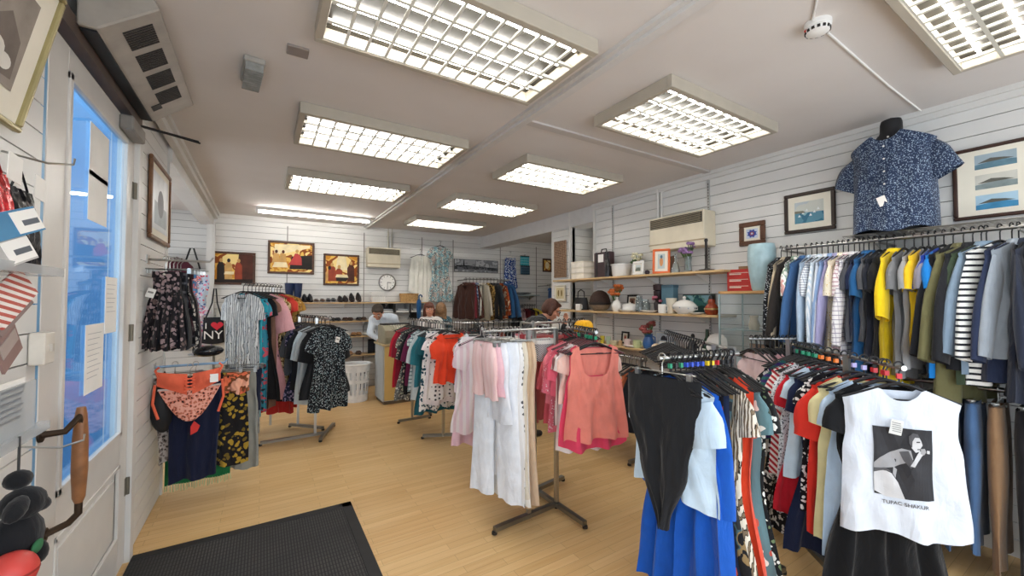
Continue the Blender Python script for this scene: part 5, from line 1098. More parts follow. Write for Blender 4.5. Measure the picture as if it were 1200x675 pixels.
pot('glass_bottle', 'dark green bottle on the lowest shelf', 'bottle', 829, Z3, [(1e-5, 0), (.045, 0), (.048, .1), (.02, .17), (.015, .25), (1e-5, .25)], pm('#1e3a24', .15), X=3.76)
pot('white_tub', 'white square tub near the black cone figure', 'tub', 822, Z3, lath(.04, .07, 1, .9), CER, X=3.6)
o = thing('dinner_plate', 'white round plate standing upright on the lowest shelf', 'plate', sp(841, Z3, 3.74), SW, rot=(PI/2-.2, 0, SW)); o.location.z += .11; MB().lathe([(1e-5, 0), (.06, 0), (.105, .014), (.11, .018), (.105, .02), (.06, .008), (1e-5, .008)], n=30).build('plate_body', CER, o)
# wicker panel, shop recess pole lamp
p = at_x(657, 280, XR-.01)
o = thing('wicker_screen', 'woven wicker screen hung on the white pier', 'panel', (XR-.012, 4.83, 1.88), SW)
mb = MB()
for k in range(15): mb.b2((-.14+.02*k-.006, -.014 if k % 2 else -.008, 0), (-.14+.02*k+.006, -.004, .56))
mb.build('wicker_upright', pm('#6d4c36', .7, var=.3, sc=40), o, smooth=False); mb = MB()
for k in range(28): mb.b2((-.15, -.013, .01+.02*k-.0045), (.15, -.006, .01+.02*k+.0045))
mb.build('wicker_weave', pm('#b89c80', .7, var=.5, sc=60), o, smooth=False)
framed('pale framed card below the wicker panel on the pier', 'picture', (XR-.012, 4.83, 1.52), SW, .26, .24, pm('#d9d2bf', .5), .016, .02, [pm('#cdbf98', .7), pm('#7d6a3a', .7)], lambda mb, P: [blob(mb, P, 1, ell(.3+.4*i, .5, .1, .3), .0005) for i in (0, 1)])
o = thing('strip_lamp', 'narrow vertical lamp with two bright bulbs in the recess by the pier', 'lamp', (4.2, 4.35, 1.6), SW)
MB().b2((-.05, -.02, 0), (.05, .02, 1.1)).build('lamp_back', pm('#c9d4da', .3), o, smooth=False); MB().b2((-.055, -.025, -.06), (.055, .025, 0)).build('blue_base', pm('#2a7fa8', .4), o, smooth=False)
for z in (.62, .8): MB().ball((0, -.05, z), .028).build('bulb', pm('#fff6e8', .3, emis=7, var=0), o)
# ---- wire shelf with shirt bust
o = thing('wire_shelf', 'chrome wire shelf carrying the shirt bust', 'shelf', (XR, .7, 2.0)); mb = MB()
for k in range(9): mb.cyl((-.32+.038*k, -1.0, 0), (-.32+.038*k, .5, 0), .003, 5)
mb.build('long_wire', CHROME, o); mb = MB()
for k in range(30): mb.cyl((-.33, -.98+.05*k, -.003), (-.015, -.98+.05*k, -.003), .0025, 5)
mb.build('cross_wire', CHROME, o)
mb = MB().cyl((-.33, -1.0, .0), (-.33, .5, 0), .005, 6).cyl((-.33, -1.0, -.035), (-.33, .5, -.035), .005, 6).tube([(-.33, -1+.03*k, -.035*(k % 2)) for k in range(51)], .003, 5); mb.build('front_truss', CHROME, o)
for y in (.35, -.6): MB().poly([(-.015, y-.004, -.005), (-.3, y-.004, -.04), (-.015, y-.004, -.12)], .008, (0, 1, 0)).build('shelf_bracket', WHITE, o, smooth=False)
by = .955
o = thing('torso_bust', 'black headless display torso on the wire shelf', 'mannequin', (3.68, by, 2.006), SW)
def bust(a, b):
    pr = [(0, .17, .095), (.1, .165, .1), (.25, .17, .105), (.42, .185, .11), (.55, .2, .1), (.62, .18, .08), (.66, .09, .065), (.69, .06, .055), (.76, .058, .055), (.79, .05, .045), (.80, .001, .001)]
    for (b0, x0, y0), (b1, x1, y1) in zip(pr, pr[1:]):
        if b*.8 <= b1+1e-9:
            q = (b*.8-b0)/(b1-b0); q = max(0, min(1, q)); return ((x0+(x1-x0)*q)*math.cos(2*PI*a), (y0+(y1-y0)*q)*math.sin(2*PI*a), b*.8)
    return (0, 0, .8)
MB().grid(bust, 28, 40, True).build('torso', pm('#191a1d', .5), o)
shirt_m = fab('floral', '#27344e', '#94a5b8', '#6b7d96', s=75, ax=.36)
s = garment('shortshirt', shirt_m, 'navy short sleeved shirt with white flecks worn by the display torso', None, (3.68, by, 2.775), SW, L=.765, sh=.225, hem=.225, th=.15, fold=.008, nf=5, drop=.08, sl=(.24, .1, .1), ang=62, ntop=.095)
mb = MB().b2((-.004, -.162, -.6), (.004, -.156, -.16)); 
MB().box((-.01, -.172, -.57), (.045, .002, .065), Matrix.Rotation(-.3, 3, 'Y')).build('price_tag', PAPER, s, smooth=False)
mb = MB()
for k in range(6): mb.lathe([(1e-5, 0), (.006, 0), (.006, .003), (1e-5, .003)], (.0, -.157, -.2-.085*k), 8, R=Matrix.Rotation(PI/2, 3, 'X'))
mb.build('button', WHITE, s)
# ---- shoe shelves on the back wall
shelf('wall_shelf', 'long top shelf of shoes on the back wall', (.2, 7.2, 1.475), (2.6, YB-.015, 1.495), (.4, 1.2, 1.9, 2.5), 'x')
for z, w, lb in ((1.18, 1.62, 'second shelf of shoes on the back wall'), (.92, 2.0, 'third shelf of shoes on the back wall'), (.6, 2.0, 'lowest shelf of shoes on the back wall')):
    shelf('wall_shelf', lb, (.5, 7.22, z-.02), (w, YB-.015, z), (.6, w-.1), 'x')
def shoe(label, x, z, m, L=.25, h=.06, heel=0, y=7.32, rz=0, grp=None, name='shoe', open_=0, sole='#3a2a20'):
    o = thing(name, label, name, (x, y, z+.001), rz, grp)
    def f(a, b):   # b along the length (toe at -y)
        w = .036*(.55+.6*math.sin(PI*min(1, b*1.05+.08)))*(1 if b < .75 else 1-.55*(b-.75)/.25); yy = L/2-b*L
        top = h*(1 if b < .4 else 1-.55*(b-.4)/.6); lift = heel*(1-b)**1.4
        ang = 2*PI*a; z_ = top*.5+top*.5*math.sin(ang)
        return (w*math.cos(ang)*(1 if math.sin(ang) < 0 else 1-.35*math.sin(ang)), yy, .012+lift+z_)
    mb = MB().grid(f, 14, 12, True); n0 = 14
    mb.f += [tuple(range(14))[::-1], tuple(range(12*14, 13*14))]; mb.m += [0, 0]
    mb.build('shoe_upper', m, o)
    mb = MB(); mb.grid(lambda a, b: (.04*(.6+.55*math.sin(PI*min(1, b*1.05+.08)))*(1 if b < .75 else 1-.5*(b-.75)/.25)*(2*a-1), L/2+.004-b*(L+.008), .013+heel*(1-b)**1.4), 4, 12).grid(lambda a, b: (.04*(.6+.55*math.sin(PI*min(1, b*1.05+.08)))*(1 if b < .75 else 1-.5*(b-.75)/.25)*(2*a-1), L/2+.004-b*(L+.008), .0+heel*(1-b)**1.4), 4, 12); mb.build('shoe_sole', pm(sole, .6), o)
    if heel: MB().cyl((0, L/2-.03, heel), (0, L/2-.025, 0), .02, 8, .009).build('shoe_heel', pm(sole, .5), o)
    if not open_: MB().lathe([(.024, 0), (.027, .004), (.024, .008)], (0, L*.2, .012+h+heel*.6-.006), 14, sx=1, sy=1.8).build('shoe_collar', DARK, o)
    else:
        for q in (.35, .6): MB().tube([(-.042, L/2-q*L, .015+heel*(1-q)**1.4), (-.025, L/2-q*L, .05+heel*(1-q)), (.025, L/2-q*L, .05+heel*(1-q)), (.042, L/2-q*L, .015+heel*(1-q)**1.4)], .008, 6).build('sandal_strap', m, o)
    return o
BLK = pm('#16161a', .35, name='black_leather'); BRN = pm('#4a3326', .45, name='brown_leather', var=.2); NVY = pm('#1d2c4f', .5, name='navy_rubber', var=.1); TANL = pm('#a87c52', .5, var=.15); WHL = pm('#e2ddd2', .5, var=.08)
bx = lambda px: at_y(px, 350, 7.32).x
for px, w in ((339, 'nearer the dress rack'), (349, 'nearer the black sandals')):
    o = thing('wellington_boot', f'tall navy boot on the top shoe shelf, {w}', 'boot', (bx(px), 7.34, 1.497))
    MB().lathe([(.04, .07), (.05, .1), (.06, .2), (.068, .31), (.064, .31), (.05, .15)], sy=1.15, n=18).build('boot_shaft', NVY, o)
    MB().ball((0, -.045, .045), (.045, .12, .045)).build('boot_foot', NVY, o); MB().b2((-.04, -.155, 0), (.04, .06, .014)).build('boot_sole', BLK, o, smooth=False, bev=.006)
for i, (px, m, kw, lb) in enumerate([
  (357, BLK, dict(heel=.05, h=.08, L=.2), 'black strappy shoe beside the navy boots'), (363.5, BLK, dict(heel=.05, h=.085, L=.2), 'black buckled shoe second from the navy boots'),
  (371, BRN, dict(h=.045), 'brown flat sandal on the top shoe shelf'), (378, BRN, dict(h=.05), 'dark tan flat sandal on the top shoe shelf'),
  (385, BLK, dict(h=.055), 'black loafer beside the brown sandals'), (391, BLK, dict(h=.06), 'black loafer with a bow on the top shelf'),
  (399, BLK, dict(heel=.06, h=.045, L=.19), 'black low court shoe, third pair along'), (405, BLK, dict(heel=.065, h=.045, L=.19), 'black low court shoe next to the tall heels'),
  (412.5, BLK, dict(heel=.1, h=.05, L=.17), 'black high heeled shoe, shorter of the tall heels'), (420.5, BLK, dict(heel=.105, h=.055, L=.17), 'black high heeled shoe nearest the wire basket')]):
    shoe(lb, bx(px), 1.496, m, grp='shoes on the top shelf', **kw)
for i, (x, z, m, lb, kw) in enumerate([
  (1.0, 1.181, BLK, 'black sandal at the start of the second shoe shelf', {}), (1.08, 1.181, BLK, 'black sandal second along the second shoe shelf', {}), (1.2, 1.181, BRN, 'brown sandal on the second shoe shelf', {}), (1.28, 1.181, BRN, 'dark brown mule on the second shoe shelf', {}), (1.42, 1.181, BLK, 'black mule on the second shoe shelf', {}), (1.5, 1.181, BRN, 'brown mule at the end of the second shoe shelf', {}),
  (1.15, .921, WHL, 'white sandal on the third shoe shelf', {}), (1.23, .921, WHL, 'cream sandal on the third shoe shelf', {}), (1.34, .921, TANL, 'tan sandal on the third shoe shelf', {}), (1.42, .921, TANL, 'straw coloured sandal on the third shoe shelf', {}), (1.53, .921, WHL, 'off-white sandal at the end of the third shoe shelf', {}),
  (1.2, .601, TANL, 'camel slipper on the lowest shoe shelf', {}), (1.28, .601, TANL, 'light brown slipper on the lowest shoe shelf', {}), (1.42, .601, BRN, 'chocolate slipper on the lowest shoe shelf', {})]):
    shoe(lb, x, z, m, h=.035, open_=1, grp='sandals on the lower shelves', L=.22, **kw)
# folded jeans and cushions below
for i, (z, hx, lb) in enumerate(((.0, '#2a3a55', 'lowest folded denim bundle under the shoe shelves'), (.12, '#3f5f86', 'middle folded denim bundle under the shoe shelves'), (.24, '#23262e', 'black folded bundle on top of the denim under the shoe shelves'))):
    o = thing('folded_jeans', lb, 'clothes', (1.38, 7.3, .001+z)); MB().ball((0, 0, .06), (.19, .14, .06)).build('folded_cloth', S(hx), o); MB().tube([(-.19, -.02, .06), (-.1, -.13, .06), (.1, -.13, .06), (.19, -.02, .06)], .012, 6).build('folded_edge', S(hx), o)
for z, hx, lb in ((.922, '#3a4c6d', 'navy cushion propped beside the second shoe shelf'), (.602, '#1d1e24', 'black cushion propped beside the third shoe shelf')):
    o = thing('cushion', lb, 'cushion', (1.78, 7.38, z), 0); MB().grid(lambda a, b: (.2*(2*a-1), -.06*(1-(2*a-1)**4)*(1-(2*b-1)**4)-.03, .24*b), 10, 10).grid(lambda a, b: (.2*(2*a-1), .06*(1-(2*a-1)**4)*(1-(2*b-1)**4)-.03, .24*b), 10, 10).build('cushion_cover', S(hx), o, weld=.001); MB().tube([(-.2, -.03, 0), (.2, -.03, 0), (.2, -.03, .24), (-.2, -.03, .24)], .006, 6, closed=True).build('piping', S(hx), o)
# wire basket, wicker basket, paper trays, papers
o = thing('wire_basket', 'white wire basket on the top shelf near the clock', 'basket', (1.75, 7.33, 1.497)); mb = MB()
for k in range(9): mb.tube([(-.13+.0325*k, -.09, .0), (-.13+.0325*k, -.09, .17)], .003, 5).tube([(-.13+.0325*k, .09, 0), (-.13+.0325*k, .09, .17)], .003, 5)
for z in (.004, .06, .115, .17): mb.tube([(-.13, -.09, z), (.13, -.09, z), (.13, .09, z), (-.13, .09, z)], .004, 5, closed=True)
mb.build('wire_mesh', WHITE, o); MB().b2((-.11, -.07, .006), (.11, .07, .1)).build('paper_lining', PAPER, o, smooth=False)
o = thing('wicker_basket', 'straw coloured wicker basket on the top shelf', 'basket', (2.3, 7.33, 1.497))
MB().grid(lambda a, b: ((.15+.02*b+.004*math.sin(60*b+12*PI*a))*math.copysign(abs(math.cos(2*PI*a))**.5, math.cos(2*PI*a)), (.09+.015*b)*math.copysign(abs(math.sin(2*PI*a))**.5, math.sin(2*PI*a)), .15*b), 32, 14, True).build('basket_body', pm('#b58f5c', .8, var=.35, sc=60), o); MB().tube([(.17*math.cos(q*PI/12), .105*math.sin(q*PI/12), .15) for q in range(24)], .01, 6, closed=True).build('basket_rim', pm('#9c7848', .8, var=.3, sc=60), o)
for x, lb, dk in ((1.86, 'dark letter tray of papers hanging under the long shelf', 1), (2.14, 'grey letter tray with white papers under the long shelf', 0), (2.42, 'letter tray with grey papers at the end of the long shelf', 0)):
    o = thing('letter_tray', lb, 'tray', (x, 7.32, 1.31)); c = DARK if dk else pm('#9a9a9a', .4, .3)
    MB().b2((-.12, -.14, 0), (.12, .14, .006)).b2((-.12, -.14, 0), (-.114, .14, .16)).b2((.114, -.14, 0), (.12, .14, .16)).b2((-.12, .134, 0), (.12, .14, .16)).build('tray_frame', c, o, smooth=False); MB().b2((-.11, -.13, .006), (.11, .12, .03)).build('paper_stack', PAPER, o, smooth=False); MB().box((0, 0, .05), (.2, .24, .02), Matrix.Rotation(.1, 3, 'Z')).build('loose_sheet', pm('#b9bcbf', .7), o, smooth=False)
p = at_y(484, 368, YB)
o = thing('telephone', 'dark wall telephone beside the blue scarf', 'telephone', (p.x, YB-.005, p.z-.08)); MB().b2((-.07, -.05, 0), (.07, 0, .14)).build('phone_body', DARK, o, smooth=False, bev=.01); MB().tube([(-.09, -.07, .03), (-.07, -.08, .08), (-.09, -.07, .15)], .018, 8).build('handset', BLACK, o)
# ---- counter with vintage till, laundry basket
o = thing('shop_counter', 'small beige shop counter cabinet with pale grey side', 'counter', (1.72, 6.1, 0))
MB().b2((-.21, -.08, .05), (.28, .4, .86)).build('cabinet_body', pm('#bcc5ca', .5, var=.06), o, smooth=False)
MB().b2((-.19, -.1, .06), (.28, -.08, .85)).build('front_panel', pm('#d2b36f', .5, var=.06, sc=3), o, smooth=False, bev=.003); MB().b2((-.23, -.12, .86), (.3, .42, .885)).build('counter_top', pm('#cbb98e', .45), o, smooth=False, bev=.004); MB().b2((-.19, -.07, 0), (.27, .38, .05)).build('plinth', pm('#6b5d4a', .6), o, smooth=False)
o = thing('cash_till', 'beige-grey shop till on the counter top', 'till', (1.74, 6.16, .886), .05)
MB().poly([(-.22, -.15, 0), (-.22, .2, 0), (-.22, .2, .27), (-.22, -.02, .27), (-.22, -.15, .2)], .46, (1, 0, 0)).build('till_casing', pm('#9c9782', .5, var=.06), o, smooth=False, bev=.008)
MB().b2((-.2, -.156, .02), (.22, -.148, .1)).build('cash_drawer', pm('#88836f', .5), o, smooth=False, bev=.003); MB().b2((-.03, -.158, .1), (.1, -.148, .17)).build('badge', pm('#5a2a26', .4), o, smooth=False); MB().b2((-.01, -.16, .125), (.08, -.157, .145)).build('badge_strip', pm('#b9a89a', .4), o, smooth=False); MB().b2((-.2, -.0, .27), (.22, .19, .29)).build('till_top', DARK, o, smooth=False, bev=.004)
mb = MB()
for i in range(6):
    for j in range(3): mb.box((-.1+.04*i, -.12+.035*j, .225+.02*j), (.025, .022, .012), Matrix.Rotation(-.5, 3, 'X'))
mb.build('keypad', pm('#d6d2c2', .5), o, smooth=False)
o = thing('paper_bundle', 'white paper bundle behind the till on the counter', 'paper', (1.95, 6.4, .886)); MB().b2((-.08, -.1, 0), (.06, .1, .02)).build('paper_stack', PAPER, o, smooth=False)
p = at_z(418, 470, 0)
o = thing('laundry_basket', 'white plastic laundry basket on the floor beside the counter', 'basket', (p.x, p.y+.05, .001)); mb = MB(); NB = 36
def lb(a, b): r = .165+.035*b; return (r*math.cos(2*PI*a), r*math.sin(2*PI*a), .56*b)
for i in range(NB):
    for j in range(10):
        if i % 2 and 2 <= j <= 7 and j != 5: continue
        mb.add([lb(i/NB, j/10), lb((i+1)/NB, j/10), lb((i+1)/NB, (j+1)/10), lb(i/NB, (j+1)/10)], [(0, 1, 2, 3)])
mb.lathe([(1e-5, .002), (.165, .002)], n=NB); mb.build('basket_body', pm('#e9eae9', .35), o, weld=.0005)
MB().tube([(.204*math.cos(2*PI*k/24), .204*math.sin(2*PI*k/24), .56) for k in range(24)], .012, 6, closed=True).build('basket_rim', pm('#f0f0ef', .35), o)
for s in (-1, 1): MB().tube([(s*.205, -.06, .555), (s*.235, -.05, .55), (s*.235, .05, .55), (s*.205, .06, .555)], .009, 6).build('handle', WHITE, o)
# ---- clothes displayed flat on the back wall
def wall_dress(u, v, kind, m, label, hk='black', y=YB-.05, **kw):
    p = at_y(u, v, y); garment(kind, m, label, None, (p.x, y, p.z), 0, **kw); hanger(hk, f'{CN[hk]} hanger of the {label[:label.find(" on the")]}', None, (p.x, y, p.z), 0)
    tag(MB().tube([(p.x, YB-.01, p.z+.03), (p.x, y-.03, p.z+.004), (p.x, y-.04, p.z+.016)], .004, 6).build('wall_hook', CHROME), f'small hook holding the {label[:label.find(" on the")]}', 'hook', 'wall hooks')
wall_dress(493, 293, 'dress', S('#e6e4da'), 'white long sleeved dress on the back wall', L=1.02, sl=(.62, .06, .07), sh=.18, hem=.2, ang=84)
wall_dress(516, 283, 'dress', fab('noise', '#8fb3ba', '#4d7480', '#d6dcd4', '#37505a', '#b9a9a0', s=16), 'blue and green patterned dress on the back wall', L=1.18, sh=.22, hem=.28, neck='v', sl=(.16, .08, .08))
wall_dress(598, 296, 'vest', fab('floral', '#1f3f86', '#d8e2ef', s=22), 'blue and white strappy dress on the back wall', hk='white', L=.78, sh=.13, hem=.17, tail=.02)
p = at_y(528, 350, YB)
for (u, v, w, h, hx, lb) in ((615, 306, .24, .2, '#2aa3b5', 'turquoise zipped pouch hanging on the back wall'), (615.5, 317, .25, .18, '#2f4a5c', 'dark blue pouch hanging under the turquoise one')):
    p = at_y(u, v, YB-.04); o = thing('pouch', lb, 'bag', (p.x, YB-.04, p.z-h/2)); MB().grid(lambda a, b: (w/2*(2*a-1), -.03*(1-(2*a-1)**6)*(1-(2*b-1)**6), h*b), 10, 8).grid(lambda a, b: (w/2*(2*a-1), .03*(1-(2*a-1)**6)*(1-(2*b-1)**6), h*b), 10, 8).build('pouch_body', fab('check', hx, '#7fc3cc' if hx[1] == '2' and hx[2] == 'a' else '#4a6678', s=18), o, weld=.001); MB().b2((-w/2, -.006, h), (w/2, .006, h+.02)).build('pouch_zip', DARK, o, smooth=False); MB().tube([(-.02, 0, h+.01), (0, 0, h+.05), (.02, 0, h+.01)], .004, 5).build('hang_loop', DARK, o)
back_pic(635.5, 303, 646, 319, 'small gilt framed picture on the back wall inside the bay', lambda mb, P: blob(mb, P, 3, ell(.5, .5, .3, .35), .0005))
# grey storage shelf between rails
o = shelf('wall_shelf', 'short grey shelf between the back wall rails', (4.45, 7.15, 1.62), (5.15, YB-.015, 1.64), (4.5, 5.1), 'x', pm('#9fb0b5', .4))
o = thing('folded_towel', 'grey folded cloth on the short grey shelf', 'clothes', (4.8, 7.3, 1.642)); MB().ball((0, 0, .03), (.2, .12, .03)).build('folded_cloth', S('#6d7478'), o); MB().tube([(-.19, -.03, .03), (0, -.125, .03), (.19, -.03, .03)], .012, 6).build('folded_edge', S('#565c60'), o)
# ---- alcove: swimwear and bags on the wall
p = at_y(228, 280, YB-.03)
def flatbag(label, name, cat, u0, v0, u1, v1, y, m, top=None, strap_px=None, strap_m=BLACK, slant=.12, lettering=None):
    a, b = at_y(u0, v0, y), at_y(u1, v1, y); w, h = b.x-a.x, a.z-b.z; cx = (a.x+b.x)/2
    o = thing(name, label, cat, (cx, y, b.z))
    f = lambda s: (lambda p, q: (w/2*(1-slant*q)*(2*p-1), s*.03*(1-(2*p-1)**4)*(1-q**3)*(.5+q)-.0, h*q-.02*math.sin(PI*p)*(1-q)))
    MB().grid(f(-1), 12, 10).grid(f(1), 12, 10).build('bag_body', m, o, weld=.001)
    if strap_px:
        s = at_y(strap_px[0], strap_px[1], y); sx, sz = s.x-cx, s.z-b.z
        for q in (-1, 1): MB().tube([(q*w*.36, 0, h-.02), (sx+q*.03, 0, (h+sz)/2), (sx+q*.012, 0, sz)], .011, 6).build('strap', strap_m, o)
    return o
bag = flatbag('black tote bag printed I love NY hanging by the white post', 'tote_bag', 'bag', 237, 372, 263, 401, 7.32, pm('#15151a', .7), strap_px=(252, 338))
text('I', .12, PAPER, bag, (-.085, -.046, .245), (PI/2, 0, 0)); text('NY', .17, PAPER, bag, (0, -.046, .11), (PI/2, 0, 0))
mb = MB(); hp = [(.075*(16*math.sin(t)**3)/16, .07*(13*math.cos(t)-5*math.cos(2*t)-2*math.cos(3*t)-math.cos(4*t))/16) for t in [2*PI*k/28 for k in range(28)]]
mb.poly([(.045+x, -.046, .25+z) for x, z in hp], .002, (0, -1, 0)); mb.build('red_heart', pm('#d0283a', .6), bag, smooth=False)
SWIM = fab('floral', '#c7d6e8', '#e08aa6', '#4a5fa0', '#d94f5c', s=18)
o = garment('slip', SWIM, 'pink and blue flowered swimsuit hung on the alcove wall', None, (at_y(225, 318, YB-.06).x, YB-.1, at_y(230, 322, YB-.06).z+.1), 0, name='swimsuit', cat='swimsuit', L=.95, sh=.2, hem=.05, waist=.19, wz=.5, fold=.02)
tagstraps = at_y(230, 282, YB-.06)
MB().tube([(-.12, 0, -.1), (-.02, 0, .28), (.02, 0, .28), (.12, 0, -.1)], .012, 6).build('black_strap', BLACK, o)
o = garment('top', fab('floral', '#e6dbe2', '#d87a98', '#8a7ab8', s=15), 'pale pink flowered top on the alcove wall below the swimsuit', None, (at_y(224, 345, YB-.08).x, YB-.08, at_y(224, 345, YB-.08).z), 0, L=.75, sh=.2, hem=.25)
o = garment('top', fab('noise', '#5a8fc0', '#e06a70', '#e9e2e0', '#2f3f78', s=13), 'blue and red patterned beach top on the alcove wall', None, (at_y(212, 295, YB-.12).x, YB-.12, at_y(212, 308, YB-.12).z), 0, L=.7, sh=.2, hem=.22)
o = garment('tee', S('#4a1f2a'), 'dark red top at the corner of the alcove wall', None, (at_y(199, 292, YB-.2).x, YB-.2, at_y(199, 292, YB-.2).z), 0, L=.5)
# beige board behind the dresses
a, b = at_y(264, 355, 6.9), at_y(275, 480, 6.9)
o = thing('screen_board', 'plain beige board standing behind the zebra dress', 'board', ((a.x+b.x)/2, 7.36, 0)); MB().b2((-.2, -.02, .02), (.12, .02, 1.42)).build('board_panel', pm('#c9c3b6', .6), o, smooth=False); MB().b2((-.2, -.08, 0), (.12, .08, .02)).build('board_foot', STEEL, o, smooth=False)
# ---- slatted wall beside the door: mirror-like picture, skirts, swimwear arm
a, b = at_x(172, 240, XL), at_x(196, 240, XL); t_, b_ = at_x(183, 191, XL), at_x(183, 284, XL)
framed('tall narrow wood framed picture on the slatted wall beyond the door', 'picture', (XL+.004, (a.y+b.y)/2, b_.z), PI/2, b.y-a.y, t_.z-b_.z, pm('#6d4a30', .4, var=.25, sc=25), .03, .05, [pm('#cfd3d6', .4), pm('#9aa2a8', .5), pm('#7d7f84', .6)], lambda mb, P: [blob(mb, P, 1, [(.1, .1), (.9, .1), (.9, .45), (.1, .5)], .0005), blob(mb, P, 2, ell(.5, .5, .2, .25), .0008)])
AY = 3.72
o = thing('skirt_rail', 'chrome display rail of dark skirts on the slatted wall', 'display arm', (XL, AY-.1, 1.82)); MB().tube([(.0, 0, 0), (.34, 0, 0), (.36, 0, .03)], .008, 8).build('arm_bar', CHROME, o); MB().b2((0, -.03, -.03), (.008, .03, .03)).build('arm_plate', CHROME, o, smooth=False)
PS = 'on the skirt rail'
sk = [(.06, fab('floral', '#1f1b20', '#a08a8c', '#6d5a58', s=20), 'dark skirt with dusty flowers'), (.13, S('#1b1b20'), 'plain black skirt'), (.2, fab('check', '#1d1e23', '#55565d', s=16), 'grey and black tartan skirt'), (.27, fab('floral', '#191a1f', '#cfc6bd', s=22), 'black skirt with beige flowers'), (.33, S('#3a2028'), 'dark plum skirt')]
on_rail(V(XL+.05, AY-.12, 1.82), V(XL+.06, AY+.05, 1.82), [], PS)
for i, (dx, m, s) in enumerate(sk):
    p = V(XL+.095+dx*.22, AY-.17+.035*i, 1.83); garment('skirt', m, f'{s} {PS}', None, p, -.15+.06*i, L=.62, sh=.07, hem=.13, fold=.022, nf=9, tagged=-1 if i == 0 else 0); hanger('clip', f'clip hanger holding the {s} {PS}', f'hangers {PS}', p, -.15+.06*i)
# swimwear arm
o = thing('swimwear_rail', 'clear blue-tinted display rail of swimwear low on the slatted wall', 'display arm', (XL, 3.9, 1.05)); MB().tube([(0, 0, 0), (.42, 0, 0), (.44, 0, .03)], .009, 8).build('arm_bar', pm('#9fc3e6', .15, .2), o); MB().b2((0, -.03, -.03), (.008, .03, .03)).build('arm_plate', CHROME, o, smooth=False)
for k, y in enumerate((3.72, 4.06)): 
    pass
PW = 'on the low swimwear rail'
CORAL = S('#e5694b')
p = V(-.44, 3.72, 1.07)
o = thing('bikini_bra', f'coral bikini top with wide cups {PW}', 'bikini top', p, .1)
def cup(s): return lambda a, b: (s*(.015+.165*a), -.045*math.sin(PI*a)*math.sin(PI*min(1, b+.1))-.01, -.06-.15*b*(1-.35*a)+.03*a)
MB().grid(cup(-1), 12, 8).grid(cup(1), 12, 8).build('bikini_cup', CORAL, o, weld=.001)
for s in (-1, 1):
    MB().tube([(s*.17, -.02, -.07), (s*.19, 0, -.02), (s*.17, .01, .0)], .008, 6).build('shoulder_strap', CORAL, o); MB().tube([(s*.19, -.005, -.12), (s*.2, .0, -.25), (s*.17, .005, -.36)], .009, 6).build('side_tie', CORAL, o)
mb = MB()
for k in range(4): mb.tube([(-.03, -.045, -.08-.025*k), (.03, -.047, -.1-.025*k)], .004, 5).tube([(.03, -.045, -.08-.025*k), (-.03, -.047, -.1-.025*k)], .004, 5)
mb.build('front_lacing', CORAL, o); MB().box((.14, -.05, -.1), (.05, .002, .06)).build('price_tag', PAPER, o, smooth=False)
hanger('clip', f'metal clip hanger of the coral bikini top {PW}', None, p, .1)
o = thing('bikini_bottom', f'leopard print bikini bottom below the coral cups {PW}', 'bikini bottom', V(-.44, 3.76, 1.07), .1)
f = lambda s: (lambda a, b: ((.15*(1-b)**.7+.03)*(2*a-1), s*.02*(1-(2*a-1)**2)-.025, -.16-.24*b))
MB().grid(f(-1), 12, 8).grid(f(1), 12, 8).build('brief', fab('leopard', '#e7a795', '#1d1616', '#c9745e', s=34), o, weld=.001); MB().tube([(-.18, -.025, -.16), (0, -.04, -.17), (.18, -.025, -.16)], .007, 6).build('waist_tie', pm('#c9c2bd', .7), o)
def suit(short, m, x, y, rz, L=.8, sh=.16, hem=.1, **kw):
    garment('slip', m, f'{short} {PW}', None, V(x, y, 1.07), rz, name=kw.pop('name', 'swimsuit'), cat=kw.pop('cat', 'swimsuit'), L=L, sh=sh, hem=hem, **kw); hanger('clip', f'clip hanger of the {short} {PW}', f'clip hangers {PW}', V(x, y, 1.07), rz)
suit('navy swim dress with a red emblem', S('#131a34'), -.42, 3.83, .05, L=.86, sh=.15, hem=.14)
nv = [o for o in col.objects if o.get('label', '').startswith('navy swim dress')][0]
MB().poly([(-.02, -.045, -.52), (.02, -.045, -.5), (.035, -.045, -.46), (.0, -.045, -.42), (-.02, -.045, -.46)], .003, (0, -1, 0)).build('red_emblem', pm('#d8342e', .6), nv, smooth=False)
suit('black and gold sarong', fab('floral', '#171518', '#a8892f', '#6d5a22', s=17, ax=.45), -.27, 3.9, -.1, L=.82, sh=.17, hem=.19, name='sarong', cat='sarong')
suit('grey leopard print swimsuit', fab('leopard', '#b5aba4', '#1c1a1a', '#7d716a', s=30), -.55, 3.9, .1, L=.72, sh=.12, hem=.08)
suit('grey gauze beach wrap', S('#8f8f88'), -.16, 4.0, -.2, L=.9, sh=.12, hem=.16, name='beach_wrap', cat='wrap')
suit('navy beach shirt', S('#1a2036'), -.12, 4.1, -.3, L=.45, sh=.12, hem=.13, name='beach_shirt', cat='shirt')
suit('orange and brown print bikini', fab('noise', '#e8744e', '#7d4a2c', '#e9a98c', s=12), -.17, 3.88, -.2, L=.26, sh=.09, hem=.09, name='bikini', cat='bikini')
o = thing('fringed_scarf', f'green fringed scarf hanging lowest {PW}', 'scarf', V(-.4, 3.93, .1), .05)
MB().grid(lambda a, b: (.2*(2*a-1), .012*math.sin(14*a+2*b), .06+.72*b), 20, 12).build('scarf_cloth', S('#1d6b3f'), o); mb = MB()
for k in range(26): mb.tube([(-.2+.016*k, .012*math.sin(14*k/25), .065), (-.2+.016*k+rnd.uniform(-.006, .006), .01, rnd.uniform(-.0, .02))], .003, 4)
mb.build('fringe', pm('#b9c79a', .8), o)
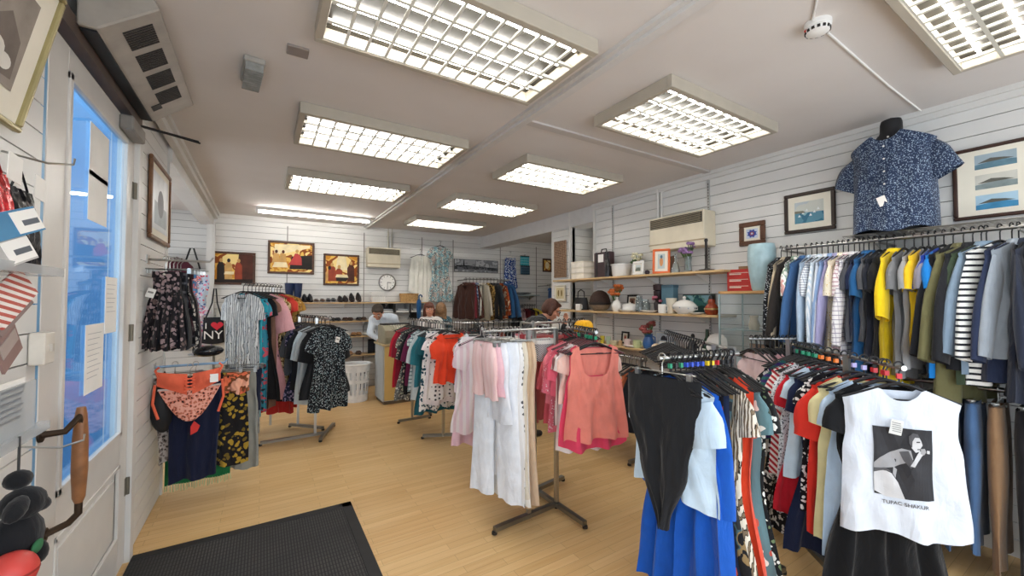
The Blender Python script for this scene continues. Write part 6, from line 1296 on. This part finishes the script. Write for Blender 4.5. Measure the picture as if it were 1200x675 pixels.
o = thing('beach_bag', 'black padded bag hanging against the slatted wall under the swimwear', 'bag', (-.6, 3.84, .6), .4); MB().ball((0, 0, .16), (.08, .05, .18), 16, 10).build('bag_body', pm('#1d1e22', .5), o); MB().tube([(-.05, 0, .3), (0, 0, .42), (.05, 0, .3)], .008, 6).build('bag_handle', BLACK, o)
o = thing('flip_flop', 'silver and black flip-flop on top of the swimwear arm', 'sandal', (-.43, 4.1, 1.10), .6); MB().ball((0, 0, .0), (.05, .13, .014), 16, 6).build('sandal_sole', pm('#b9bcc2', .3, .3), o); MB().tube([(0, .07, .012), (-.03, .02, .05), (-.045, -.03, .01)], .01, 6).tube([(0, .07, .012), (.03, .02, .05), (.045, -.03, .01)], .01, 6).build('sandal_strap', BLACK, o)
o = thing('sunglasses_case', 'shiny black case lying on the swimwear arm', 'case', (-.36, 4.02, 1.09), .2); MB().ball((0, 0, .045), (.1, .05, .045), 16, 8).build('case_body', pm('#18181c', .15), o); MB().tube([(-.1, 0, .045), (0, -.05, .045), (.1, 0, .045)], .004, 6).build('case_seam', STEEL, o)
# ---- near display on the slatted wall in front of the door
NX = XL+.02
framed('gilt framed print in a wide mount at the top of the near slatted wall', 'picture', (XL+.012, 1.63, 2.06), PI/2, .40, .46, pm('#9d9268', .35, .4, var=.15), .018, .075, [pm('#8f857c', .7, var=.2, sc=12), pm('#6d635c', .8, var=.3), pm('#d8d4cc', .7)], lambda mb, P: [blob(mb, P, 1, [(.1, .05), (.9, .1), (.85, .5), (.5, .7), (.15, .5)], .0005), blob(mb, P, 2, ell(.4, .3, .2, .1), .0008), blob(mb, P, 2, ell(.65, .22, .16, .08), .001)], tilt=.2)
def nearp(u, v, X): return at_x(u, v, X)
p = nearp(45, 407, XL+.0)
o = thing('light_switch', 'white switch box fixed to the edge of the door frame', 'switch', (XL+.002, 2.055, p.z)); MB().b2((0, -.05, -.055), (.04, .03, .055)).build('switch_box', pm('#d8d2c8', .5), o, smooth=False, bev=.004); MB().b2((.04, -.018, -.012), (.048, .0, .014)).build('rocker', pm('#c2bcb2', .5), o, smooth=False)
# shelf of foil gift bags
o = thing('acrylic_shelf', 'clear acrylic shelf carrying foil gift bags on the near wall', 'shelf', (XL, 1.78, nearp(20, 318, XL+.1).z)); AC = pm('#c9ced2', .15, 0, .5, name='acrylic', var=.05, alpha=.5)
MB().b2((0, -.35, -.006), (.14, .03, 0)).build('shelf_sheet', AC, o, smooth=False); MB().b2((.136, -.35, 0), (.14, .03, .02)).build('shelf_lip', AC, o, smooth=False)
zs = o.location.z
RED = pm('#c22a30', .25, .5, name='red_sequin', var=.5, sc=60); BLKF = pm('#15141c', .25, .3, name='black_sequin', var=.5, sc=60)
def gift(label, y, z, w, h, m, x=XL+.07, tilt=0):
    o = thing('gift_bag', label, 'bag', (x, y, z), PI/2, rot=(0, tilt, PI/2)); MB().grid(lambda a, b: (w/2*(2*a-1), -.035*(1-(2*a-1)**4)*(1-b**3)+.004*math.sin(30*a+9*b), h*b), 14, 10).grid(lambda a, b: (w/2*(2*a-1), .035*(1-(2*a-1)**4)*(1-b**3), h*b), 14, 10).build('bag_body', m, o, weld=.001); MB().box((w*.2, -.03, h*1.05), (w*.45, .002, h*.28), Matrix.Rotation(.08, 3, 'Y')).build('header_card', PAPER, o, smooth=False); MB().tube([(-w*.3, 0, h), (0, 0, h*1.25), (w*.3, 0, h)], .003, 5).build('bag_handle', m, o); return o
gift('red sequined gift bag on the acrylic shelf', 1.58, zs+.002, .16, .26, RED); gift('black sequined gift bag next to the door edge', 1.725, zs+.002, .15, .24, BLKF)
for i, (u, v, hx, lb) in enumerate(((22, 262, '#3f7ea8', 'blue and white printed packet tilted over the gift bags'), (12, 297, '#b5b3b0', 'grey printed packet tilted below the blue packet'))):
    p = nearp(u, v, XL+.13); o = thing('packet', lb, 'packet', p, rot=(-.25, -.35, PI/2-.2)); MB().b2((-.09, -.004, -.03), (.07, .004, .035)).build('packet_card', pm(hx, .5), o, smooth=False); MB().b2((-.02, -.0055, -.025), (.068, -.004, .03)).build('printed_panel', PAPER, o, smooth=False); MB().b2((.005, -.0065, -.008), (.06, -.0055, .006)).build('print_block', pm('#5b6168', .6), o, smooth=False)
p = nearp(14, 345, XL+.1)
o = thing('gift_card', 'red and white diagonally striped card fan below the acrylic shelf', 'card', p, rot=(-.3, -.5, PI/2)); MB().b2((-.11, -.003, -.045), (.09, .003, .04)).build('card_sheet', fab('ds', '#e6ded8', '#b5574a', s=34), o, smooth=False); MB().b2((-.12, .004, -.06), (.06, .008, .02)).build('card_back', pm('#7d6a66', .6), o, smooth=False)
p = nearp(10, 405, XL+.08)
o = thing('gift_card', 'brown folded card hanging under the striped card fan', 'card', p, rot=(0, -.6, PI/2)); MB().b2((-.06, -.003, -.05), (.05, .003, .05)).build('card_sheet', pm('#8a6f6a', .6), o, smooth=False); MB().b2((-.05, -.005, -.01), (.04, -.003, .03)).build('card_panel', pm('#a89a94', .6), o, smooth=False)
p = nearp(12, 478, XL+.09)
o = thing('leaflet_holder', 'clear plastic leaflet holder with a printed sheet on the near wall', 'holder', (XL+.05, p.y, p.z), PI/2); MB().b2((-.12, -.055, -.10), (.1, -.05, .06)).build('clear_front', AC, o, smooth=False); MB().b2((-.1, -.049, -.07), (.05, -.047, .075)).build('printed_sheet', PAPER, o, smooth=False); mb = MB()
for k in range(6): mb.b2((-.09, -.0555, .05-.016*k), (.03-.01*(k % 3), -.0552, .056-.016*k))
mb.build('print_line', pm('#7b8086', .7), o, smooth=False); MB().b2((-.14, -.07, -.10), (.15, -.045, -.075)).build('holder_rail', AC, o, smooth=False); MB().b2((-.12, -.05, -.10), (.1, 0, -.095)).build('holder_base', AC, o, smooth=False)
for u, v, lb in ((28, 188, 'bare wire hook below the gilt framed print'), (45, 528, 'long wire hook of the black plush toys')):
    p = nearp(u, v, XL+.05); tag(MB().tube([(XL+.005, p.y, p.z+.02), (XL+.1, p.y, p.z), (XL+.15, p.y+.02, p.z+.01), (XL+.152, p.y+.02, p.z+.03)], .0035, 6).build('wire_hook', CHROME), lb, 'hook')
p = nearp(20, 600, XL+.12)
o = thing('soft_toy', 'black plush toy with a green patch hanging low on the near wall', 'soft toy', p, PI/2); PL_ = fab('plain', '#17181c', bump=1)
MB().ball((0, 0, -.07), (.07, .05, .07)).build('toy_body', PL_, o); MB().ball((0, -.01, .02), (.05, .045, .042)).build('toy_head', PL_, o); MB().ball((0, 0, .085), (.028, .028, .025)).build('toy_hat', PL_, o)
for s in (-1, 1): MB().ball((s*.065, -.02, .01-.02*s), (.04, .022, .02), R=Matrix.Rotation(.5*s, 3, 'Y')).build('toy_arm', PL_, o); MB().ball((s*.04, -.02, -.135), (.026, .03, .035)).build('toy_leg', PL_, o)
MB().ball((-.03, -.048, -.09), (.03, .008, .016)).build('green_patch', pm('#2f6b45', .8), o); MB().tube([(0, 0, .11), (.0, .0, .2)], .003, 5).build('hang_cord', BLACK, o)
p = nearp(12, 672, XL+.14)
o = thing('toy_ball', 'red ball just below the black plush toy', 'ball', p); MB().ball((0, 0, 0), .05, 20, 14).build('ball_body', pm('#c8453f', .4), o); MB().lathe([(.0503, -.003), (.0507, 0), (.0503, .003)], n=24).build('ball_seam', pm('#8f2d2a', .5), o)
# blue scarf on a stand near the women
p = at_y(491, 352, 6.4)
o = thing('umbrella', 'blue folded umbrella hanging on the rail near the counter', 'umbrella', (p.x, 6.4, 1.22)); MB().lathe([(.01, 0), (.03, .03), (.042, .2), (.035, .3), (.012, .33)], n=12).build('furled_canopy', S('#1f4f7c'), o); MB().tube([(0, 0, .32), (0, 0, .38), (.02, 0, .4), (.045, 0, .39), (.05, 0, .36)], .012, 8).build('umbrella_handle', pm('#1f4f7c', .4), o); MB().cyl((0, 0, -1.15), (0, 0, .02), .008).build('stand_pole', CHROME, o)
MB().lathe([(.12, -1.219), (.12, -1.2), (.02, -1.19)], n=20).build('stand_base', STEEL, o)
# ================================================================ people
SKIN = pm('#c98f74', .55, 0, .35, name='skin', var=.08, sc=20)
def capsule(mb, a, b, ra, rb, n=14):
    a, b = Vector(a), Vector(b); mb.cyl(a, b, ra, n, rb); mb.ball(a, ra, n, 8); mb.ball(b, rb, n, 8)
def fuse(mb, name, m, vox, parent=None, smooth_it=4, dec=.5):
    o = mb.build('tmp', m); md = o.modifiers.new('r', 'REMESH'); md.mode = 'VOXEL'; md.voxel_size = vox; md.use_smooth_shade = True
    s = o.modifiers.new('s', 'SMOOTH'); s.iterations = smooth_it; s.factor = .5
    if dec < 1: d = o.modifiers.new('d', 'DECIMATE'); d.ratio = dec
    dg = bpy.context.evaluated_depsgraph_get(); dg.update(); me = bpy.data.meshes.new_from_object(o.evaluated_get(dg))
    bpy.data.objects.remove(o); me.polygons.foreach_set('use_smooth', [True]*len(me.polygons)); me.materials.clear()
    for q in (m if isinstance(m, (list, tuple)) else [m]): me.materials.append(q)
    o = bpy.data.objects.new(name, me); col.objects.link(o)
    if parent is not None: o.parent = parent
    return o
def person(label, J, face, tilt, top_m, bot_m, hair_m, long_hair=0, long_sleeve=1, turn=0, hair_len=.0, fringe=0, spec=0, curl=.6):
    """J: joints (hip centre, chest, neck, head, and per side shoulder, elbow, wrist, knee, ankle); face: heading of the face"""
    J = {k: (Vector(v) if not isinstance(v[0], (list, tuple)) else [Vector(q) for q in v]) for k, v in J.items()}
    hip, chest, neck, head = J['hip'], J['chest'], J['neck'], J['head']
    sd = (J['sh'][1]-J['sh'][0]).normalized(); hs = sd.copy(); hs.z = 0; hs.normalize()
    body = MB(); top = MB(); bot = MB(); shoes = []
    for s in (-1, 1):
        capsule(body, hip+hs*.075*s, chest+sd*.08*s, .095, .10); capsule(top, hip+hs*.085*s-Vector((0, 0, .02)), chest+sd*.085*s, .112, .117)
    capsule(body, J['sh'][0], J['sh'][1], .06, .06); capsule(top, J['sh'][0], J['sh'][1], .073, .073)
    capsule(body, chest, neck, .09, .05); capsule(body, neck, head-Vector((0, 0, .02)), .048, .045); capsule(top, chest, neck-(neck-chest)*.12, .115, .072)
    capsule(top, J['sh'][0]*.72+neck*.28, J['sh'][1]*.72+neck*.28, .078, .078)
    for i in (0, 1):
        a, b, c = J['sh'][i], J['el'][i], J['wr'][i]
        capsule(body, a, b, .05, .038); capsule(body, b, c, .039, .026)
        capsule(top, a, b, .064, .053)
        if long_sleeve: capsule(top, b, b+(c-b)*.93, .052, .038)
        # hand: palm, four unequal bent fingers, thumb from the side of the palm
        d = (c-b).normalized(); up = Vector(J.get('palm', [(0, 0, 1), (0, 0, 1)])[i]); sx = d.cross(up)
        if sx.length < .1: sx = d.orthogonal()
        sx.normalize(); nrm = sx.cross(d).normalized(); p = c+d*.05
        for q in (-1, 0, 1): capsule(body, c+d*.012+sx*.014*q, c+d*.085+sx*.026*q, .017, .014, 8)
        for k, ln in enumerate((.062, .074, .07, .054)):
            r0 = c+d*.085+sx*(-.033+.022*k); r1 = r0+(d-nrm*curl*.5).normalized()*ln*.55; r2 = r1+(d-nrm*curl*1.6).normalized()*ln*.5
            capsule(body, r0, r1, .0105, .0095, 8); capsule(body, r1, r2, .0095, .0085, 8)
        t0 = c+d*.03-sx*.026*(1 if i else -1); t1 = t0+(d*.6-sx*.9*(1 if i else -1)).normalized()*.038; t2 = t1+(d-nrm*.4).normalized()*.032
        capsule(body, t0, t1, .013, .0115, 8); capsule(body, t1, t2, .0115, .0095, 8)
        h0 = hip+hs*.09*(2*i-1)-Vector((0, 0, .03)); k_, an = J['kn'][i], J['an'][i]
        capsule(body, h0, k_, .085, .055); capsule(body, k_, an, .055, .035); capsule(bot, h0, k_, .098, .07); capsule(bot, k_, an+Vector((0, 0, .04)), .07, .058)
        fw = Vector((math.sin(turn), -math.cos(turn), 0)); capsule(body, an+Vector((0, 0, -.035)), an+fw*.14+Vector((0, 0, -.05)), .035, .026)
        shoes.append((an, fw))
    capsule(bot, hip-hs*.08, hip+hs*.08, .108, .108)
    # head
    R = (Euler((tilt, 0, face)).to_matrix()); hd = MB(); W = lambda x, y, z: head+R @ Vector((x, y, z))
    hd.ball(W(0, .012, .025), (.076, .092, .09), 22, 16, R); hd.ball(W(0, -.018, -.035), (.058, .066, .075), 20, 14, R); hd.ball(W(0, -.045, -.085), (.034, .033, .026), 14, 10, R)
    capsule(hd, W(0, -.085, .018), W(0, -.104, -.022), .009, .0145, 10)
    for s in (-1, 1):
        hd.ball(W(.077*s, .012, -.005), (.011, .022, .034), 10, 8, R); hd.ball(W(.03*s, -.075, .036), (.026, .014, .009), 10, 6, R); hd.ball(W(.042*s, -.058, -.03), (.024, .022, .02), 10, 6, R); hd.ball(W(.013*s, -.098, -.025), (.009, .009, .007), 8, 6, R)
    hd.ball(W(0, -.082, -.054), (.024, .013, .006), 10, 6, R); hd.ball(W(0, -.08, -.066), (.02, .013, .007), 10, 6, R)
    off = len(body.v); body.v += hd.v; body.f += [[i+off for i in f] for f in hd.f]; body.m += hd.m
    o = fuse(body, 'person', SKIN, .0075, dec=.35); tag(o, label, 'person')
    # lips, brows and eyes
    MB().ball(W(0, -.0925, -.059), (.02, .006, .008), 10, 6, R).build('mouth', pm('#a65a50', .5), o)
    for s in (-1, 1):
        e = MB().ball(W(.03*s, -.0825, .012), (.0145, .0085, .0085), 12, 8, R).build('eye', pm('#ece8e2', .2), o); MB().ball(W(.03*s, -.0895, .012), (.006, .003, .006), 10, 6, R).build('iris', pm('#2c2018', .2), e)
        MB().tube([W(.014*s, -.0895, .036), W(.03*s, -.09, .042), (W(.048*s, -.078, .036))], .004, 6).build('eyebrow', hair_m, o)
        if spec:
            MB().tube([W(.031*s+.022*math.cos(q), -.1, .01+.019*math.sin(q)) for q in [2*PI*k/14 for k in range(14)]], .0025, 5, closed=True).tube([W(.052*s, -.1, .014), W(.08*s, -.02, .016)], .0022, 5).build('spectacles', BLACK, o)
    # hair
    hb = MB(); hb.ball(W(0, .026, .042), (.087, .096, .088), 20, 14, R); hb.ball(W(0, .05, .0), (.08, .075, .085), 18, 12, R)
    for s in (-1, 1): hb.ball(W(.062*s, .02, .03), (.028, .06, .05), 12, 8, R)
    if fringe: hb.ball(W(0, -.062, .062), (.066, .032, .03), 14, 10, R)
    else: hb.ball(W(.02, -.045, .088), (.06, .045, .024), 14, 10, R)
    if long_hair:
        for s in (-1, -.5, 0, .5, 1):
            a = W(.066*s, .045-.03*abs(s), 0); b = a+Vector((0, 0, -long_hair))+R @ Vector((.012*s, .012, 0)); capsule(hb, a, b, .036, .024)
    fuse(hb, 'hair', hair_m, .009, o, 3, .5)
    fuse(top, 'shirt', top_m, .014, o, 6, .6); fuse(bot, 'trousers', bot_m, .014, o, 6, .6)
    for an, fw in shoes:
        mb = MB(); capsule(mb, an+Vector((0, 0, -.03)), an+fw*.15+Vector((0, 0, -.045)), .046, .036); fuse(mb, 'shoe', pm('#1d1b1c', .5), .012, o, 2, .6)
    return o
HB = pm('#3a3028', .7, name='short_brown_hair', var=.3, sc=40)
person('man in a pale blue shirt bending over the till at the counter', dict(hip=(1.80, 6.82, .95), chest=(1.66, 6.56, 1.2), neck=(1.57, 6.45, 1.29), head=(1.512, 6.37, 1.345),
  sh=[(1.5, 6.62, 1.22), (1.78, 6.44, 1.24)], el=[(1.43, 6.52, 1.02), (1.9, 6.5, 1.03)], wr=[(1.53, 6.44, .925), (1.78, 6.42, 1.0)], kn=[(1.73, 6.74, .5), (1.9, 6.74, .5)], an=[(1.7, 6.86, .08), (1.9, 6.86, .08)]),
  -.5, .75, fab('vs', '#cfdbe8', '#e3ebf3', s=60), S('#3a3f4a'), HB, turn=-.5)
person('girl with long reddish hair and a fringe wearing a white top at the back', dict(hip=(2.36, 6.36, .82), chest=(2.35, 6.36, 1.1), neck=(2.345, 6.36, 1.24), head=(2.33, 6.34, 1.375),
  sh=[(2.2, 6.38, 1.17), (2.5, 6.34, 1.17)], el=[(2.17, 6.36, .93), (2.54, 6.32, .93)], wr=[(2.2, 6.2, .76), (2.5, 6.16, .77)], kn=[(2.28, 6.34, .44), (2.44, 6.34, .44)], an=[(2.28, 6.38, .08), (2.44, 6.38, .08)]),
  -.2, .05, S('#e6e3df'), S('#2a3350'), pm('#5b2f20', .6, name='red_brown_hair', var=.35, sc=40), long_hair=.2, long_sleeve=0, fringe=1)
person('person with light brown hair turned away beside the red-haired girl', dict(hip=(2.66, 6.56, .82), chest=(2.65, 6.55, 1.1), neck=(2.64, 6.55, 1.24), head=(2.62, 6.55, 1.365),
  sh=[(2.78, 6.6, 1.16), (2.5, 6.5, 1.16)], el=[(2.83, 6.62, .92), (2.47, 6.47, .92)], wr=[(2.8, 6.76, .78), (2.5, 6.64, .78)], kn=[(2.72, 6.58, .44), (2.58, 6.53, .44)], an=[(2.72, 6.54, .08), (2.58, 6.5, .08)]),
  2.6, .15, fab('floral', '#2b4a58', '#7fa3ad', '#1f2a33', s=40), S('#23252c'), pm('#8a6a4c', .6, name='light_brown_hair', var=.35, sc=40), long_hair=.15, turn=2.8)
person('woman in a black top and glasses looking down with a hand at her face', dict(hip=(2.56, 3.86, .86), chest=(2.66, 3.82, 1.17), neck=(2.775, 3.79, 1.33), head=(2.865, 3.745, 1.425),
  sh=[(2.66, 3.68, 1.26), (2.72, 3.98, 1.26)], el=[(2.84, 3.55, 1.08), (2.9, 3.95, 1.05)], wr=[(2.965, 3.63, 1.25), (3.08, 3.8, 1.1)], kn=[(2.58, 3.78, .46), (2.6, 3.96, .46)], an=[(2.54, 3.78, .08), (2.56, 3.96, .08)], palm=[(1, 0, 0), (0, 0, 1)]),
  1.05, .5, S('#17181a'), S('#1f2128'), pm('#4a2a1e', .6, name='dark_red_brown_hair', var=.35, sc=40), turn=1.3, spec=1, long_hair=.06)
